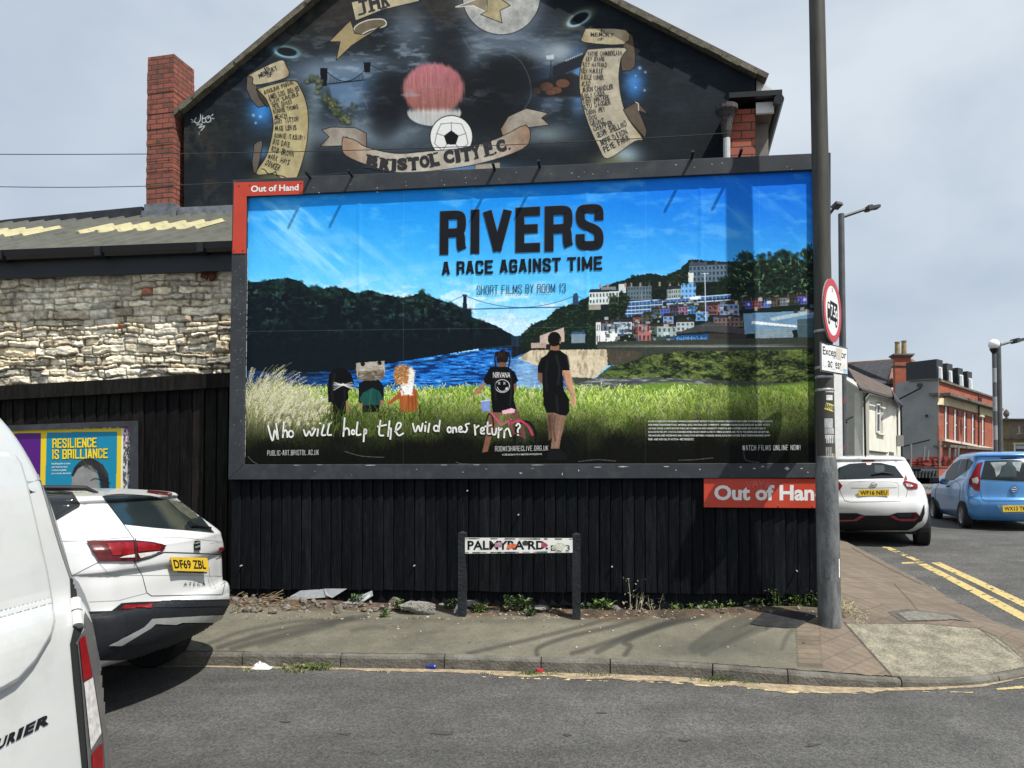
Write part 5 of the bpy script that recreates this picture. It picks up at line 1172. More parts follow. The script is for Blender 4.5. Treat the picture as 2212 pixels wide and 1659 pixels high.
# folds and light on the figures, then the print's own grain
for f_, L, c_, w_, a_ in ((zD,[(392,428),(412,520),(428,610),(426,650)],(224,180,150),2.4,.7),(zD,[(345,440),(365,520),(400,590)],(120,84,66),3,.6),(zD,[(330,740),(318,830),(300,940)],(156,124,104),3,.6),(zD,[(288,735),(282,830),(292,900)],(70,50,42),3.5,.7),(zD,[(252,740),(256,830)],(60,44,38),4,.6),(zD,[(300,330),(320,420),(310,520)],(34,36,42),5,.8),(zD,[(372,330),(386,400)],(44,46,52),3,.9),(zD,[(240,360),(228,460),(236,560)],(26,28,33),5,.8),(zD,[(300,600),(310,700)],(30,32,37),5,.8),(zD,[(325,215),(328,240)],(150,110,90),2,.8),
        (zC,[(1955,310),(1940,420),(1950,520)],(30,32,38),4,.8),(zC,[(2050,310),(2060,420),(2050,560)],(34,36,42),4,.8),(zC,[(1985,620),(1940,760)],(150,110,90),2.5,.7),(zC,[(1920,640),(1895,780)],(80,56,46),3,.7),(zC,[(1850,420),(1800,478)],(186,140,116),1.6,.7),(zC,[(790,330),(770,430),(772,520)],(30,32,36),4,.8),(zC,[(860,450),(858,560)],(26,28,32),4,.8),(zC,[(1050,450),(1040,540)],(44,100,92),3,.7),(zC,[(1090,470),(1096,540)],(18,56,50),3,.7),(zC,[(1300,500),(1290,600)],(186,106,56),3,.7),(zC,[(1345,500),(1350,600)],(112,56,26),3,.7)):
    po.line(smooth_path([f_(*p) for p in L], 4), w_, c_, a_, soft=1.6)
fg = np.argsort(rs2.rand(2600)); fx_b = rs2.uniform(690, 930, 2600); fy_b = rs2.uniform(898, 945, 2600)     # grass crossing the legs
for i in fg[:420]:
    k_ = int(rs2.uniform(14, 40)); t_ = np.linspace(0, 1, 40); sh_ = rs2.uniform(.25, .8); po.splat(fx_b[i]+rs2.normal(0, .3)*k_*t_**1.6, fy_b[i]-k_*t_*.8, np.repeat(np.array([[.46*sh_, .56*sh_, .22*sh_]]), 40, 0))
grain = (1+.20*(fbm(X/2.6, Y/2.6, 3, 141)-.5)+.16*(fbm(X/11, Y/9, 4, 143)-.5)); po.c *= (1+(grain-1)*(.25+.75*sstep(560, 700, Y)))[..., None]
# paper seams and wrinkles
for x, w_ in ((872,.5),(1118,.4),(1395,.4),(1640,.35)): po.line([(x, 380), (x-1, 1003)], 1.0, (.75, .88, .95), w_*.35, soft=.6)
po.line([(530,716),(1770,700)], .9, (.8, .9, .95), .22)
for k in range(60):
    x, y = rk.uniform(540, 1740), rk.uniform(430, 700); po.line(smooth_path([(x,y),(x+rk.uniform(8,20),y+rk.uniform(-2,2)),(x+rk.uniform(22,46),y+rk.uniform(-5,5))],3), .7, (.70, .86, .96), rk.uniform(.08, .25))
for pts in ([(536,986),(545,996),(556,1002)], [(1607,960),(1608,988),(1618,996),(1640,999)], [(1465,994),(1500,993),(1540,989)], [(1250,997),(1290,993),(1330,996)], [(745,975),(780,985),(830,988)], [(985,998),(1000,1002),(1040,1003)]): po.line(smooth_path(pts, 5), 1.1, (160, 166, 168), .6)
crease = .0035*np.exp(-((np.abs(((X-530)/246) % 1-.5)-.5)/.02)**2)+.0016*(fbm(X/26, Y/60, 4, 99)-.5)*2
po.P[..., 0] += NX*crease; po.P[..., 1] += NY*crease
poster = po.build('poster', paint_mat('printed_paper', .5, bump=.05, bscale=14, spec=.12), bb, gain=1.12)
ink = MB(); PD = .0062
B_ = dict(bold=.045, spacing=1.04)
GL = {'A':[[(0,0),(.42,1)],[(.58,1),(1,0)],[(.36,1),(.64,1)],[(.2,.27),(.8,.27)]],'B':[[(0,0),(0,1)],'c',[(0,1),(.85,1),(1,.92),(1,.6),(.85,.52),(0,.52)],'c',[(0,.52),(.85,.52),(1,.44),(1,.08),(.85,0),(0,0)]],
 'C':['c',[(1,.68),(1,.95),(.85,1),(.15,1),(0,.95),(0,.05),(.15,0),(.85,0),(1,.05),(1,.32)]],'D':[[(0,0),(0,1)],'c',[(0,1),(.8,1),(1,.93),(1,.07),(.8,0),(0,0)]],'E':[[(1,1),(0,1)],[(0,0),(0,1)],[(0,0),(1,0)],[(0,.52),(.85,.52)]],'F':[[(1,1),(0,1)],[(0,0),(0,1)],[(0,.52),(.85,.52)]],
 'G':['c',[(1,.7),(1,.95),(.85,1),(.15,1),(0,.95),(0,.05),(.15,0),(.85,0),(1,.05),(1,.45)],[(.55,.48),(1,.48)]],'H':[[(0,0),(0,1)],[(1,0),(1,1)],[(0,.52),(1,.52)]],'I':[[(.5,0),(.5,1)]],'K':[[(0,0),(0,1)],[(0,.4),(1,1)],[(.35,.6),(1,0)]],'L':[[(0,0),(0,1)],[(0,0),(1,0)]],'M':[[(0,0),(0,1)],[(1,0),(1,1)],[(0,1),(.5,.12)],[(1,1),(.5,.12)]],
 'N':[[(0,0),(0,1)],[(1,0),(1,1)],[(0,1),(1,0)]],'O':['c',[(.5,1),(.15,1),(0,.95),(0,.05),(.15,0),(.85,0),(1,.05),(1,.95),(.85,1),(.5,1)]],'P':[[(0,0),(0,1)],'c',[(0,1),(.85,1),(1,.92),(1,.55),(.85,.45),(0,.45)]],'R':[[(0,0),(0,1)],'c',[(0,1),(.85,1),(1,.92),(1,.58),(.85,.49),(0,.49)],'c',[(.7,.5),(.95,.44),(.97,.1),(1.05,0)]],
 'S':['c',[(1,.68),(1,.95),(.85,1),(.15,1),(0,.95),(0,.68),(.2,.56),(.8,.44),(1,.32),(1,.05),(.85,0),(.15,0),(0,.05),(0,.32)]],'T':[[(.5,0),(.5,1)],[(-.06,1),(1.06,1)]],'U':['c',[(0,1),(0,.05),(.15,0),(.85,0),(1,.05),(1,1)]],'V':[[(0,1),(.5,0)],[(1,1),(.5,0)]],'W':[[(0,1),(.24,0)],[(.5,1),(.26,0)],[(.5,1),(.74,0)],[(1,1),(.76,0)]],'Y':[[(0,1),(.5,.4)],[(1,1),(.5,.4)],[(.5,.45),(.5,0)]],
 '1':[[(.6,0),(.6,1)],[(.6,.97),(.15,.82)]],'3':['c',[(0,.72),(0,.95),(.15,1),(.85,1),(1,.95),(1,.62),(.8,.52),(.4,.52)],'c',[(.4,.52),(.8,.52),(1,.42),(1,.05),(.85,0),(.15,0),(0,.05),(0,.28)]],'-':[[(.1,.45),(.9,.45)]],'.':[[(.5,-.03),(.5,.07)]],'!':[[(.5,.3),(.5,1)],[(.5,-.03),(.5,.07)]]}
def chaik(P, n=2):
    for _ in range(n):
        Q = [P[0]]
        for a, b in zip(P[:-1], P[1:]): Q += [(a[0]*.75+b[0]*.25, a[1]*.75+b[1]*.25), (a[0]*.25+b[0]*.75, a[1]*.25+b[1]*.75)]
        P = Q+[P[-1]]
    return P
_lay = [0]
def glyph(mb, c_, x0, x1, H, tk, fn):                # condensed block capital drawn with a constant stroke, in units of its own line
    cur = False; w_ = x1-x0; r = tk/2
    for pl in GL[c_]:
        if pl == 'c': cur = True; continue
        P = chaik(pl) if cur else pl
        P = [(x0+r+u*(w_-2*r), r+v*(H-2*r)) for u, v in P]
        _lay[0] = (_lay[0]+1) % 7; lz = _lay[0]*.00012
        if not cur:                                  # square ends
            (ax, ay), (bx, by) = P; L_ = math.hypot(bx-ax, by-ay) or 1
            e = r if ax == bx or ay == by else r*.55; P = [(ax-(bx-ax)/L_*e, ay-(by-ay)/L_*e), (bx+(bx-ax)/L_*e, by+(by-ay)/L_*e)]
            P = [(p[0], min(H, max(0, p[1]))) for p in P]
        ribbon(mb, P, tk, lambda a, b, lz=lz: fn(a, b, lz), cap=False); cur = False
def block(mb, txt, bl, br, tl, tr, d, tk, gap=.2, xs=None, grow=0.0):
    wd = {'I': .40, ' ': .5, '.': .32, '!': .36, '1': .6, '-': .6, 'M': 1.25, 'W': 1.4}
    ws_ = [wd.get(c_, 1.0) for c_ in txt]; tot = sum(ws_)+gap*(len(txt)-1); x = 0
    W_ = math.hypot(br[0]-bl[0], br[1]-bl[1]); H_ = (bl[1]-tl[1]+br[1]-tr[1])/2
    P = [wpt(a, b, d) for a, b in (bl, br, tl, tr)]; qm_ = quad_map(*P); nv = Vector((NX, NY, 0))
    for k, (c_, w_) in enumerate(zip(txt, ws_)):
        u0, u1 = x/tot*W_, (x+w_)/tot*W_; x += w_+gap
        if xs: u0, u1 = xs[k][0]-bl[0], xs[k][1]-bl[0]
        if c_ != ' ': glyph(mb, c_, u0-grow, u1+grow, H_+2*grow, tk*W_/tot*.9+2*grow if not xs else tk+2*grow, lambda a, b, lz: qm_(a/W_, (b-grow)/H_)+nv*lz)
edge_ = MB()
XS = [(950,1007),(1017.5,1037.5),(1046,1106.5),(1116,1168.5),(1179,1238),(1245.5,1303.5)]
block(edge_, 'RIVERS', (950,550), (1303,539), (951,456.5), (1303,440), PD-.0022, 18.5, xs=XS, grow=1.1)
block(ink, 'RIVERS', (950,550), (1303,539), (951,456.5), (1303,440), PD, 18.5, xs=XS)
block(ink, 'A RACE AGAINST TIME', (954.5,595), (1301,583), (954.5,565.5), (1301,553), PD, .36, .16)
ink.build('lettering', mat('black_ink', (.010, .012, .016), .6, spec=.1), poster)
edge_.build('letter_outline', mat('grey_ink', (.10, .16, .22), .6, spec=.1), poster)
navy = MB(); block(navy, 'SHORT FILMS BY ROOM 13', (1030,637), (1222,631.5), (1030,617), (1222,612), PD, .21, .3); navy.build('lettering', mat('navy_ink', (.012, .03, .085), .6, spec=.1), poster)
wt = MB()
block(wt, 'PUBLIC-ART.BRISTOL.AC.UK', (577.5,984), (688.5,982.5), (577.5,973), (688.5,971.5), PD, .17, .42); block(wt, 'ROOM13HARECLIVE.ORG.UK', (1069.5,975), (1184,973), (1069.5,964), (1184,962.5), PD, .17, .42); block(wt, 'WATCH FILMS ONLINE NOW!', (1603.6,973), (1729,972), (1603.6,962), (1729,961), PD, .17, .42)
wall_text(wt, 'POSTER DESIGN: ROOM 13 HARECLIVE & MICHELLE ROOM', (1085,984.2), (1170,982.6), (1085,980.4), (1170,979), PD, res=1)
for i, (txt, x1) in enumerate((("ROOM 13 HARECLIVE IS AN AWARD-WINNING INDEPENDENT ARTISTS' STUDIO CO-RUN BY CHILDREN IN HARTCLIFFE, SOUTH BRISTOL. A CREATIVE",1669),("HUB WHERE TRANSFORMATIONS - MATERIAL, IDEAS, PERSONAL AND COMMUNITY - HAVE BEEN TAKING PLACE SINCE 2003. AS LEAD ARTISTS",1663),("ON 'WILD SPACES', A PARTICIPATORY PUBLIC ART COMMISSION WITH UNIVERSITY OF BRISTOL AND CONTEMPORARY ART SOCIETY ABOUT",1654),
        ("ECOLOGY IN THE CITY, OUR FOCUS HAS BEEN RIVERS. FROM DUNDRY SLOPES TO TEMPLE QUARTER AND ON TO THE SEVERN AND SEA BEYOND,",1662),("WE HAVE EXPLORED WATERWAYS AND CONNECTIONS BETWEEN OURSELVES, PEOPLE, PLACE AND NATURE. THESE THREE INTERLINKED SHORT",1664),("FILMS - AND OUR CALL TO ACTION - ARE THE RESULT.",1499))):
    y = 912.6+i*7.7; wall_text(wt, txt, (1400.5,y), (x1,y), (1400.5,y-4.6), (x1,y-4.6), PD, res=1, bold=.012)
wall_text(wt, 'NIRVANA', zC(1928,362), zC(2052,360), zC(1928,320), zC(2052,322), PD, bold=.0)
def ov(cx, cy, rx, ry, a0=0, a1=6.6): return [(cx+rx*math.cos(a0+(a1-a0)*k/12), cy+ry*math.sin(a0+(a1-a0)*k/12)) for k in range(13)]
HW = [[(308,706),(340,814),(356,738),(380,806),(366,690)],[(422,678),(414,790)],[(415,762),(432,738),(445,752),(447,790)],ov(473,765,17,23),[(565,735),(582,780),(605,745),(622,778),(650,728)],[(669,730),(662,780)],[(683,691),(684,688)],[(710,700),(695,770),(722,772)],[(750,690),(736,766),(764,772)],
    [(860,650),(850,782)],[(852,745),(874,722),(890,738),(893,772)],ov(920,752,10,16),[(953,680),(945,768),(976,768)],[(1002,730),(996,820)],ov(1008,748,9,16),[(1118,668),(1108,766),(1140,776)],[(1098,712),(1160,700)],[(1183,672),(1172,782)],[(1176,738),(1194,726),(1188,802)],[(1222,748),(1258,718),(1264,690),(1240,690),(1228,742),(1250,776),(1282,760)],
    [(1350,690),(1368,750),(1390,705),(1406,748),(1422,690)],[(1441,705),(1438,746)],[(1444,682),(1445,679)],[(1470,690),(1461,752)],[(1546,668),(1536,747)],ov(1518,725,16,20),ov(1613,735,13,19),[(1641,718),(1638,757)],[(1640,732),(1658,718),(1665,752)],[(1680,738),(1702,728),(1698,712),(1682,720),(1684,748),(1706,750)],[(1757,690),(1730,700),(1742,725),(1730,752),(1710,746)],
    [(1795,700),(1801,772)],[(1798,726),(1826,705)],[(1838,745),(1862,738),(1858,720),(1842,728),(1842,760),(1866,762)],[(1890,680),(1888,758),(1908,764)],[(1870,712),(1916,702)],[(1921,725),(1924,765),(1945,766),(1952,725)],[(1969,720),(1966,792)],[(1967,748),(1992,725)],[(2011,740),(2008,792)],[(2010,748),(2036,726),(2056,782)],[(2095,706),(2110,690),(2123,710),(2106,735),(2108,754)],[(2108,774),(2109,771)]]
for sk in HW: ribbon(wt, smooth_path([zC(*p) for p in sk], 5), 3.5, lambda a, b: wpt(a, b, PD))
wt.build('lettering', mat('white_ink', (.78, .78, .76), .5), poster)

# ------------------------------------------------------------------ red name board under the hoarding
ns = thing('name_board', tuple(wall(5.2, .02, 1.3)), 'red name board with white lettering screwed to the fence below the hoarding', 'sign')
m = MB(); m.prism([wpt(x, y, .012) for x, y in ((1520,1096),(1790,1098),(1790,1034),(1520,1033))], Vector((NX, NY, 0))*.012); bo = m.build('panel', red, ns); bevel(bo, .003, 1)
tx = MB(); wall_text(tx, 'Out of Hand', (1543,1080.5), (1783,1082), (1543,1048), (1783,1047), .0255, bold=.035); tx.build('lettering', M_white, ns)
tx = MB()
for L_ in ([(1612,1040),(1618,1052),(1622,1041)],[(1626,1053),(1630,1038),(1637,1052)],[(1628,1047),(1636,1046)],[(1640,1038),(1645,1046),(1652,1036)],[(1645,1046),(1643,1056)],[(1655,1053),(1657,1040),(1665,1054)],[(1655,1048),(1664,1047)]): ribbon(tx, smooth_path(L_, 3), 1.0, lambda a, b: wpt(a, b, .0262))
tx.build('graffiti', mat('pink_marker', (.62, .16, .2), .6), ns)
tx = MB()
for x, y in ((1526,1091),(1606,1092),(1682,1092),(1756,1093)): tx.lathe(wpt(x, y, .026), [(.007, -.003), (.007, .003)], 8)
tx.build_each('screw', mat('steel_screw', (.4, .3, .28), .4, metal=.5), ns)

# ------------------------------------------------------------------ small poster frame on the left fence
PD2 = FD+.10
sp = thing('poster_frame', tuple(wall(-1.8, PD2, .9)), 'small grey framed poster site with a yellow and blue printed poster behind the parked cars', 'billboard')
o4 = [(-70,1105),(299,1094),(298,908.5),(-70,922)]; i4 = [(-50,1088),(280.5,1078),(280,921),(-50,934)]
m = MB(); V = None
for i in range(4):
    a, b, c_, d_ = o4[i], o4[(i+1)%4], i4[(i+1)%4], i4[i]; m.hexa([wpt(*p, dd) for dd in (PD2-.06, PD2+.035) for p in (a, b, c_, d_)])
m.build('frame', M_frame, sp)
m = MB(); m.prism([wpt(*p, PD2-.058) for p in o4], Vector((-NX, -NY, 0))*.02); m.build('back_panel', M_fence, sp)
sa, za = on_wall(-50, 1088, PD2); sb, zb3 = on_wall(281, 921, PD2)
pc = wall_canvas(sa, sb, za, zb3+.02, .0055, PD2); X, Y = pc.X, pc.Y; al = (slice(None), slice(None))
ts = sstep(.4, .6, fbm(X/3, Y/6, 4, 111)); pc.c[:] = C_(214, 214, 214)-.55*(ts[..., None]); pc.put(al, (fbm(X/4, Y/9, 3, 112) > .55)*(Y < 960)*1.0, C_(140, 70, 120))
pc.poly([(-60,1100),(262,1100),(263,924.5),(-60,931)], (232, 204, 28)); pc.poly([(-60,1100),(86,1100),(89,935),(-60,938)], (84, 20, 124)); pc.poly([(96,1100),(250,1100),(253.5,932),(101,934)], (18, 136, 172))
pc.poly([(263,924.5),(266.5,924.5),(264,1100),(260,1100)], (236, 236, 230), rough=.6)
hr = [(154,1027),(160,1010),(172,997),(190,988),(206,993),(222,1004),(234,1024),(238,1042),(240,1100),(150,1100)]
pc.poly([(156,1030),(166,1014),(180,1004),(196,1006),(208,1014),(214,1040),(214,1100),(150,1100)], lambda a, b: np.stack([.50+.12*fbm(a/9, b/9, 4, 3)+.0*a]*3, -1)); pc.poly([(154,1027),(160,1010),(172,997),(190,988),(206,993),(222,1004),(234,1024),(240,1100),(222,1100),(216,1040),(210,1018),(198,1006),(184,1003),(168,1013),(158,1030)], (34, 34, 36))
for k in range(60): a_ = rk.random(); pc.line([(165+55*a_+rk.uniform(-3,3), 1000-8*math.sin(a_*3.1)+rk.uniform(0,5)),(180+56*a_, 1006+26*a_+rk.uniform(-3,4))], .8, rk.choice([(90,90,92),(20,20,22),(60,60,62)]), .6)
pc.line(smooth_path([(196,1038),(206,1034),(220,1038)],4), 2, (20,20,22)); pc.line([(220,1036),(238,1044)], 2, (20,20,22))
pp_ = pc.build('poster', paint_mat('small_poster_paper', .4, spec=.35), sp, gain=.9)
ye = MB(); sh = MB()
for bm_, dx, d in ((sh, .9, PD2+.003), (ye, 0, PD2+.0045)):
    block(bm_, 'RESILIENCE', (113+dx,968+dx), (209+dx,966+dx), (113+dx,947.5+dx), (209+dx,945.5+dx), d, .34, .10); block(bm_, 'IS BRILLIANCE', (112.5+dx,992+dx), (233+dx,989.5+dx), (112.5+dx,971+dx), (233+dx,968.5+dx), d, .34, .10)
ye.build('lettering', mat('yellow_ink', (.80, .62, .02), .5), pp_); sh.build('letter_outline', mat('dark_ink', (.02, .05, .06), .5), pp_)
tx = MB()
for i, (l_, x1) in enumerate((('Installing solar to make',152),('your business more',146),('resistant to global',143),('price shocks, like Iwan?',153))): y = 1004.5+i*7; wall_text(tx, l_, (111.5,y), (x1,y-.5), (111.5,y-5), (x1,y-5.5), PD2+.004, bold=.01)
tx.build('lettering', bpy.data.materials['white_ink'], pp_)

# ------------------------------------------------------------------ street name sign on two posts
SG = .32
sg = thing('street_sign', tuple(wall(on_wall(1120, 1300, SG)[0], SG, .2)), 'white street name plate between two black posts on the pavement', 'sign')
M_post = mat('tarred_post', (.018, .021, .025), .75, spec=.2, var=.4, scale=5, bump=.5, bscale=30)
for x, yt, yb in ((999,1147,1330), (1245,1150,1324)):
    s_, z1 = on_wall(x, yt, SG); w_ = .040; m = MB(); P = [(s_-w_, SG+w_), (s_+w_, SG+w_), (s_+w_, SG-w_), (s_-w_, SG-w_)]
    m.hexa([wall(a, b, z) for z in (.1, z1-.02) for a, b in P]); m.add([wall(a, b, z1-.02) for a, b in P]+[wall(s_, SG, z1)], [(0,1,4),(1,2,4),(2,3,4),(3,0,4)])
    o = m.build('post', M_post, sg)
pl = MB(); DS = SG+.045; c4 = [(1005,1195.5),(1237,1193.5),(1237,1162.5),(1005,1161.5)]
pl.prism([wpt(*p, DS-.012) for p in c4], Vector((NX, NY, 0))*.012); po_ = pl.build('name_plate', mat('enamel_plate', (.74, .74, .70), .4, var=.06, dirt=(.35, .34, .28), dscale=9, damt=.5), sg)
bd = MB()
for a, b in (((1005,1163.5),(1237,1164.5)), ((1005,1193.8),(1237,1191.8))):
    n = 30
    for k in range(n):
        if rk.random() < .3: continue
        t0, t1 = k/n, (k+1)/n; p = [a[0]+(b[0]-a[0])*t0, a[1]+(b[1]-a[1])*t0]; q_ = [a[0]+(b[0]-a[0])*t1, a[1]+(b[1]-a[1])*t1]; h = rk.uniform(.5, 1.3)
        bd.quad(wpt(p[0], p[1]+h, DS+.0012), wpt(q_[0], q_[1]+h, DS+.0012), wpt(q_[0], q_[1]-h, DS+.0012), wpt(p[0], p[1]-h, DS+.0012))
bd.build('border', mat('black_border', (.02, .02, .02), .6), po_)
tx = MB(); wall_text(tx, 'PALMYRA RD.', (1010,1188), (1184,1187), (1010,1168), (1184,1168), DS+.0018, bold=.028); wall_text(tx, 'BS 3', (1190,1190), (1231,1189.5), (1190,1178), (1231,1177.5), DS+.0018, bold=0)
tx.build('lettering', bpy.data.materials['black_ink'], po_)
for nm, pts, c_ in (('sticker', [(1068,1182),(1084,1181),(1085,1171),(1070,1173)], (.42,.22,.28)), ('sticker', [(1093,1186),(1112,1184),(1118,1176),(1106,1174),(1096,1178)], (.62,.14,.06)), ('sticker', [(1130,1178),(1140,1178),(1142,1170),(1134,1167),(1128,1171)], (.03,.035,.03)), ('sticker', [(1169,1182),(1180,1182),(1184,1178),(1178,1172),(1170,1172)], (.36,.06,.10)), ('sticker', [(1190,1184),(1212,1190),(1224,1176),(1206,1172)], (.55,.56,.45))):
    m = MB(); m.add([wpt(x, y, DS+.0026) for x, y in pts], [tuple(range(len(pts)))]); m.build(nm, mat('sticker_paper', c_, .6, var=.5, scale=60), po_)

# ------------------------------------------------------------------ lamp column at the corner with its two traffic signs
PBASE = wall(on_wall(1792, 1338, .45)[0], .45, 0); pbx, pby = PBASE.x, PBASE.y; pbz = pave_z(pbx, pby); PBASE.z = pbz
col_ = thing('lamp_column', tuple(PBASE), 'tall grey steel column with a wider base and torn stickers at the pavement corner', 'lamp post')
top_ = at_depth(1769, 0, pby-.05); zz = lambda y: at_depth(1785, y, pby).z
axis_p = lambda z: Vector((PBASE.x+(top_.x-PBASE.x)*(z-PBASE.z)/(top_.z-PBASE.z), PBASE.y, z))
M_col = mat('grey_galvanised', (.12, .128, .13), .55, metal=.15, var=.55, scale=7, dirt=(.26, .27, .265), dscale=4, damt=.75, stretch=(2, 2, .6), bump=.3, bscale=40)
M_col2 = mat('grey_green_column_paint', (.052, .05, .042), .6, var=.35, scale=4, stretch=(3, 3, .5))
def colpart(name, prof, mt):
    m = MB(); n = 28; V = []
    for r, z in prof:
        c_ = axis_p(z); V += [(c_.x+r*math.cos(2*math.pi*k/n), c_.y+r*math.sin(2*math.pi*k/n), z) for k in range(n)]
    k_ = len(prof); m.add(V, [(i*n+k, i*n+(k+1)%n, (i+1)*n+(k+1)%n, (i+1)*n+k) for i in range(k_-1) for k in range(n)]+[tuple((k_-1)*n+k for k in range(n))])
    return m.build(name, mt, col_, smooth=True)
zc = zz(1022)
colpart('base', [(.107, pbz-.05), (.106, pbz+.3), (.103, zc-.02), (.103, zc), (.1, zc+.03), (.088, zz(990)), (.085, zz(985))], M_col)
colpart('shaft', [(.084, zz(986)), (.082, zz(700)), (.076, zz(200)), (.070, 7.5), (.06, 9.5)], M_col2)
m = MB(); c_ = axis_p(1.0); a_ = math.radians(-122)
for k in range(6):
    b0 = a_-.34+.68*k/6; b1 = a_-.34+.68*(k+1)/6; r0, r1 = .104, .113
    m.hexa([Vector((axis_p(z).x+r*math.cos(b), axis_p(z).y+r*math.sin(b), z)) for z in (zz(1245), zz(1030)) for b, r in ((b0, r0), (b1, r0), (b1, r1), (b0, r1))])
m.build('inspection_door', M_col, col_)
M_band = mat('steel_band', (.42, .43, .43), .4, metal=.6)
for y in (716, 795, 815, 843): colpart('band', [(.0835, zz(y+3)), (.0875, zz(y+2)), (.0875, zz(y-2)), (.0835, zz(y-3))], M_band)
def sticker(x0, x1, y0, y1, c_, ang=0, r=.0838, txt=None):
    m = MB(); mid = axis_p(zz((y0+y1)/2)); V = []; n = 7
    xs = [x0+(x1-x0)*k/(n-1) for k in range(n)]
    for j, y in enumerate((y1, y0)):
        for k, x in enumerate(xs):
            xx = x+(ang*(y-(y0+y1)/2)); yy = y+ang*(x-(x0+x1)/2)*-1
            cx = axis_p(zz(yy)); w_ = max(-.98, min(.98, ((xx-1106)/FPX*pby-cx.x)/r)); V.append((cx.x+r*w_, cx.y-r*math.sqrt(1-w_*w_), zz(yy)))
    m.add(V, [(k, k+1, n+k+1, n+k) for k in range(n-1)]); return m.build('sticker', mat('weathered_sticker', c_, .6, var=.25, scale=40), col_)
sticker(1777, 1796, 843, 849, (.45,.46,.45)); sticker(1779, 1793, 855, 866, (.62,.63,.62)); sticker(1777, 1797, 874, 888, (.66,.60,.16), -.28); sticker(1775, 1793, 905, 925, (.42,.43,.43)); sticker(1775, 1796, 926, 938, (.40,.41,.41)); sticker(1776, 1800, 940, 958, (.58,.59,.58)); sticker(1776, 1790, 966, 984, (.30,.31,.31)); sticker(1778, 1798, 980, 993, (.58,.52,.24)); sticker(1796, 1802, 525, 580, (.62,.30,.28), -.06, .0795); sticker(1801, 1804, 1205, 1245, (.75,.75,.74), 0, .1085)

def face_sign(center, dirx, w_, h_, outline):        # outline in the sign's own plane, returns map (u, v) -> point
    ex = Vector((dirx[0], dirx[1], 0)).normalized(); nn = Vector((ex.y, -ex.x, 0)); return lambda u, v, o=0.0: center+ex*u+Vector((0, 0, v))+nn*o
def clear_of_column(px, py, ang):                    # depth at which a plate through this point stands just off the column
    Y = pby+.2; n_ = Vector((math.sin(math.radians(ang)), -math.cos(math.radians(ang)), 0))
    while Y > pby-.5:
        p = at_depth(px, py, Y); c_ = axis_p(p.z)
        if (p-c_).dot(n_) > .105: break
        Y -= .004
    return p
sgn_c = clear_of_column(1797.5, 671, 52.5); e52 = (math.cos(math.radians(52.5)), math.sin(math.radians(52.5)))
f1 = face_sign(sgn_c, e52, 0, 0, 0)
ws = thing('weight_limit_sign', tuple(sgn_c-Vector((0, 0, .3))), 'round red-bordered lorry weight limit sign strapped to the corner column', 'traffic sign')
def disc(mb, r0, r1, o0, o1, n=40):
    if r0 > 0:
        V = [f1(r*math.cos(2*math.pi*k/n), r*math.sin(2*math.pi*k/n), o) for r in (r0, r1) for o in (o0, o1) for k in range(n)]
        mb.add(V, [(n+k, n+(k+1)%n, 3*n+(k+1)%n, 3*n+k) for k in range(n)]+[(2*n+k, 2*n+(k+1)%n, 3*n+(k+1)%n, 3*n+k) for k in range(n)]+[(k, n+k, n+(k+1)%n, (k+1)%n) for k in range(n)])
    else:
        V = [f1(r1*math.cos(2*math.pi*k/n), r1*math.sin(2*math.pi*k/n), o) for o in (o0, o1) for k in range(n)]
        mb.add(V, [tuple(range(n-1,-1,-1)), tuple(range(n, 2*n))]+[(k, (k+1)%n, n+(k+1)%n, n+k) for k in range(n)])
m = MB(); disc(m, 0, .298, -.012, 0); m.build('plate', mat('grey_sign_back', (.25, .26, .26), .5), ws)
m = MB(); disc(m, 0, .2985, .001, .003); m.build('face', mat('white_reflective', (.70, .71, .71), .4, var=.05, dirt=(.45, .45, .43)), ws)
m = MB(); disc(m, .236, .3, .001, .006); m.build('border', mat('red_reflective', (.45, .012, .018), .35, var=.08), ws)
m = MB(); tr3 = lambda P: m.prism([f1(u, v, .0035) for u, v in P], Vector((e52[1], -e52[0], 0))*.001)
tr3([(-.075,-.095),(.17,-.095),(.17,.085),(-.075,.085)]); tr3([(-.17,-.095),(-.085,-.095),(-.085,.06),(-.12,.06),(-.155,.06),(-.17,.0)])
for cx in (-.12, .125): tr3([(cx+.036*math.cos(k*.5236), -.105+.042*math.sin(k*.5236)) for k in range(12)])
m.build('lorry_symbol', bpy.data.materials['black_ink'], ws)
m = MB(); add_text(m, '7.5t', lambda u, v: f1(-.06+.215*u, -.06+.11*v, .0055), bold=.02)
m.add([f1(u, v, .0055) for u, v in ((-.15,.0),(-.10,.0),(-.10,.045),(-.145,.045))], [(0,1,2,3)])
for cx in (-.12, .125): m.add([f1(cx+.018*math.cos(k*.785), -.105+.02*math.sin(k*.785), .0055) for k in range(8)], [tuple(range(8))])
m.build('lettering', bpy.data.materials['white_ink'], ws)
m = MB(); add_text(m, '2', lambda u, v: f1(-.02+.04*u, .18+.03*v, .0045), bold=0); m.build('graffiti', bpy.data.materials['black_ink'], ws)
pc_ = clear_of_column(1773, 770, 41.7); e41 = (math.cos(math.radians(41.7)), math.sin(math.radians(41.7))); f2 = face_sign(pc_, e41, 0, 0, 0)
es = thing('supplementary_sign', tuple(pc_+Vector((.2, .2, -.15))), 'white rectangular exception plate with worn stickers below the round sign', 'traffic sign')
WW, H0, H1 = .545, -.137, .137
m = MB(); m.prism([f2(u, v, -.01) for u, v in ((0,H0),(WW,H0),(WW,H1),(0,H1))], Vector((e41[1], -e41[0], 0))*.01); m.build('plate', bpy.data.materials['grey_sign_back'], es)
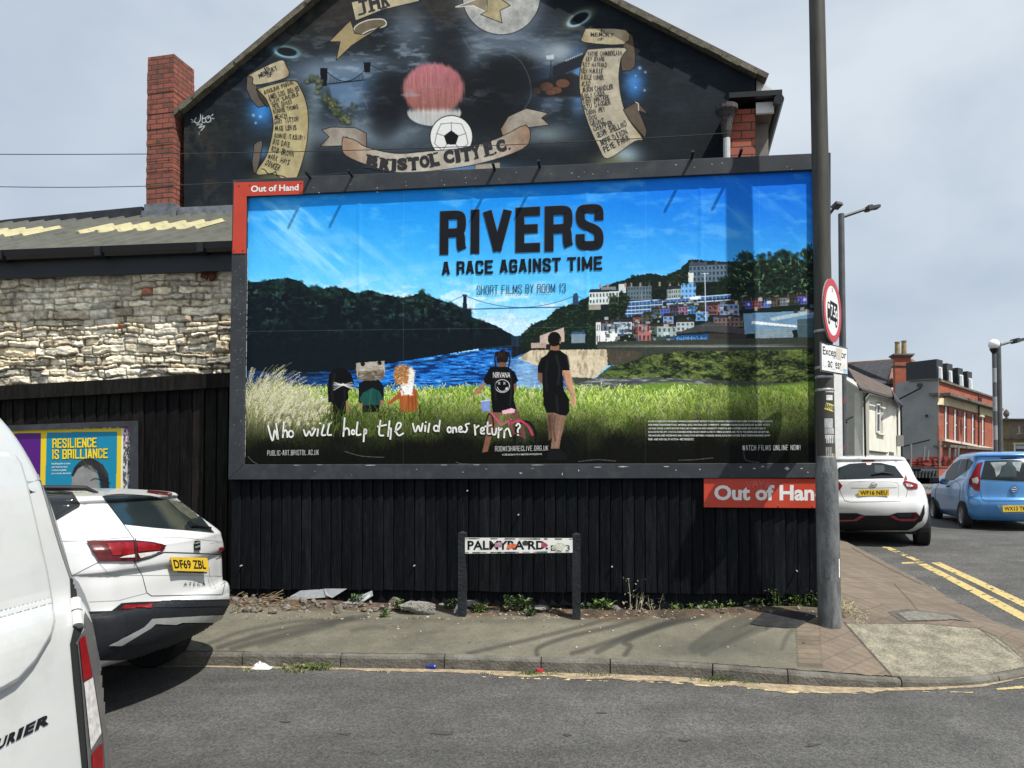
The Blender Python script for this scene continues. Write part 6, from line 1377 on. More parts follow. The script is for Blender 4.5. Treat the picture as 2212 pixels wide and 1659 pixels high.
m = MB(); m.prism([f2(u, v, .0005) for u, v in ((.004,H0+.004),(WW-.004,H0+.004),(WW-.004,H1-.004),(.004,H1-.004))], Vector((e41[1], -e41[0], 0))*.001); m.build('border', bpy.data.materials['black_ink'], es)
m = MB(); m.prism([f2(u, v, .0018) for u, v in ((.013,H0+.013),(WW-.013,H0+.013),(WW-.013,H1-.013),(.013,H1-.013))], Vector((e41[1], -e41[0], 0))*.001); m.build('face', bpy.data.materials['white_reflective'], es)
m = MB()
add_text(m, 'Except for', lambda u, v: f2(.035+.475*u, .0+.10*v, .0035), bold=.01); add_text(m, 'access', lambda u, v: f2(.13+.28*u, -.088+.062*v, .0035), bold=.01); m.build('lettering', bpy.data.materials['black_ink'], es)
for P, c_ in (([(.29,.01),(.40,.0),(.43,.11),(.30,.115)], (.52,.47,.40)), ([(.04,-.085),(.11,-.09),(.11,-.02),(.045,-.015)], (.72,.72,.72)), ([(.21,-.10),(.29,-.10),(.27,-.02),(.22,-.03)], (.66,.66,.65)), ([(.36,-.09),(.50,-.10),(.48,-.03),(.40,-.035)], (.66,.62,.55)), ([(.45,-.122),(.53,-.122),(.53,-.075),(.45,-.08)], (.35,.55,.68))):
    m = MB(); m.add([f2(u, v, .0045) for u, v in P], [tuple(range(4))]); m.build('sticker', mat('faded_sticker', c_, .6, var=.2, scale=50), es)
# ------------------------------------------------------------------ side street: houses, lamps, lorry with bricks
Bq = lambda x, y: (1769.6+.2*x, 734.4+.2*y)            # close-up drawing units -> frame units
def bpt(x, y, Y): return at_depth(*Bq(x, y), Y)
M_rev = mat('window_dark', (.02, .024, .028), .15, spec=.5); M_sash = mat('white_sash', (.68, .68, .66), .5)
def face(A, B, zlo):                                   # a vertical wall plane through two plan points; px_on(x, y) gives its point
    A = Vector((A[0], A[1], 0)); B = Vector((B[0], B[1], 0)); t = (B-A).normalized(); nn = Vector((t.y, -t.x, 0))
    def px_on(x, y, off=0.0):
        a, b, c_ = ray(*Bq(x, y)); k = ((A.x+nn.x*off)*nn.x+(A.y+nn.y*off)*nn.y)/(a*nn.x+b*nn.y); return Vector((a*k, b*k, EYE+c_*k))
    return px_on, t, nn
def panel(name, fn, pts, th, mt, par, off=0.0):        # polygon on a wall plane, th thick (outwards)
    px_on, t, nn = fn; m = MB(); m.prism([px_on(x, y, off) for x, y in pts], nn*th); return m.build(name, mt, par)
def xy(x, Y): p = bpt(x, 1000, Y); return (p.x, p.y)
# cream house
cr = (.68, .665, .58)
M_cream = mat('cream_render', cr, .9, var=.10, scale=1.2, dirt=(.40, .38, .31), dscale=1.1, damt=.5)
M_gab = mat('grey_green_render', (.40, .39, .32), .9, var=.1, scale=1.0, dirt=(.30, .29, .25), dscale=.9, damt=.6)
M_pan = mat('clay_pantiles', (.085, .064, .054), .85, var=.5, scale=3, bump=.6, bscale=9); M_slate = mat('dark_slate', (.035, .038, .045), .5, var=.4, scale=5)
YC = 30.0
c1, c2, c3, c0_ = xy(470, YC), xy(812, YC+4.5), xy(888, YC+8.5), xy(160, YC+1.6)
hc = thing('cream_house', (c1[0], c1[1], road_z(*c1)), 'cream rendered house with a red tiled roof behind the white car', 'house')
F1, F2, F0 = face(c1, c2, 0), face(c2, c3, 0), face(c0_, c1, 0)
def wallpoly(nm, F, pts, mt, par=hc, th=-.3): return panel(nm, F, pts, th, mt, par)
wf = wallpoly('wall', F1, [(470,1560),(812,1560),(812,648),(470,568)], M_cream); wallpoly('side_wall', F2, [(812,1560),(888,1560),(888,745),(812,650)], M_cream); wallpoly('gable_wall', F0, [(170,1560),(470,1560),(470,545),(290,430),(170,370)], M_gab)
m = MB(); e = [F1[0](445,556,.25), F1[0](812,655,.25), F1[0](790,560,-2.4), F1[0](290,330,-2.2)]
up = Vector((0, 0, .12)); m.prism([F1[0](440,545,.22), F1[0](828,648,.22), bpt(775,540,YC+9), bpt(305,318,YC+9)], up)
m.build('roof', M_pan, hc); m = MB(); m.prism([F2[0](812,640,.2), F2[0](900,735,.25), bpt(886,690,YC+12), bpt(775,545,YC+9.2)], up); m.build('bay_roof', M_slate, hc)
m = MB(); m.prism([F0[0](282,408,.12), F0[0](470,528,.12), F0[0](470,545,.12), F0[0](282,428,.12)], F0[2]*.05); m.prism([F1[0](470,548,.1), F1[0](812,640,.1), F1[0](812,655,.1), F1[0](470,563,.1)], F1[2]*.06); m.build('bargeboard', M_white, hc)
m = MB(); m.tube([F1[0](445,535,.3), F1[0](820,645,.3), F2[0](896,715,.3)], .05, 8); m.build('gutter', M_dark, hc)
m = MB(); m.tube([F1[0](522,572,.25), F1[0](488,622,.12), F1[0](500,1280,.12)], .042, 8); m.tube([F2[0](882,720,.2), F2[0](896,1500,.15)], .042, 8); m.build('downpipe', M_dark, hc)
panel('corner_band', F1, [(470,1300),(490,1300),(478,570),(466,566)], .02, M_white, hc)
def window(F, x0, y0, x1, y1, par, sk=.0, bars=((.0, .33),), rv=True):
    w_ = panel('window', F, [(x0,y1),(x1,y1+sk*(x1-x0)),(x1,y0+sk*(x1-x0)),(x0,y0)], .012, M_rev, par, .004)
    m = MB(); P = lambda u, v: F[0](x0+(x1-x0)*u, y0+(y1-y0)*v+sk*(x1-x0)*u, .018)
    for (a, b, c_, d_) in ((0,0,.14,1),(.86,0,1,1),(.14,0,.86,.05),(.14,.95,.86,1),(.14,.31,.86,.36)): m.prism([P(a, d_), P(c_, d_), P(c_, b), P(a, b)], F[2]*.03)
    f = m.build('frame', M_sash, par); f.parent = w_; f.location = f.location-w_.location
    return w_
def sub(o, par): o.parent = par; o.location = Vector(o.location)-Vector(par.location); return o
rv_ = panel('window_reveal', F1, [(612,1010),(690,1022),(678,680),(612,662)], .006, mat('shaded_reveal', (.36, .35, .29), .9), hc)  # darker copy of the cream paints shade in the window reveal
window(F1, 612, 690, 652, 1000, hc, .04)
panel('sill', F1, [(618,1018),(694,1034),(694,1018),(616,1004)], .10, M_cream, hc); panel('vent_opening', F1, [(752,1290),(804,1300),(804,1215),(752,1205)], .008, mat('shaded_recess', (.10, .10, .085), .9), hc); panel('string_course', F1, [(520,1206),(724,1228),(724,1214),(520,1192)], .07, mat('dark_ledge', (.05, .048, .042), .8), hc)
panel('window', F2, [(836,1020),(850,1040),(850,770),(836,745)], .02, M_rev, hc)
m = MB(); m.box(F2[0](860,1090,.1), (.3, .3, .5)); m.build('meter_box', mat('grey_box', (.2, .2, .19), .6), hc)
# brick former bank with dormers
YB = 42.0
b0, b1, b2 = xy(828, YB+1.6), xy(1292, YB), xy(1880, YB+11.0)
hb = thing('brick_building', (b1[0], b1[1], road_z(*b1)), 'red brick corner building with a grey rendered side wall and four dormers', 'building')
G0, G1 = face(b0, b1, 0), face(b1, b2, 0)
M_bb = brick_mat('soft_red_brick', (.37, .088, .042), (.29, .066, .034), (.22, .12, .085), w=.7, h=.24, mort=.03, dirt=(.10, .03, .02), damt=.5)
M_rend = mat('stained_cement_render', (.30, .305, .30), .9, var=.15, scale=.5, dirt=(.15, .155, .16), dscale=.6, damt=.7); M_bath = mat('cream_bath_stone', (.55, .48, .31), .85, var=.15, scale=2); M_corn = mat('weathered_stone', (.13, .12, .095), .9, var=.4, scale=2)
panel('wall', G1, [(1292,1500),(1880,1500),(1872,625),(1290,440)], -.05, M_bb, hb); panel('rendered_wall', G0, [(828,1600),(1292,1600),(1290,425),(970,440),(828,470)], -.03, M_rend, hb)
panel('coping', G1, [(1286,448),(1880,632),(1880,616),(1286,424)], .12, M_corn, hb); panel('coping', G0, [(970,445),(1292,432),(1292,415),(970,430)], .10, M_corn, hb)
panel('cornice', G1, [(1296,606),(1893,768),(1893,745),(1296,574)], .55, M_corn, hb); panel('cornice', G0, [(1208,606),(1305,602),(1305,572),(1208,578)], .30, M_corn, hb)
panel('frieze', G1, [(1300,690),(1880,838),(1880,766),(1300,604)], .10, M_bath, hb); panel('corner_bracket', G1, [(1276,700),(1350,716),(1340,640),(1296,630)], .22, M_bath, hb); panel('pilaster_cap', G1, [(1700,826),(1744,838),(1744,800),(1706,790)], .22, M_bath, hb)
panel('sill_band', G1, [(1325,1092),(1880,1190),(1880,1172),(1325,1066)], .16, mat('pale_sill', (.58, .52, .44), .8), hb); panel('lower_cornice', G1, [(1330,1160),(1885,1200),(1885,1178),(1330,1132)], .4, M_corn, hb); panel('lower_cornice', G0, [(1250,1160),(1366,1158),(1366,1134),(1250,1138)], .25, M_corn, hb)
M_sh = mat('shaded_brick', (.075, .018, .012), .9)  # darkened wall brick, paints the shade of the window recesses
for x0, x1, yt, yb in ((1352,1398,712,1080),(1452,1496,742,1092),(1556,1596,770,1112),(1644,1682,796,1124),(1752,1786,826,1140)):
    k = .25; r_ = panel('window_recess', G1, [(x0,yb),(x1,yb+6),(x1,yt+12),(x0,yt)], .010, M_sh, hb)
    xm = x0+(x1-x0)*.55; w_ = panel('window', G1, [(x0+3,yb-4),(xm,yb+1),(xm,yt+14),(x0+3,yt+8)], .012, M_rev, hb, .012)
    m = MB(); m.prism([G1[0](x,y,.026) for x, y in ((x0+4,yb-5),(x0+xm*0+14,yb-3),(x0+14,yt+12),(x0+4,yt+9))], G1[2]*.03); ym = (yt+yb)/2; m.prism([G1[0](x,y,.026) for x, y in ((x0+15,ym+8),(xm,ym+8),(xm,ym-4),(x0+15,ym-4))], G1[2]*.03); sub(m.build('frame', M_sash, hb), w_)
m = MB(); m.tube([G1[0](1725,590,.2), G1[0](1722,1140,.2)], .05, 6); m.box(G1[0](1735,655,.2), (.16, .16, .36)); m.build('downpipe', mat('dark_red_pipe', (.06, .02, .016), .6), hb)
m = MB(); m.tube([G0[0](1100,470,.3), G0[0](1095,520,.3), G0[0](862,640,.25)], .045, 8); m.box(G0[0](1088,490,.3), (.22, .2, .2)); m.build('waste_pipe', M_dark, hb)
m = MB(); m.tube([G0[0](1160,818,.0), G0[0](1160,818,.5)], .075, 12); m.build('flue', M_dark, hb); m = MB(); m.tube([G0[0](905,1150,.15), G0[0](1195,1078,.25)], .035, 8); m.build('cable_conduit', M_dark, hb)
m = MB(); m.prism([bpt(300,330,YB+16), bpt(305,250,YB+16), bpt(830,215,YB+12), bpt(990,215,YB+10), bpt(1225,412,YB+3), bpt(828,470,YB+7.5), bpt(630,470,YB+9)], Vector((0, .8, -.2)))
rf_ = m.build('roof', brick_mat('dark_roof_tiles', (.040, .044, .056), (.028, .030, .038), (.012, .012, .014), w=.55, h=.36, mort=.05, bump=.8, dirt=(.12, .08, .06), damt=.4), hb)
m = MB()
for a, b in (((305,262,YB+15.9),(830,226,YB+11.9)), ((990,222,YB+9.9),(1225,410,YB+2.9)), ((815,262,YB+11.4),(775,450,YB+7.4))): m.tube([bpt(*a), bpt(*b)], .16, 8)
m.build_each('ridge_tile', mat('terracotta_ridge', (.20, .11, .08), .85, var=.35, scale=1.5), hb)
m = MB(); yk = YB+6.0; A, B = bpt(822,440,yk), bpt(992,440,yk); ztop = bpt(900,175,yk).z; d_ = Vector((.3, .9, 0))
m.hexa([Vector((p.x, p.y, z)) for z in (A.z-1.5, ztop) for p in (A, B, B+d_, A+d_)]); ck = m.build('chimney', M_bb, hb)
m = MB()
for k, (e, ya, yb) in enumerate(((.17, 150, 166), (.09, 166, 182))): m.hexa([Vector((p.x, p.y, z)) for z in (bpt(900,yb,yk).z, bpt(900,ya,yk).z) for p in (A+Vector((-e,-e,0)), B+Vector((e,-e,0)), B+d_+Vector((e,e,0)), A+d_+Vector((-e,e,0)))])
m.hexa([Vector((p.x, p.y, z)) for z in (bpt(900,280,yk).z, bpt(900,265,yk).z) for p in (A+Vector((-.06,-.06,0)), B+Vector((.06,-.06,0)), B+d_+Vector((.06,.06,0)), A+d_+Vector((-.06,.06,0)))]); sub(m.build('cap', M_corn, hb), ck)
M_pot = mat('buff_clay_pot', (.28, .21, .12), .85, var=.35, scale=3)
for x, yt in ((858, 8), (930, -4)):
    m = MB(); c_ = bpt(x, 140, yk)+d_*.5; h = bpt(x, yt, yk).z-c_.z; m.lathe(c_, [(.165, -.05), (.15, h*.5), (.135, h*.9), (.165, h*.91), (.165, h), (.12, h), (.12, h*.8)], 14); sub(m.build('chimney_pot', M_pot, hb), ck)
M_lead2 = mat('dark_zinc_cladding', (.035, .04, .045), .55, var=.2)
for k, (xl, xr, yt, yb, wx0, wx1, wy0, wy1, Y) in enumerate(((1268,1334,205,420,1282,1324,288,420,YB+2.2),(1380,1440,250,460,1392,1432,328,455,YB+4.2),(1498,1552,298,505,1508,1552,372,510,YB+6.3),(1600,1650,336,545,1608,1650,410,545,YB+8.4))):
    a, b = bpt(xl, yt, Y), bpt(xr, yt, Y+.6); zl_ = bpt(xl, yb, Y).z-.5; bkv = Vector((-.95, 1.6, 0)) if k == 0 else Vector((-.9, 1.5, 0))
    m = MB(); m.hexa([Vector((p.x, p.y, z)) for z in (zl_, a.z) for p in (a, b, b+bkv, a+bkv)]); dm = m.build('dormer', M_lead2, hb)
    t_ = (b-a).normalized(); nn = Vector((t_.y, -t_.x, 0)); Fd = ((lambda A_: (lambda x, y, off=0.0: (lambda r_, kk: Vector((r_[0]*kk, r_[1]*kk, EYE+r_[2]*kk)))(ray(*Bq(x, y)), ((A_.x+nn.x*off)*nn.x+(A_.y+nn.y*off)*nn.y)/(ray(*Bq(x, y))[0]*nn.x+ray(*Bq(x, y))[1]*nn.y))))(a), t_, nn)
    sub(panel('frame', Fd, [(wx0,wy1-6),(wx1,wy1+4),(wx1-6,wy0+8),(wx0,wy0)], .05, M_sash, hb, .01), dm); sub(panel('pane', Fd, [(wx0+7,wy1-12),(wx1-7,wy1-6),(wx1-12,wy0+18),(wx0+7,wy0+12)], .02, mat('bright_glass', (.30, .34, .37), .1, spec=.6), hb, .065), dm)
# far yellow-brick building with a stone finial
YF = 58.0; h1, h2 = xy(1880, YF+3), xy(2700, YF-3); H_ = face(h1, h2, 0)
hf = thing('yellow_brick_building', (h1[0], h1[1], road_z(*h1)), 'low yellow-brown brick building with a stone pineapple finial on its parapet', 'building')
panel('wall', H_, [(1880,1500),(2700,1500),(2700,850),(1880,852)], -.5, brick_mat('yellow_brick', (.24, .17, .075), (.17, .125, .06), (.20, .17, .12), w=.7, h=.25, mort=.03, damt=.5), hf)
panel('roughcast', H_, [(2052,1062),(2700,1062),(2700,868),(2052,868)], .02, mat('brown_roughcast', (.19, .15, .11), .95, var=.3, scale=6), hf); panel('coping', H_, [(1875,866),(2700,866),(2700,848),(1875,850)], .3, M_corn, hf); panel('string_course', H_, [(1985,1074),(2700,1074),(2700,1056),(1985,1058)], .15, M_corn, hf)
w_ = panel('window', H_, [(2118,1300),(2700,1300),(2700,1130),(2118,1130)], .02, M_rev, hf, .01); sub(panel('frame', H_, [(2112,1300),(2126,1300),(2126,1124),(2112,1124)], .08, M_sash, hf, .02), w_); sub(panel('blind', H_, [(2126,1176),(2260,1176),(2260,1140),(2126,1140)], .03, mat('grey_blind', (.4, .42, .44), .6), hf, .035), w_); panel('lintel', H_, [(2105,1130),(2700,1130),(2700,1110),(2105,1110)], .10, M_bath, hf)
m = MB(); c_ = H_[0](2022, 852, -.3); u = .2*YF/FPX; m.lathe(c_, [(26*u, 0), (26*u, 6*u), (12*u, 12*u), (10*u, 22*u), (20*u, 26*u), (30*u, 46*u), (31*u, 62*u), (24*u, 84*u), (12*u, 100*u), (3*u, 108*u)], 16); m.build('finial', mat('old_carved_stone', (.11, .09, .075), .95, var=.5, scale=2, bump=.8, bscale=3), hf)
m = MB(); m.tube([H_[0](2165,1010,.3), H_[0](2160,930,.35)], .07, 6); m.tube([H_[0](2120,1015,.3), H_[0](2200,1012,.3)], .025, 5); m.build('wall_lamp', mat('dull_white_iron', (.4, .38, .34), .6), hf)
# lamps
def street_lamp(base_px, top_px, arm_px, Y, r, lab, Yarm=None):
    b = at_depth(*base_px, Y); t_ = at_depth(*top_px, Y); b.z = road_z(b.x, b.y); b.x = t_.x
    o = thing('street_lamp', tuple(b), lab, 'street lamp', 'street lamps over the side street')
    M = bpy.data.materials.get('lamp_steel') or mat('lamp_steel', (.10, .105, .11), .55, metal=.3, var=.3, scale=2)
    m = MB(); m.tube([b, b.lerp(t_, .16)], r*1.35, 12); m.tube([b.lerp(t_, .155), t_], [r, r*.8], 12); m.build('column', M, o)
    a = at_depth(*arm_px[0], Yarm or Y); e = at_depth(*arm_px[1], Yarm or Y); m = MB(); m.tube([t_-Vector((0, 0, r)), a], r*.42, 8); m.build('arm', M, o)
    m = MB(); d_ = (e-a); m.bar(a-d_*.1, e, .26*Y/22, .08*Y/22); m.bar(a, a+d_*.35, .3*Y/22, .13*Y/22); m.build('lamp_head', mat('lamp_head_grey', (.06, .065, .07), .5), o); return o
street_lamp((1824,1060), (1817,462), ((1872,451),(1898,447)), 21.0, .10, 'plain steel street lamp just behind the corner column, arm pointing right')
street_lamp((2159,1000), (2157,741), ((2190,737),(2208,734)), 44.0, .15, 'distant grey street lamp beside the white globe beacon')
p0 = at_depth(1796, 458, 24.0); lp = thing('street_lamp', (p0.x-.3, 24.0, road_z(p0.x, 24)), 'street lamp mostly hidden by the corner column, only its angled head showing', 'street lamp', 'street lamps over the side street')
m = MB(); q0 = at_depth(1783, 474, 24); m.tube([Vector((q0.x-.1, 24, road_z(q0.x, 24))), q0-Vector((.1, 0, 0))], .1, 10); m.build('column', bpy.data.materials['lamp_steel'], lp); m = MB(); m.tube([q0-Vector((.1, 0, .1)), at_depth(1805, 446, 23.6)], .045, 8); m.build('arm', bpy.data.materials['lamp_steel'], lp); m = MB(); m.bar(at_depth(1802, 450, 23.6), at_depth(1814, 438, 23.4), .26, .10); m.build('lamp_head', bpy.data.materials['lamp_head_grey'], lp)
YG = 40.0; g0 = at_depth(2147, 744, YG); gb_ = Vector((g0.x, YG, road_z(g0.x, YG)))
be = thing('crossing_beacon', tuple(gb_), 'pedestrian crossing beacon with a white globe on a banded pole', 'beacon')
m = MB(); rg = .2*56*YG/FPX; m.lathe(g0, [(rg*math.sin(k*math.pi/14)+.001, -rg*math.cos(k*math.pi/14)) for k in range(15)], 20); m.build('globe', mat('opal_globe', (.8, .8, .78), .3, var=.03), be, smooth=True)
m = MB(); m.lathe(g0, [(.09, -rg*1.9), (.12, -rg*1.6), (.2, -rg*1.05), (.22, -rg*.85)], 14); m.build('collar', M_dark, be)
for k in range(9):
    z0 = gb_.z+(g0.z-rg*1.85-gb_.z)*k/9; z1 = gb_.z+(g0.z-rg*1.85-gb_.z)*(k+1)/9; m = MB(); m.lathe((g0.x, YG, 0), [(.10+.002*(k % 2), z0), (.10+.002*(k % 2), z1)], 14); m.build('pole_band', mat('pole_grey', (.09, .095, .10), .5) if k == 0 else bpy.data.materials['pole_grey'] if k % 2 == 0 else (bpy.data.materials.get('pole_pale') or mat('pole_pale', (.30, .31, .32), .5)), be)
# scaffold and white post just beyond the corner column
YS = 19.0; sx = lambda x, y: bpt(x, y, YS)
sf_ = thing('scaffold', (sx(200, 1200).x, YS, road_z(sx(200, 1200).x, YS)), 'narrow scaffold of dark tubes and red couplers beside a white post', 'scaffold')
zg_ = road_z(sx(200, 1200).x, YS)
m = MB()
for x in (212, 232): p = sx(x, 380); m.tube([Vector((p.x, YS, zg_)), p], .028, 8)
p = sx(262, 400)
for a, b in (((182,850),(238,905)),((185,920),(240,890)),((190,960),(245,1000)),((290,865),(362,828)),((285,880),(305,895)),((185,1230),(245,1240))): m.tube([sx(*a), sx(*b)], .026, 7)
m.build_each('tube', mat('dark_scaffold_tube', (.045, .04, .042), .5, metal=.4), sf_)
m = MB()
for x, y in ((208,620),(212,640),(235,655),(205,600),(210,1160),(215,1185),(205,1205),(232,1170)): m.box(sx(x, y), (.14, .12, .12))
m.build_each('coupler', mat('red_coupler', (.22, .03, .025), .6), sf_)
m = MB(); p = sx(160, 360); m.box((p.x, YS-.1, (p.z+zg_)/2), (.26, .1, p.z-zg_)); m.build('white_post', M_white, sf_)
m = MB(); p, q_ = sx(176, 560), sx(250, 1280); m.hexa([Vector((x, YS+.8+dy, z)) for z in (zg_, sx(200, 700).z) for x, dy in ((p.x, 0), (q_.x, 0), (q_.x, .1), (p.x, .1))]); m.build('hoarding_sheet', mat('pinkish_board', (.30, .22, .18), .8, var=.3), sf_)
# flat-bed lorry loaded with bricks
YL = 22.5; lx = lambda x, y: at_depth(2020*.8848+x*.192, 1080*.8848+y*.192, YL)   # second close-up
lo = thing('flatbed_lorry', (lx(1100, 700).x, YL, road_z(lx(1100, 700).x, YL)), 'flat-bed lorry with open tubular sides parked between the white and blue cars', 'lorry')
def lbox(m, x0, y0, x1, y1, d0=0.0, d1=1.0): a, b = lx(x0, y0), lx(x1, y1); m.hexa([Vector((x, YL+d, z)) for z in (b.z, a.z) for x, d in ((a.x, d0), (b.x, d0), (b.x, d1), (a.x, d1))])
m = MB(); lbox(m, 880, 470, 1420, 575, 0, 1.2); m.build('tailboard', mat('grey_tailboard', (.30, .30, .28), .6, dirt=(.1, .1, .09)), lo)
m = MB(); lbox(m, 900, 590, 1400, 640, .1, 1.2); lbox(m, 935, 282, 1400, 296, -.05, 1.6); m.build_each('chassis_rail', M_dark, lo)
m = MB(); lbox(m, 960, 300, 1300, 470, 1.2, 2.6); m.build('load_shadow_box', mat('load_shade', (.02, .02, .02), .9), lo)  # dark box stands in for the shade beneath the load
m = MB()
for x, y0, y1 in ((940,20,440),(958,330,470),(1090,40,200),(1132,90,200),(1265,-20,280),(1375,60,180),(1440,70,160),(1475,40,150)): p, q_ = lx(x, y0), lx(x-6, y1); m.tube([p, q_], .03, 7)
for k in range(9): p, q_ = lx(985+k*38, 320), lx(980+k*38, 400); m.bar(p+Vector((0, .3, 0)), q_+Vector((0, .3, 0)), .06, .04)
m.build_each('side_tube', mat('pale_tube', (.22, .22, .21), .5, metal=.3), lo)
m = MB(); add_text(m, 'SNI', lambda u, v: lx(1072+110*u, 530-34*v)+Vector((0, -.006, 0)), bold=.01); m.build('lettering', mat('faint_letters', (.14, .14, .135), .7), lo)
m = MB(); lbox(m, 1070, 575, 1150, 590, .0, .3); lbox(m, 1060, 640, 1150, 652, .05, .3); m.build_each('tail_light', mat('dull_red_lens', (.20, .015, .015), .4), lo)
m = MB()
for cx in (1010, 1330):
    c_ = lx(cx, 640); r_ = .48; m.tube([Vector((c_.x-.15, YL+1, lo.location.z+r_)), Vector((c_.x+.15, YL+1, lo.location.z+r_))], r_, 20)
m.build_each('wheel', M_dark, lo)
M_br2 = [mat('new_red_brick', (.34, .07, .05), .85, var=.2), mat('new_dark_brick', (.24, .05, .04), .85, var=.2)]
rk = random.Random(3)
for (xa, xb, ya, yb, lb) in ((955,1265,186,278,'stack of new red bricks on the lorry bed beside the rear upright tube'),(1275,1440,160,272,'taller stack of new red bricks on the lorry bed beside the blue car')):
    m = MB(); n = 8
    for r_ in range(n):
        y0 = yb-(yb-ya)*(r_+1)/n; y1 = yb-(yb-ya)*r_/n-1.5; x = xa+rk.uniform(-4, 6)
        while x < xb: w_ = rk.uniform(38, 62); m.k = rk.randrange(2); j = rk.uniform(0, .05); lbox(m, x, y0+rk.uniform(-1, 1), min(x+w_-3, xb+8), y1, .1+j, 1.3+j); x += w_
    o = m.build('brick_stack', M_br2); tag(o, lb, 'bricks', 'bricks on the lorry')
# ------------------------------------------------------------------ vehicles
def car_paint(nm, c, metal=0.0, rough=.28, dirt=None, damt=.25): return mat(nm, c, rough, metal=metal, var=.03, scale=3, spec=.5, coat=.8, dirt=dirt, dscale=2.2, damt=damt)
M_wht = car_paint('white_car_paint', (.62, .63, .63)); M_van = car_paint('dusty_white_paint', (.53, .545, .54), rough=.4, dirt=(.36, .36, .335), damt=.5); M_blu = car_paint('light_blue_metallic', (.07, .25, .55), metal=.2)
M_blkp = mat('black_bumper_plastic', (.013, .015, .019), .6, var=.2, scale=20, spec=.2); M_seam = mat('gap_and_shade_black', (.015, .016, .017), .8); M_crease_shade = mat('crease_shade', (.34, .35, .36), .5)  # crease grey paints shade along body folds; seam black also draws painted shadows
M_glass = mat('tinted_glass', (.014, .019, .021), .10, var=.3, scale=2, spec=.4); M_red = mat('red_lens', (.19, .006, .009), .3, var=.35, scale=25, spec=.4); M_dred = mat('dark_red_lens', (.07, .004, .006), .3, var=.3, scale=20, spec=.4); M_clr = mat('clear_lens', (.50, .48, .47), .2, var=.3, scale=40, spec=.6)
M_plate = mat('yellow_plate', (.62, .42, .03), .4, var=.06); M_silv = mat('silver_trim', (.42, .43, .43), .35, metal=.5); M_tyre = mat('tyre_rubber', (.016, .016, .017), .85, var=.3, scale=30); M_rim = mat('alloy_rim', (.34, .34, .34), .35, metal=.6, var=.2, scale=20)
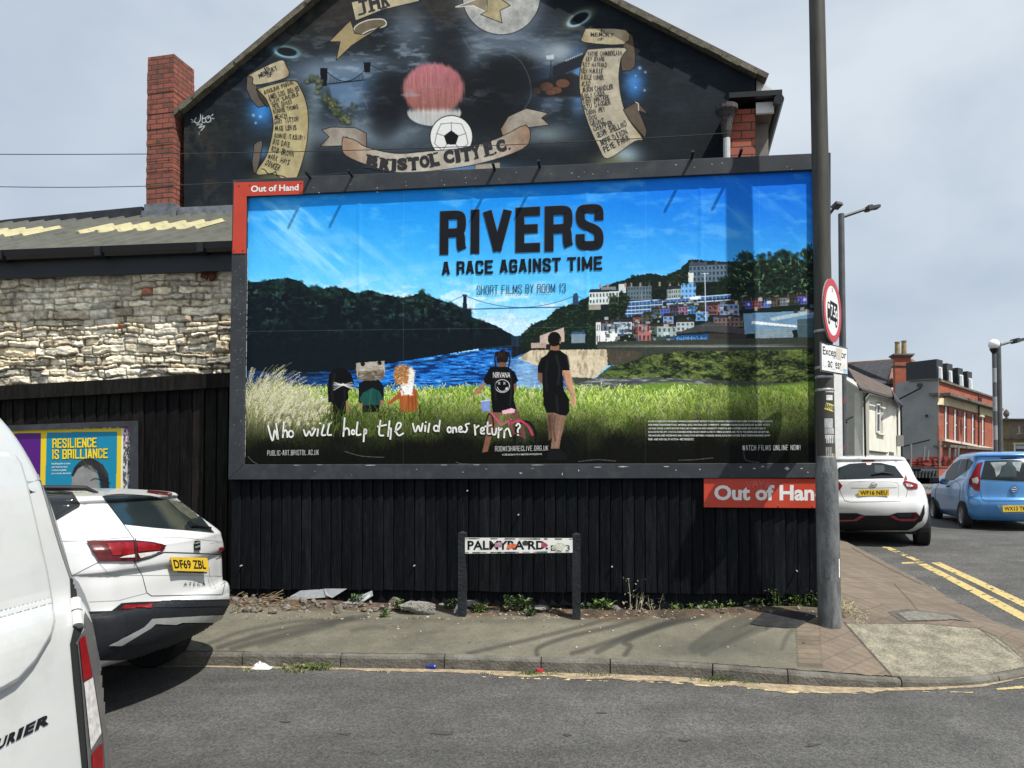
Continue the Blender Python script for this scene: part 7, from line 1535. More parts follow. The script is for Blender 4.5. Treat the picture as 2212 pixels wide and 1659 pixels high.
class Car:
    def __init__(s, name, O, fwd, lab, cat, levels, paint, bow=.10, bowf=.25, grp=None):
        f = Vector((fwd[0], fwd[1], 0)).normalized(); s.rz = math.atan2(-f.x, f.y); s.O = Vector(O)
        s.root = thing(name, tuple(O), lab, cat, grp, s.rz); s.R = Matrix.Rotation(s.rz, 3, 'Z')
        LV = smooth_path(levels, 4); V = []; n = None
        for z, yr, yf, w, rr in LV:
            h = []
            for k in range(8): x = (w-rr)*k/8; h.append((x, yr+bow*(k/8)**2*(w-rr)/.7))
            b = bow*(w-rr)/.7
            for k in range(7): a = math.pi/2*k/7; h.append((w-rr+rr*math.sin(a), yr+b+rr*1.15*(1-math.cos(a))))
            y0, y1 = yr+b+rr*1.15, yf-bowf-rr*1.3
            for k in range(12): t = k/12; h.append((w*(1+.012*math.sin(math.pi*t)), y0+(y1-y0)*t))
            for k in range(7): a = math.pi/2*k/7; h.append((w-rr+rr*math.cos(a), y1+rr*1.3*math.sin(a)))
            for k in range(7): x = (w-rr)*(1-k/6); h.append((x, yf-bowf*(x/max(w-rr, .01))**2))
            ring = h+[(-x, y) for x, y in h[-2:0:-1]]; n = len(ring); V += [(x, y, z) for x, y in ring]
        m = len(LV); Fc = [(i*n+k, i*n+(k+1)%n, (i+1)*n+(k+1)%n, (i+1)*n+k) for i in range(m-1) for k in range(n)]
        Fc += [tuple(range(n-1, -1, -1)), tuple((m-1)*n+k for k in range(n))]
        s.V, s.F = V, Fc; s.body = add_mesh('body', V, Fc, paint, s.root, local=True, smooth=True, uv=False)
        s.bvh = BVHTree.FromPolygons([Vector(v) for v in V], Fc)
    def hit(s, px, py, off=.004):
        d = Vector(ray(px, py)); o = s.R.transposed()@(Vector((0, 0, EYE))-s.O); d = (s.R.transposed()@d).normalized()
        p, nn, i, t = s.bvh.ray_cast(o, d)
        if p is None:
            t = (Vector((0, .3, .8))-o).dot(d)
            for _ in range(4): p, nn, i, _d = s.bvh.find_nearest(o+d*t); t = (p-o).dot(d)
        else: t = (p-o).dot(d)
        if nn.dot(d) > 0: nn = -nn
        s.miss = (p-(o+d*t)).length > .012
        return p+nn*off-d*off*.4
    def patch(s, name, pts, mt, par=None, off=.004, step=3.0, edge=None, lab=None):
        P = []
        for i, (x0, y0) in enumerate(pts):
            x1, y1 = pts[(i+1) % len(pts)]; k = max(1, int(math.hypot(x1-x0, y1-y0)/step)); P += [(x0+(x1-x0)*j/k, y0+(y1-y0)*j/k) for j in range(k)]
        n = len(P); xs = [p[0] for p in P]; ys = [p[1] for p in P]; G = []
        gx = np.arange(min(xs), max(xs), step); gy = np.arange(min(ys), max(ys), step)
        G = [(x+.01, y+.013) for x in gx for y in gy]
        r = geometry.delaunay_2d_cdt([Vector(p) for p in P+G], [], [list(range(n))], 1, 1e-5)
        vs = [tuple(v) for v in r[0]]
        of = off if edge is None else None
        if edge: E_ = np.array([min(math.hypot(v[0]-(a[0]+(b[0]-a[0])*t), v[1]-(a[1]+(b[1]-a[1])*t)) for a, b in zip(pts, pts[1:]+pts[:1]) for t in [max(0, min(1, ((v[0]-a[0])*(b[0]-a[0])+(v[1]-a[1])*(b[1]-a[1]))/max(1e-6, (b[0]-a[0])**2+(b[1]-a[1])**2)))]) for v in vs])
        W_ = []; ms = []
        for k, (x, y) in enumerate(vs):
            W_.append(s.hit(x, y, of if of is not None else edge[0]+(edge[1]-edge[0])*float(sstep(0, edge[2], E_[k])))); ms.append(s.miss)
        fs = [tuple(f) for f in r[2] if not any(ms[q] for q in f)] or [tuple(f) for f in r[2]]
        o = add_mesh(name, W_, fs, mt, par or s.root, local=True, smooth=True, uv=False)
        if lab: o['label'] = lab
        return o
    def line(s, name, pts, w, mt, off=.002, par=None, sm=False):
        if sm: pts = smooth_path(pts, 4)
        Q = []
        for (x0, y0), (x1, y1) in zip(pts[:-1], pts[1:]): k = max(1, int(math.hypot(x1-x0, y1-y0)/3)); Q += [(x0+(x1-x0)*j/k, y0+(y1-y0)*j/k) for j in range(k)]
        Q.append(pts[-1]); m = MB(); ribbon(m, Q, w, lambda a, b: s.hit(a, b, off)); return m.build(name, mt, par or s.root, local=True, uv=False)
    def text(s, txt, q, off=.006, mt=None, par=None, bold=.02, sep=None):
        m = MB(); bl, br, tl, tr = q
        add_text(m, txt, lambda u, v: s.hit(*[(bl[c]*(1-u)+br[c]*u)*(1-v)+(tl[c]*(1-u)+tr[c]*u)*v for c in (0, 1)], off), bold=bold); return m.build('lettering', mt or bpy.data.materials['black_ink'], par or s.root, local=True, uv=False)
    def plate(s, pts, txt, tilt=.12):                  # flat plate seen at these corners, standing just off the bodywork
        nn = Vector((0, -1, tilt)).normalized(); H = [s.hit(pts[0][0]*(1-u)*(1-v)+pts[1][0]*u*(1-v)+pts[2][0]*u*v+pts[3][0]*(1-u)*v, pts[0][1]*(1-u)*(1-v)+pts[1][1]*u*(1-v)+pts[2][1]*u*v+pts[3][1]*(1-u)*v, 0) for u in (0,.25,.5,.75,1) for v in (0,.5,1)]
        c = max(h.dot(nn) for h in H)+.002; o = s.R.transposed()@(Vector((0, 0, EYE))-s.O)
        def on(px, py, e): d = s.R.transposed()@Vector(ray(px, py)); return o+d*((c+e-o.dot(nn))/d.dot(nn))
        m = MB(); m.prism([on(*p, 0) for p in pts], nn*.005); ob = m.build('number_plate', M_plate, s.root, local=True, uv=False)
        q = quad_map(*[on(*p, .0062) for p in (pts[3], pts[2], pts[0], pts[1])]); m = MB()
        add_text(m, txt, lambda u, v: q(.06+.88*u, .17+.66*v), bold=.025); m.build('characters', bpy.data.materials['black_ink'], ob, local=True, uv=False); return ob
    def wheel(s, x, y, r=.32, w=.21, rim=None):
        m = MB(); n = 28; sd = 1 if x > 0 else -1; prof = [(r*.62, -w/2), (r*.93, -w/2), (r, -w*.36), (r, w*.36), (r*.93, w/2), (r*.64, w/2), (r*.60, w*.42)]
        def lat(pr, k): return [Vector((x+h*sd, y+rr*math.cos(2*math.pi*j/n), r+rr*math.sin(2*math.pi*j/n))) for rr, h in pr for j in range(n)]
        V = lat(prof, 0); k = len(prof); m.add(V, [(i*n+j, i*n+(j+1)%n, (i+1)*n+(j+1)%n, (i+1)*n+j) for i in range(k-1) for j in range(n)]+[tuple(range(n))])
        t = m.build('wheel', M_tyre, s.root, local=True, smooth=False, uv=False)
        m = MB(); pr = [(r*.62, w*.46), (r*.56, w*.40), (r*.52, w*.2)]; V = lat(pr, 0); m.add(V, [(i*n+j, i*n+(j+1)%n, (i+1)*n+(j+1)%n, (i+1)*n+j) for i in range(2) for j in range(n)])
        for j in range(14): a = 2*math.pi*j/14; b = a+.16; m.add([Vector((x+sd*w*(.40 if q_ < .3 else .36), y+r*q_*math.cos(t_), r+r*q_*math.sin(t_))) for q_, t_ in ((.08, a), (.56, a), (.56, b), (.08, b+.3))], [(0,1,2,3)])
        m.lathe((0, 0, 0), [], 3) if False else None
        m.build('rim', rim or M_rim, t, local=True, uv=False); return t
SUVL = [(.31,.50,4.0,.80,.16),(.36,.26,4.2,.87,.20),(.44,.10,4.3,.905,.22),(.56,.015,4.36,.925,.25),(.70,.0,4.36,.925,.26),(.765,.02,4.34,.925,.26),(.785,.07,4.33,.92,.24),(.95,.08,4.28,.92,.24),(1.04,.09,4.2,.915,.24),(1.07,.06,4.16,.91,.24),(1.18,.07,3.7,.885,.25),(1.24,.10,3.25,.865,.24),(1.40,.32,2.7,.80,.20),(1.51,.45,2.4,.75,.18),(1.55,.44,2.25,.73,.19),(1.58,.52,2.1,.69,.2),(1.605,.95,1.95,.58,.2),(1.61,1.3,1.7,.25,.1)]
suv = Car('parked_suv', (-2.50, 6.10, 0), (-.990, .139), 'white SUV parked at the kerb with a black roof rail, partly hidden by the van', 'car', SUVL, M_wht)
zs_ = lambda X, Y: (176.96+.2612*X, 1017.5+.2612*Y); z3_ = lambda X, Y: (.2668*X, 884.8+.2668*Y); L_ = lambda f, *p: [f(*q) for q in p]
gl = suv.patch('rear_window', L_(zs_,(172,208),(330,192),(560,206),(870,268),(1000,400),(1092,512),(880,492),(600,470),(345,442)), M_glass)
suv.patch('dusty_glass', L_(zs_,(700,235),(860,280),(960,390),(900,400),(800,330)), mat('dusty_glass', (.07, .075, .055), .3, var=.5, scale=18), gl, .006)
suv.line('seam', L_(zs_,(165,205),(345,442),(425,555),(432,745),(500,870),(535,1005),(575,1032),(1160,1022),(1198,862),(1175,690)), 1.2, M_seam); suv.line('crease', L_(zs_,(500,862),(850,862),(1200,868)), .9, M_crease_shade); suv.line('crease', L_(zs_,(425,560),(800,548),(1170,585)), .9, M_crease_shade); suv.line('crease', L_(z3_,(480,1065),(700,1062),(1080,1030)), 1.4, M_crease_shade); suv.line('seam', L_(z3_,(585,1345),(690,1290),(800,1235)), .9, M_seam); suv.line('crease', L_(z3_,(800,1240),(890,1340),(1140,1340)), 1.0, M_crease_shade); suv.line('crease', L_(zs_,(60,1080),(300,1070),(540,1005)), .9, M_crease_shade)
suv.line('lamp_ledge_shade', L_(zs_,(430,752),(560,718),(680,672),(900,678),(1135,690)), 2.0, M_seam)  # dark line paints the shade under the lamp ledge
tl = suv.patch('tail_lamp', L_(zs_,(38,585),(420,580),(560,592),(690,614),(655,668),(560,700),(440,745),(140,748)), M_dred, off=.012)
suv.patch('lamp_bar', L_(zs_,(200,608),(420,600),(420,690),(250,700)), M_red, tl, .016); suv.patch('lamp_bar', L_(zs_,(445,600),(560,606),(660,622),(630,655),(450,668)), M_red, tl, .016); suv.patch('clear_strip', L_(zs_,(330,705),(425,690),(425,716),(300,720)), M_clr, tl, .017); suv.patch('clear_strip', L_(zs_,(452,685),(560,672),(640,664),(560,698),(470,722)), M_clr, tl, .017); suv.line('lamp_split', L_(zs_,(432,578),(432,748)), 2.6, M_seam, .019, tl)
suv.patch('tail_lamp', L_(zs_,(1122,634),(1180,628),(1182,690),(1136,694)), M_red, off=.012)
suv.plate(L_(zs_,(728,712),(1032,718),(1048,832),(755,825)), 'DF69 ZBL'); suv.line('plate_shadow', L_(zs_,(790,834),(1030,840)), 2.4, M_seam)
bg_ = suv.patch('badge', L_(zs_,(918,576),(968,578),(970,656),(920,655)), M_blkp, off=.012)
for a, b in (((925,600),(962,590)),((925,632),(962,622))): suv.line('badge_bar', L_(zs_,a,b), 3.4, M_silv, .017, bg_)
suv.text('A T E C A', L_(zs_,(836,949),(1018,949),(838,921),(1018,921)), .006, bold=.005)
suv.patch('brake_light', L_(zs_,(545,160),(700,174),(744,186),(738,206),(640,198),(536,182)), M_dred)
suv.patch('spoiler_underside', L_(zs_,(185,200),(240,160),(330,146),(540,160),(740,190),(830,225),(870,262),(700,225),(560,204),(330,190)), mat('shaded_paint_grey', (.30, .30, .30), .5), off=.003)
bp = suv.patch('bumper', L_(zs_,(-120,1165),(240,1156),(320,1092),(400,1085),(1226,1058),(1236,1120),(1260,1230),(1200,1400),(1000,1500),(300,1560),(-120,1560)), M_blkp, off=.008)
suv.patch('reflector', L_(zs_,(300,1148),(345,1108),(580,1098),(570,1138)), M_red, bp, .014); suv.patch('honeycomb_strip', L_(zs_,(590,1100),(1226,1070),(1232,1112),(585,1135)), mat('honeycomb_mesh', (.012, .014, .02), .7, var=.8, scale=60), bp, .012)
suv.patch('skid_plate', L_(zs_,(505,1290),(570,1222),(1240,1180),(1236,1222),(1110,1246),(820,1252),(770,1270),(600,1264),(560,1300),(320,1440),(215,1440)), M_silv, bp, .014)
suv.patch('skid_recess', L_(zs_,(330,1440),(600,1275),(770,1280),(830,1260),(1110,1256),(1225,1236),(1000,1376),(700,1400)), M_blkp, bp, .012)
suv.patch('side_window', L_(z3_,(60,640),(400,652),(585,668),(648,765),(640,790),(450,902),(60,960)), M_seam, off=.004); suv.patch('side_window', L_(z3_,(60,660),(395,668),(570,685),(620,770),(455,870),(60,930)), M_glass, off=.007)
m = MB(); rp = [suv.hit(*z3_(X, Y), .0)+Vector((0, 0, .035)) for X, Y in ((60,560),(345,556),(560,556),(700,580))]; rp.append(suv.hit(*z3_(800,600), .0)); m.tube(rp, [.018, .02, .022, .02, .008], 8); m.build('roof_rail', M_blkp, suv.root, local=True, uv=False)
suv.patch('arch_trim', L_(z3_,(590,1345),(640,1400),(690,1500),(735,1630),(640,1660),(600,1500)), mat('grey_arch_trim', (.26, .27, .28), .5), off=.008)
m = MB(); a, b, c = [suv.hit(*zs_(X, Y), .02) for X, Y in ((880,455),(960,466),(1055,485))]; m.tube([a, b, c], [.03, .014, .008], 7); m.build('wiper', M_blkp, suv.root, local=True, uv=False)
for x, y in ((-.78,.86),(.78,.86),(-.78,3.45),(.78,3.45)): suv.wheel(x, y, .345, .225)
m = MB(); m.box((0, 2.2, .40), (1.5, 3.4, .12)); m.box((.25, .85, .33), (.5, .3, .1)); m.build('underbody', M_blkp, suv.root, local=True, uv=False)
# van
VL = [(.35,.02,4.1,.84,.09),(.50,.0,4.16,.875,.09),(.62,.005,4.1,.88,.09),(.95,.045,4.1,.88,.09),(1.13,.075,4.0,.88,.09),(1.21,.105,3.9,.88,.09),(1.28,.15,3.8,.875,.09),(1.44,.185,3.5,.865,.10),(1.66,.24,2.9,.845,.12),(1.86,.315,2.6,.81,.14),(2.0,.395,2.4,.765,.16),(2.09,.46,2.2,.68,.2),(2.13,.8,2.0,.45,.2),(2.135,1.2,1.8,.2,.1)]
van = Car('parked_van', (-1.655, 2.32, 0), (-.997, .08), 'white delivery van in the near left corner with black badge letters on its rear door', 'van', VL, M_van, bow=.03)
zv = lambda X, Y: (.52*X, 796.3+.52*Y)
van.patch('door_panel', L_(zv,(-160,352),(20,350),(55,362),(80,395),(105,480),(142,640),(190,850),(214,990),(222,1055),(205,1115),(135,1225),(60,1305),(-10,1345),(-160,1400)), M_van, off=None, edge=(.010, .026, 12), step=2.5)
van.patch('lamp_gap', L_(zv,(288,868),(305,880),(325,985),(345,1075),(312,1140),(330,1300),(362,1659),(362,1700),(338,1700),(338,1659),(302,1300),(288,1140),(303,1075),(292,960)), M_seam)
lp_ = van.patch('tail_lamp', L_(zv,(312,1132),(345,1080),(345,1010),(378,1065),(420,1290),(452,1560),(460,1700),(362,1700),(330,1300)), mat('smoky_lens', (.10, .10, .10), .15, spec=.6, coat=.5), off=.008)
van.patch('red_lens', L_(zv,(316,1128),(340,1108),(372,1278),(334,1302)), M_red, lp_, .013); van.patch('clear_strip', L_(zv,(336,1306),(373,1284),(408,1515),(364,1585)), M_clr, lp_, .013); van.patch('red_lens', L_(zv,(368,1600),(412,1555),(420,1700),(372,1700)), M_red, lp_, .013); van.line('lens_edge', L_(zv,(374,1280),(412,1520),(422,1690)), 1.2, M_seam, .014, lp_)
van.line('seam', L_(zv,(60,180),(120,320),(170,480),(240,720),(290,868)), 2.2, M_silv, .004, sm=True); van.line('seam', L_(zv,(66,182),(126,320),(177,480),(247,720),(296,868)), 1.4, M_seam, .004, sm=True)
m = MB(); a, b = van.hit(*zv(303,968), .012), van.hit(*zv(312,1072), .012); m.tube([a, a.lerp(b, .45)], .021, 12); m.tube([a.lerp(b, .5), b], .020, 12); m.build('hinge', M_van, van.root, local=True, uv=False)
for k, (c_, x0) in enumerate(zip('COURIER', (-118, -72, -22, 22, 62, 92, 140))):
    x1 = (-78, -30, 16, 60, 84, 134, 200)[k]; by = lambda x: 1476-(x-200)*.51; sl = 14
    van.text(c_, L_(zv,(x0,by(x0)),(x1,by(x1)),(x0+sl,by(x0)-50),(x1+sl,by(x1)-50)), .003, bold=.05)
for x, y in ((-.76,.8),(.76,.8),(-.76,3.3),(.76,3.3)): van.wheel(x, y, .32, .2)
# white crossover on the side street
def gz(x, y): return road_z(x, y)
JL = [(.26,.30,3.9,.74,.2),(.36,.14,4.0,.83,.24),(.50,.04,4.1,.87,.28),(.66,.0,4.13,.88,.30),(.78,.02,4.1,.875,.30),(.86,.07,4.05,.865,.28),(1.0,.10,3.9,.83,.26),(1.10,.12,3.3,.77,.26),(1.16,.16,3.0,.715,.25),(1.40,.44,2.4,.635,.22),(1.47,.52,2.2,.60,.2),(1.50,.50,2.15,.585,.2),(1.54,.54,2.05,.55,.2),(1.565,.72,1.9,.48,.2),(1.58,1.1,1.8,.36,.15),(1.582,1.3,1.5,.2,.1)]
zj = lambda X, Y: (1787.3+.192*X, 955.6+.192*Y)
jo = at_depth(1886, 1063, 13.0)
jk = Car('white_crossover', (jo.x, jo.y, gz(jo.x, jo.y)), (.36, .93), 'white crossover car with red bumper accents stopped on the side street beyond the lamp column', 'car', JL, M_wht, bow=.12)
g_ = jk.patch('rear_window', L_(zj,(100,330),(130,285),(250,242),(430,230),(600,232),(760,268),(862,402),(600,406),(100,420)), M_glass, step=2.0); jk.patch('window_highlight', L_(zj,(530,255),(640,260),(640,330),(560,345),(530,330)), mat('glass_highlight', (.05, .06, .065), .1), g_, .006, step=2)  # lighter patch on the rear window is a painted highlight
jk.line('crease', L_(zj,(262,513),(400,515),(782,510)), .8, M_seam); jk.line('seam', L_(zj,(125,430),(150,560),(195,655),(260,672),(560,668),(830,660),(880,630),(905,530)), .7, M_seam); jk.line('crease', L_(zj,(240,470),(300,445),(520,432),(760,445),(800,500),(800,630)), .6, M_crease_shade, sm=True)
t_ = jk.patch('tail_lamp', L_(zj,(880,365),(902,432),(1012,470),(1014,522),(905,526),(852,460)), M_red, off=.01, step=2); jk.patch('clear_strip', L_(zj,(876,462),(920,466),(965,492),(930,505),(888,495)), M_clr, t_, .014, step=2); jk.patch('tail_lamp', L_(zj,(100,430),(140,450),(172,490),(140,535),(100,540)), M_red, off=.01, step=2)
jk.plate(L_(zj,(348,532),(695,527),(693,600),(352,606)), 'WF16 NEU')
m = MB(); c_ = jk.hit(*zj(521,475), .012); ex = (jk.hit(*zj(540,475), .012)-c_).normalized(); ez = Vector((0, 0, 1)); m.tube([c_+ex*.045*math.cos(k*.5236)+ez*.035*math.sin(k*.5236) for k in range(13)], .007, 6, False); m.tube([c_-ex*.055, c_+ex*.055], .007, 6); m.build('badge', M_silv, jk.root, local=True, uv=False)
jk.patch('brake_light', L_(zj,(388,197),(530,197),(528,218),(390,220)), M_red, step=2); jk.patch('sticker', L_(zj,(432,236),(500,236),(488,256),(445,256)), mat('bright_sticker', (.7, .5, .5), .3), g_, .007, step=2); m = MB(); m.tube([jk.hit(*zj(490,372), .02), jk.hit(*zj(620,352), .02), jk.hit(*zj(752,368), .02)], [.012, .02, .006], 6); m.build('wiper', M_blkp, jk.root, local=True, uv=False)  # small bright sticker on the rear window
b_ = jk.patch('bumper', L_(zj,(60,795),(330,795),(420,822),(690,822),(780,790),(1000,785),(1032,820),(1040,880),(960,960),(900,985),(100,990)), M_blkp, off=.01, step=2.5)
M_racc = mat('red_accent', (.28, .03, .05), .3, coat=.5); jk.patch('accent', L_(zj,(60,870),(300,865),(370,820),(425,823),(330,880),(60,888)), M_racc, b_, .016, step=2); jk.patch('accent', L_(zj,(690,820),(740,818),(800,855),(960,855),(1020,840),(985,882),(830,882),(760,862)), M_racc, b_, .016, step=2); jk.patch('reflector', L_(zj,(958,800),(985,788),(1012,800),(1018,830),(988,848),(960,835)), M_dred, b_, .016, step=2); jk.patch('fog_mesh', L_(zj,(770,800),(955,792),(955,842),(810,845)), bpy.data.materials['honeycomb_mesh'], b_, .015, step=2)
jk.patch('arch_trim', L_(zj,(1085,690),(1090,800),(1060,880),(1030,900),(1020,860),(1058,780)), M_blkp, off=.01, step=2)
m = MB(); a = jk.hit(*zj(430,165), 0); m.tube([a, a+Vector((0, -.10, .24))], [.008, .004], 6); m.build('aerial', M_blkp, jk.root, local=True, uv=False)
for x, y in ((-.77,.78),(.80,.70),(-.77,3.3),(.77,3.3)): jk.wheel(x, y, .34, .22)
m = MB(); m.box((0, 2.0, .34), (1.4, 3.2, .24)); m.build('underbody', M_blkp, jk.root, local=True, uv=False)
# blue hatchback
AL = [(.20,.16,3.55,.74,.2),(.32,.05,3.66,.81,.24),(.48,.0,3.74,.835,.26),(.62,.01,3.74,.84,.26),(.68,.05,3.7,.84,.25),(.90,.06,3.5,.83,.24),(1.02,.07,3.2,.80,.22),(1.08,.09,2.95,.775,.2),(1.30,.19,2.5,.70,.18),(1.46,.29,2.2,.65,.16),(1.49,.25,2.15,.64,.16),(1.535,.28,2.05,.60,.18),(1.565,.45,1.9,.52,.2),(1.585,.85,1.75,.40,.15),(1.59,1.2,1.5,.2,.1)]
ao = Vector((9.92, 15.06, 0)); ag = Car('blue_hatchback', (ao.x, ao.y, gz(ao.x, ao.y)), (.274, .962), 'light blue hatchback stopped on the side street at the right edge of the view', 'car', AL, M_blu, bow=.12)
g_ = ag.patch('rear_window', L_(zj,(1772,206),(2000,200),(2420,200),(2420,445),(2080,436),(1720,416),(1742,330)), M_glass, step=2.2)
ag.patch('painted_daylight', L_(zj,(1830,225),(2190,218),(2160,330),(2080,300),(1960,330),(1900,390),(1880,300)), mat('light_through_glass', (.22, .25, .25), .1, var=.4, scale=6), g_, .006, step=2.2); ag.patch('seated_silhouette', L_(zj,(1930,390),(1960,270),(2010,245),(2020,212),(2075,212),(2085,250),(2120,290),(2130,390)), mat('silhouette_grey', (.03, .045, .05), .2), g_, .009, step=2.2); ag.line('wiper', L_(zj,(1880,400),(2100,404)), 2, M_blkp, .012)  # daylight through the car and a seated silhouette, both painted on the glass
t_ = ag.patch('tail_lamp', L_(zj,(1752,218),(1722,330),(1716,548),(1660,540),(1600,472),(1598,420),(1640,350),(1690,240)), M_red, off=.012, step=2); ag.patch('clear_strip', L_(zj,(1630,410),(1690,395),(1706,430),(1690,465),(1640,455)), M_clr, t_, .016, step=2)
ag.line('seam', L_(zj,(1722,548),(1738,636),(1770,658),(2100,660),(2420,655)), .9, M_seam); ag.patch('plate_recess', L_(zj,(1905,704),(2420,698),(2420,806),(1990,802),(1955,785)), mat('pale_blue_shadow', (.22, .36, .56), .35, coat=.5), off=.005, step=2.2)
ag.plate(L_(zj,(1970,712),(2290,706),(2292,778),(1975,782)), 'WX13 TKA'); ag.patch('badge', L_(zj,(2050,535),(2065,490),(2098,475),(2135,490),(2150,535),(2128,588),(2098,598),(2068,588)), mat('blue_badge_shield', (.09, .22, .46), .25, metal=.4), off=.012, step=2); m = MB(); c_ = ag.hit(*zj(2098,532), .02); ex = (ag.hit(*zj(2120,532), .02)-c_).normalized(); m.tube([c_+ex*.045*math.cos(k*.5236)+Vector((0, 0, .045*math.sin(k*.5236))) for k in range(13)], .007, 6, False); m.tube([c_-ex*.04, c_+ex*.04], .007, 6); m.build('emblem', M_silv, ag.root, local=True, uv=False)
ag.patch('brake_light', L_(zj,(1945,172),(2110,168),(2175,180),(2100,190),(1950,188)), M_dred, step=2)
M_sgl = mat('side_glass', (.03, .042, .045), .35, var=.5, scale=5, spec=.12)
ag.patch('side_window', L_(zj,(1310,440),(1340,330),(1410,240),(1505,186),(1482,262),(1430,422)), M_sgl, step=2); ag.patch('side_window', L_(zj,(1512,190),(1600,185),(1642,225),(1590,305),(1440,408),(1482,290)), M_sgl, step=2); ag.line('pillar', L_(zj,(1585,190),(1560,310)), 1.4, M_seam, .008)
ag.line('seam', L_(zj,(1432,425),(1492,480),(1484,640),(1500,700)), .7, M_seam, sm=True); ag.line('seam', L_(zj,(1255,470),(1215,560),(1250,800),(1440,870)), .7, M_seam, sm=True); ag.patch('door_handle', L_(zj,(1340,490),(1375,482),(1372,500),(1342,508)), M_blkp, off=.01, step=2)
for cx, cy, rx, ry in ((1208,800,58,140),(1532,830,46,150)): ag.patch('wheel_arch', [zj(cx+rx*math.cos(a*.349), cy-20+ry*math.sin(a*.349)) for a in range(18)], M_seam, off=.006, step=2.2)
for x, y in ((-.775,.66),(.76,.66),(-.775,3.02),(.76,3.02)): ag.wheel(x, y, .29, .18)
m = MB(); p = ag.hit(*zj(1262,435), .0); m.box(p+Vector((-.10, 0, .02)), (.18, .10, .16)); o = m.build('door_mirror', M_blkp, ag.root, local=True, uv=False); bevel(o, .03, 2)
m = MB(); m.box((0, 1.8, .28), (1.35, 3.0, .2)); m.build('underbody', M_blkp, ag.root, local=True, uv=False)
def side_glass(c, pts, sd, name='side_window'):       # windows on a flank, dropped straight onto the body from the side
    n = len(pts); G = [(y, z) for y in np.arange(min(p[0] for p in pts)+.01, max(p[0] for p in pts), .09) for z in np.arange(min(p[1] for p in pts)+.01, max(p[1] for p in pts), .07)]
    P = []
    for (a, b), (e, f) in zip(pts, pts[1:]+pts[:1]): P += [(a+(e-a)*k/8, b+(f-b)*k/8) for k in range(8)]
    r = geometry.delaunay_2d_cdt([Vector(p) for p in P+G], [], [list(range(len(P)))], 1, 1e-5); V = []
    for y, z in r[0]:
        p, nn, i, t = c.bvh.ray_cast(Vector((3*sd, y, z)), Vector((-sd, 0, 0))); V.append(p+nn*(.006 if nn.x*sd > 0 else -.006) if p else Vector((.6*sd, y, z)))
    return add_mesh(name, V, [tuple(f) for f in r[2]], M_sgl, c.root, local=True, smooth=True, uv=False)
for sd in (-1, 1):
    side_glass(jk, [(1.05,1.14),(1.2,1.36),(1.75,1.46),(1.78,1.14)], sd); side_glass(jk, [(1.86,1.14),(1.83,1.46),(2.05,1.42),(2.62,1.14)], sd)
side_glass(ag, [(.75,1.12),(.9,1.36),(1.6,1.44),(1.65,1.10)], 1); side_glass(ag, [(1.72,1.10),(1.68,1.44),(2.0,1.42),(2.6,1.12)], 1)
side_glass(suv, [(1.0,1.26),(1.2,1.46),(2.0,1.50),(2.05,1.24)], 1)
# ------------------------------------------------------------------ earth, rubble, weeds and litter at the foot of the fence
S, D_ = np.meshgrid(np.arange(-.6, 6.35, .022), np.arange(.42, -.9, -.022))
PX = OX+UX*S+NX*D_; PY = OY+UY*S+NY*D_
edge = .26+.14*fbm(S*1.5, S*0, 3, 5)+.10*(fbm(S*6, D_*6, 3, 6)-.5)
h = sstep(edge, edge-.34, D_)*(.012+.05*fbm(S*1.8, D_*2, 4, 9))+.035*(fbm(S*7, D_*7, 5, 12)-.5)*sstep(edge+.03, edge-.1, D_)
h = h*(1-.5*sstep(5.5, 6.2, S))
PZ = pave_zv(PX, PY)+h-.006-.07*sstep(.10, -.06, D_); so_ = Canvas(PX, PY, np.stack([PX, PY, PZ], -1)); n_ = fbm(S*9, D_*9, 5, 15); n2 = fbm(S*40, D_*40, 3, 16)
so_.c[:] = np.array([92, 76, 60])/255*(.35+.9*n_+.35*(n2-.5))[..., None]
tag(so_.build('soil', paint_mat('crumbly_soil', .95, bump=.7, bscale=60), keep=(D_ < edge+.02)), kind='structure')
def soil_z(x, y):
    s_, d_ = to_sd(x, y); i = int(round((.42-d_)/.022)); j = int(round((s_+.6)/.022)); return float(PZ[min(max(i, 0), PZ.shape[0]-1), min(max(j, 0), PZ.shape[1]-1)])
def at_foot(px, py):                                   # where a picture point meets the soil or pavement
    X, Y, z = on_ground(px, py, pave_z); s_, d_ = to_sd(X, Y)
    for _ in range(8):
        z = .5*z+.5*(soil_z(X, Y) if -.5 < to_sd(X, Y)[0] < 6.3 and to_sd(X, Y)[1] < .42 else pave_z(X, Y)); X, Y = on_level(px, py, z)
        if to_sd(X, Y)[1] < -.04: s_ = to_sd(X, Y)[0]; p = wall(s_, -.04, 0); X, Y = p.x, p.y; z = soil_z(X, Y)
    return Vector((X, Y, z))
M_stone = mat('grey_brown_stone', (.16, .14, .115), .9, var=.4, scale=14, bump=.6, bscale=40, dirt=(.05, .045, .04), dscale=9)
M_conc = mat('broken_concrete', (.24, .23, .205), .95, var=.35, scale=18, bump=1.0, bscale=55, dirt=(.05, .045, .04), dscale=12, damt=.8)
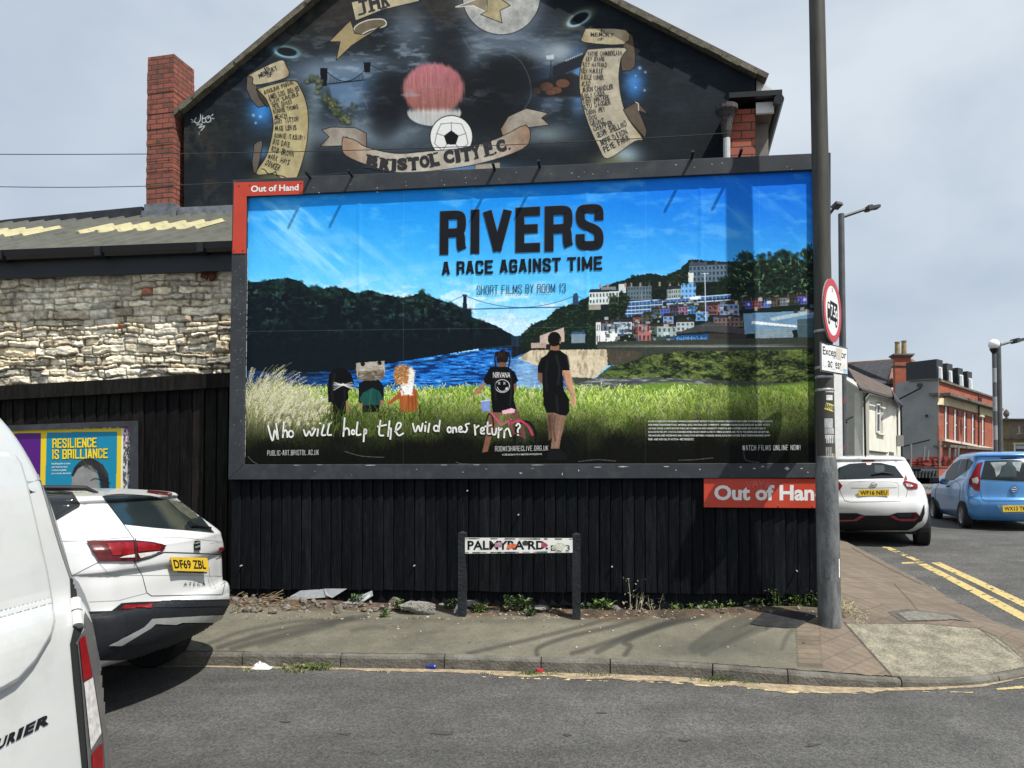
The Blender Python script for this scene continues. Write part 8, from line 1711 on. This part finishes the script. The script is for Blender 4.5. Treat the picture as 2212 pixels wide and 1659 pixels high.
def rock(px, py, sx, sy, sz, mt, lab, cat, seed, rz=0, name='stone', grp=None, flat=.6):
    p = at_foot(px, py); bm = bmesh.new(); bmesh.ops.create_icosphere(bm, subdivisions=3, radius=1); r_ = random.Random(seed); ph = [r_.uniform(0, 9) for _ in range(6)]
    pl_ = [(Vector((r_.gauss(0, 1), r_.gauss(0, 1), r_.gauss(0, 1))).normalized(), r_.uniform(.55, .85)) for _ in range(9)]
    for v in bm.verts:
        d_ = v.co.normalized(); k = 1+.12*math.sin(3*d_.x+ph[0])*math.sin(4*d_.y+ph[1])+.07*math.sin(9*d_.z+ph[2]+5*d_.x)
        for nn, c_ in pl_: k = min(k, c_/max(.05, d_.dot(nn))) if d_.dot(nn) > .1 else k
        v.co = d_*k*(1+r_.uniform(-.03, .03))
    R = Matrix.Rotation(rz-YAW, 3, 'Z'); V = [R@Vector((v.co.x*sx, v.co.y*sy, v.co.z*sz))+p+Vector((0, 0, sz*flat)) for v in bm.verts]; Fc = [tuple(v.index for v in f.verts) for f in bm.faces]; bm.free()
    o = add_mesh(name, V, Fc, mt, uv=False, smooth=False); return tag(o, lab, cat, grp)
G_ = 'broken stones and concrete under the fence'
rock(732,1325,.055,.05,.07,M_stone,'rounded brown stone standing below the white metal sheet','stone',1,grp=G_); rock(912,1320,.05,.05,.065,M_stone,'angular brown stone beside the leaning grey metal sheet','stone',2,.4,grp=G_)
rock(905,1327,.20,.08,.085,M_conc,'large broken slab of pale concrete in front of the fence gap','concrete',3,.08,'concrete_lump',G_,.75); rock(1010,1311,.14,.06,.05,M_conc,'flat concrete piece wedged behind the left sign post','concrete',4,-.1,'concrete_lump',G_); rock(868,1298,.09,.06,.06,M_stone,'dark stone deep in the gap right of the metal sheets','stone',5,grp=G_)
rock(1170,1318,.10,.05,.035,M_conc,'low concrete fragment between the two sign posts','concrete',6,.2,'concrete_lump',G_); rock(1330,1318,.06,.04,.04,M_stone,'small stone among the weeds right of the right sign post','stone',7,grp=G_); rock(620,1318,.06,.05,.04,M_conc,'small pale rubble piece near the white car','concrete',8,.3,'concrete_lump',G_); rock(590,1325,.05,.04,.03,M_stone,'grey stone at the start of the rubble near the white car','stone',9,grp=G_); rock(1080,1330,.03,.03,.02,M_conc,'little concrete crumb just right of the left sign post','concrete',10,.3,'concrete_lump',G_)
M_zinc = mat('bent_galvanised_sheet', (.27, .285, .29), .5, metal=.35, var=.25, scale=9, dirt=(.16, .15, .14), dscale=7, damt=.7)
def sheet(pts, lab, seed, th=.004):
    P = [wpt(x, y, d) for x, y, d in pts]; m = MB(); c_ = sum(P, Vector())/len(P); n = len(P)
    m.prism(P, Vector((NX, NY, 0))*th+Vector((0, 0, .003))); o = m.build('metal_sheet', M_zinc); tag(o, lab, 'sheet metal', 'bent metal sheets under the fence'); return o
sheet([(620,1300,.06),(628,1288,.03),(650,1276,-.02),(700,1273,-.03),(722,1274,-.03),(712,1290,.02),(675,1293,.05)], 'pale bent metal sheet poking out under the fence at left', 1); sheet([(700,1272,-.02),(750,1272,-.02),(718,1292,.04),(704,1286,.03)], 'triangular grey metal sheet hanging between two others under the fence', 2)
sheet([(752,1299,.10),(804,1276,.0),(806,1287,.03),(776,1306,.13),(738,1303,.13)], 'grey metal sheet leaning down to the soil with a torn lower edge', 3)
m = MB()
rk = random.Random(40)
for k in range(60):
    x, y = rk.uniform(500, 640), rk.uniform(1285, 1325); p = at_foot(x, y)+Vector((0, 0, rk.uniform(.01, .05))); a_ = rk.uniform(-.9, .9); l_ = rk.uniform(.04, .2); q_ = p+Vector((l_*math.cos(a_), rk.uniform(-.03, .03), l_*math.sin(abs(a_))*.8)); m.tube([p, (p+q_)/2+Vector((0, 0, .01)), q_], rk.uniform(.002, .006), 5)
tag(m.build('dry_twigs', mat('dry_sticks', (.24, .18, .11), .9, var=.4, scale=9)), 'heap of dry twigs and sticks beside the white car bumper', 'twigs', kind='stuff')
m = MB()
for k in range(620):
    x = rk.uniform(505, 1770); y = 1338-rk.random()**1.6*44 if rk.random() < .93 else rk.uniform(1340, 1400); p = at_foot(x, y); s_ = rk.uniform(.004, .016); R = Matrix.Rotation(rk.uniform(0, 3), 3, 'Z')@Matrix.Rotation(rk.uniform(-.4, .4), 3, 'X'); m.k = rk.choice((0, 0, 1, 2)); m.box(p+Vector((0, 0, s_*.3)), (s_*rk.uniform(.8, 2.6), s_*rk.uniform(.7, 1.4), s_*.6), R)
tag(m.build('soil_crumbs', [mat('pale_chips', (.40, .36, .29), .9), mat('brown_chips', (.16, .11, .075), .9), mat('straw_chips', (.40, .31, .17), .9)]), 'scatter of stone chips and straw along the back of the pavement', 'debris', kind='stuff')
m = MB(); ico = bmesh.new(); bmesh.ops.create_icosphere(ico, subdivisions=1, radius=1); iv = [v.co.copy() for v in ico.verts]; if_ = [tuple(v.index for v in f.verts) for f in ico.faces]; ico.free()
for k in range(230):
    x = 500+rk.random()**1.5*1240; p = at_foot(x, rk.uniform(1292, 1326)); s_ = rk.uniform(.012, .05)*(1 if x < 1000 else .7); m.k = rk.choice((0, 0, 1)); R = Matrix.Rotation(rk.uniform(0, 6), 3, Vector((rk.random(), rk.random(), rk.random()+.1)).normalized())
    m.add([R@Vector((v.x*s_*rk.uniform(.7, 1.3), v.y*s_*.8*rk.uniform(.7, 1.2), v.z*s_*.6*rk.uniform(.6, 1.3)))+p+Vector((0, 0, s_*.35)) for v in iv], if_)
tag(m.build('rubble', [M_stone, M_conc], uv=False), 'loose broken rubble strewn along the gap under the black fence', 'rubble', kind='stuff')
# weeds
M_leaf = [mat('weed_leaf', (.065, .12, .03), .6, var=.4, scale=20), mat('weed_leaf_pale', (.14, .19, .05), .6, var=.3, scale=20), mat('weed_leaf_dark', (.03, .06, .02), .6, var=.3, scale=20), mat('dry_stem', (.34, .30, .22), .8, var=.3, scale=20)]
def leaf(m, p, d_, l_, w_, droop=.4):
    d_ = d_.normalized(); sd_ = d_.cross(Vector((0, 0, 1))); sd_ = sd_.normalized() if sd_.length > .01 else Vector((1, 0, 0)); up = sd_.cross(d_)
    m1 = p+d_*l_*.5+up*l_*.08; e = p+d_*l_-Vector((0, 0, l_*droop*.5)); m.add([p, m1+sd_*w_/2, e, m1-sd_*w_/2], [(0,1,2),(0,2,3)])
def weed(px, py, h, spread, n, lab, mi=(0, 1), ll=(.03, .07), lw=.45, stems=0, seed=0, name='weed', dry=False):
    p = at_foot(px, py); r_ = random.Random(seed+int(px)); m = MB()
    for k in range(n):
        a_ = r_.uniform(0, 6.28); e = r_.uniform(.15, 1.3); b = p+Vector((r_.uniform(-1, 1)*spread*.6, r_.uniform(-.5, .5)*spread*.6, r_.random()**1.4*h*.8)); m.k = r_.choice(mi); L = r_.uniform(*ll)
        leaf(m, b, Vector((math.cos(a_)*math.cos(e), math.sin(a_)*math.cos(e), math.sin(e))), L, L*lw)
    o = m.build(name, M_leaf, uv=False)
    if stems:
        r = thing(name, tuple(p), lab, 'weed', 'weeds along the foot of the fence'); o.parent = r; o.location = Vector(o.location)-p; o.name = 'leaves'
        m2 = MB()
        for k in range(stems):
            b = p+Vector((r_.uniform(-.3, .3)*spread, r_.uniform(-.1, .1)*spread, 0)); hh = h*r_.uniform(.5, 1); q_ = b+Vector((r_.uniform(-.3, .5)*spread, r_.uniform(-.05, .05), hh)); md = (b+q_)/2+Vector((r_.uniform(-.02, .02), 0, 0)); m2.tube([b, md, q_], [.006, .0045, .003], 5)
            for j in range(5):
                t_ = r_.uniform(.35, 1); c_ = b.lerp(md, t_*2) if t_ < .5 else md.lerp(q_, t_*2-1); a_ = r_.uniform(0, 6.28); leaf(m2, c_, Vector((math.cos(a_), math.sin(a_), .5)), r_.uniform(.025, .05), .014)
            for j in range(4): leaf(m2, q_, Vector((r_.uniform(-1, 1), r_.uniform(-1, 1), .4)), .022, .010)
        m2.build('stems', M_leaf[3] if dry else M_leaf[1], r, uv=False); return r
    return tag(o, lab, 'weed', 'weeds along the foot of the fence')
weed(772,1303,.09,.10,60,'small green weed between the metal sheets',(0,0,2)); weed(860,1318,.12,.06,45,'pale weed in front of the leaning metal sheet',(1,0)); weed(830,1333,.09,.06,40,'little leafy weed on the pavement edge by the metal sheet',(1,0)); weed(975,1315,.10,.12,60,'dark weed close to the left of the left sign post',(2,0))
weed(1038,1322,.10,.10,80,'bright green clump right of the left sign post',(0,1)); weed(1118,1318,.16,.22,190,'largest green clump between the two sign posts',(0,0,1,2),(.03,.075)); weed(1146,1330,.07,.06,45,'small dark weed in front of the largest clump',(2,0)); weed(1265,1310,.12,.12,70,'grey-green weed just right of the right sign post',(0,2),stems=2,seed=2); weed(1302,1318,.09,.15,45,'broad-leaved weed on the soil under the fence',(0,1),(.07,.12),.5)
weed(1370,1312,.46,.22,70,'tall dry seeding weed with bare grey stems against the fence',(2,3),(.03,.06),.4,stems=7,seed=5,dry=True); weed(1412,1312,.20,.16,30,'short withered weed beside the tall dry one',(3,2),(.02,.05),.4,stems=3,seed=6,dry=True)
weed(1478,1308,.09,.30,170,'low bright green strip of weeds right of the dry stems',(1,0),(.03,.06)); weed(1550,1308,.10,.32,190,'low green mat of weeds below the red name board',(1,0),(.03,.06)); weed(1618,1302,.10,.18,90,'leafy green mat between the low strip and the black cover',(1,0),(.03,.06)); weed(1660,1300,.24,.16,90,'dark weed with thin stalks behind the black cover',(2,0),(.03,.06),.4,stems=4,seed=7); weed(1708,1303,.16,.14,110,'mid green weed behind the right edge of the black cover',(0,1),stems=2,seed=8)
weed(1735,1300,.26,.18,120,'bushy dark weed close to the lamp column',(0,2),(.03,.05),.5,stems=4,seed=9); weed(1752,1308,.12,.10,50,'tiny weed at the left foot of the lamp column',(2,0)); weed(1098,1318,.16,.05,8,'thin bare weed stalk between the sign posts',(3,),(.01,.02),.4,stems=1,seed=12,dry=True)
def tuft(px, py, n, sp, h, lab, zf, mi=(0, 1), seed=0):
    X, Y, z = on_ground(px, py, zf); r_ = random.Random(seed+int(px)); m = MB()
    for k in range(n):
        b = Vector((X+r_.gauss(0, sp), Y+r_.gauss(0, .02), z)); a_ = r_.uniform(0, 6.28); L = h*r_.uniform(.5, 1.2); m.k = r_.choice(mi); t_ = Vector((math.cos(a_)*L*.7, math.sin(a_)*L*.7, L*.6)); w_ = Vector((-math.sin(a_), math.cos(a_), 0))*.003; m.add([b-w_, b+w_, b+t_*.6+Vector((0, 0, L*.25))+w_*.7, b+t_, b+t_*.6+Vector((0, 0, L*.25))-w_*.7], [(0,1,2,3,4)])
    return tag(m.build('grass_tuft', M_leaf, uv=False), lab, 'grass tuft', 'grass tufts in the gutter')
for px, py, n, sp, h, lb, mi in ((668,1446,260,.10,.075,'large yellowing grass tuft against the kerb near the paper litter',(1,3,1)),(640,1452,90,.08,.04,'thin flat tuft of dry grass left in front of the large gutter tuft',(3,1)),(828,1452,30,.05,.03,'tiny dry tuft beside the blue can',(3,)),(1150,1457,60,.05,.045,'small green tuft in front of the red lid',(0,1)),(1190,1458,40,.05,.035,'dry tuft just right of the red lid',(3,1)),(1045,1456,40,.04,.03,'straw-like tuft left of the red lid',(3,)),(1290,1460,60,.07,.035,'dry tuft in the sandy gutter below the right sign post',(3,1)),(1560,1471,120,.09,.05,'green gutter tuft below the red name board',(0,1)),(1625,1475,60,.06,.04,'green gutter tuft nearest the paved corner',(0,1)),(540,1450,40,.05,.03,'small tuft just right of the paper litter',(1,3))):
    tuft(px, py, n, sp, h, lb, road_z, mi)
m = MB(); r_ = random.Random(4); X0, Y0, z0 = on_ground(1826, 1312, pave_z)
for k in range(380):
    b = Vector((X0+abs(r_.gauss(0, .10))-.07, Y0+r_.gauss(0, .16), 0)); b.z = pave_z(b.x, b.y)+.002+r_.random()*.02; a_ = r_.uniform(0, 6.28); L = r_.uniform(.03, .09); t_ = Vector((math.cos(a_)*L, math.sin(a_)*L, r_.uniform(-.0, .03))); w_ = Vector((-math.sin(a_), math.cos(a_), 0))*.0022; m.add([b-w_, b+w_, b+t_], [(0,1,2)])
tag(m.build('dry_grass', mat('bleached_straw', (.46, .42, .24), .9), uv=False), 'bleached dry grass lying behind the lamp column on the pavement', 'dry grass', kind='stuff')
# litter
def crumple(px, py, sx, sy, sz, mt, lab, cat, nm, seed, zf=road_z):
    X, Y, z = on_ground(px, py, zf); r_ = random.Random(seed); n = 9; V = []
    for j in range(n):
        for i in range(n):
            u, v = i/(n-1)-.5, j/(n-1)-.5; e = max(0, 1-(abs(u)*2)**2)*max(0, 1-(abs(v)*2)**2); V.append((X+u*sx*(1+r_.uniform(-.1, .1)), Y+v*sy, z+.004+e*sz*r_.uniform(.35, 1.3)*(1.5-u*1.6)))
    bm_ = [(j*n+i, j*n+i+1, (j+1)*n+i+1, (j+1)*n+i) for j in range(n-1) for i in range(n-1)]; return tag(add_mesh(nm, V, bm_, mt, uv=False), lab, cat)
crumple(566,1444,.17,.10,.032,mat('white_paper', (.66, .66, .64), .8, var=.08),'crumpled white paper lying in the gutter by the kerb','litter','paper_litter',1); crumple(992,1324,.11,.06,.05,bpy.data.materials['white_paper'],'torn white and red wrapper lying on the soil by the left sign post','litter','wrapper',2,pave_z)
X, Y, z = on_ground(920, 1445, road_z); m = MB(); m.lathe((0, 0, 0), [(.014, 0), (.02, .004), (.021, .02), (.019, .05), (.021, .08), (.016, .09)], 14); R = Matrix.Rotation(1.57, 3, 'Y')@Matrix.Rotation(.2, 3, 'X'); V = [R@Vector((v[0], v[1]*.8, v[2]))+Vector((X, Y, z+.02)) for v in m.v]; tag(add_mesh('drink_can', V, m.f, mat('blue_can', (.02, .04, .30), .35, metal=.3, var=.5, scale=50), uv=False), 'squashed blue drink can in the gutter under the kerb', 'can')
X, Y, z = on_ground(1312, 1457-8, road_z); X, Y, z = on_ground(1165, 1452, road_z); m = MB(); m.lathe((X, Y, z), [(.034, 0), (.036, .012), (.034, .03), (.028, .033), (.002, .034)], 18); tag(m.build('lid', mat('red_plastic', (.40, .02, .03), .4, var=.1)), 'small red plastic lid standing by the kerb in the gutter', 'lid')
# covers in the pavement
def flat(name, pts, h, mt, lab, cat): 
    P = [on_ground(x, y, pave_z) for x, y in pts]; m = MB(); m.prism([Vector((a, b, c_-.03)) for a, b, c_ in P], Vector((0, 0, .03+h))); o = m.build(name, mt); bevel(o, .006, 2); return tag(o, lab, cat)
flat('rubber_mat', [(1620,1349),(1652,1322),(1700,1321),(1768,1326),(1762,1333),(1722,1356),(1700,1358),(1640,1353)], .014, mat('black_sheet', (.016, .017, .019), .7, var=.4, scale=6, dirt=(.06, .058, .05), dscale=10), 'black cover sheet lying on the pavement beside the lamp column', 'cover')
mh = thing('inspection_cover', tuple(on_ground(2010, 1336, pave_z)), 'worn rectangular inspection cover set in the pavement at the corner', 'manhole cover')
for nm, P_, o_, c_ in (('frame', [(1916,1322),(2064,1328),(2102,1346),(1948,1345)], .004, (74, 71, 66)), ('lid', [(1936,1325.5),(2050,1330),(2080,1343),(1962,1342.5)], .009, (104, 102, 93))):
    o = ground_patch(nm, P_, M_line, pave_z, off=o_, step=.01, color=c_, var=.5, seed=5); o.parent = mh; o.location = Vector(o.location)-Vector(mh.location)
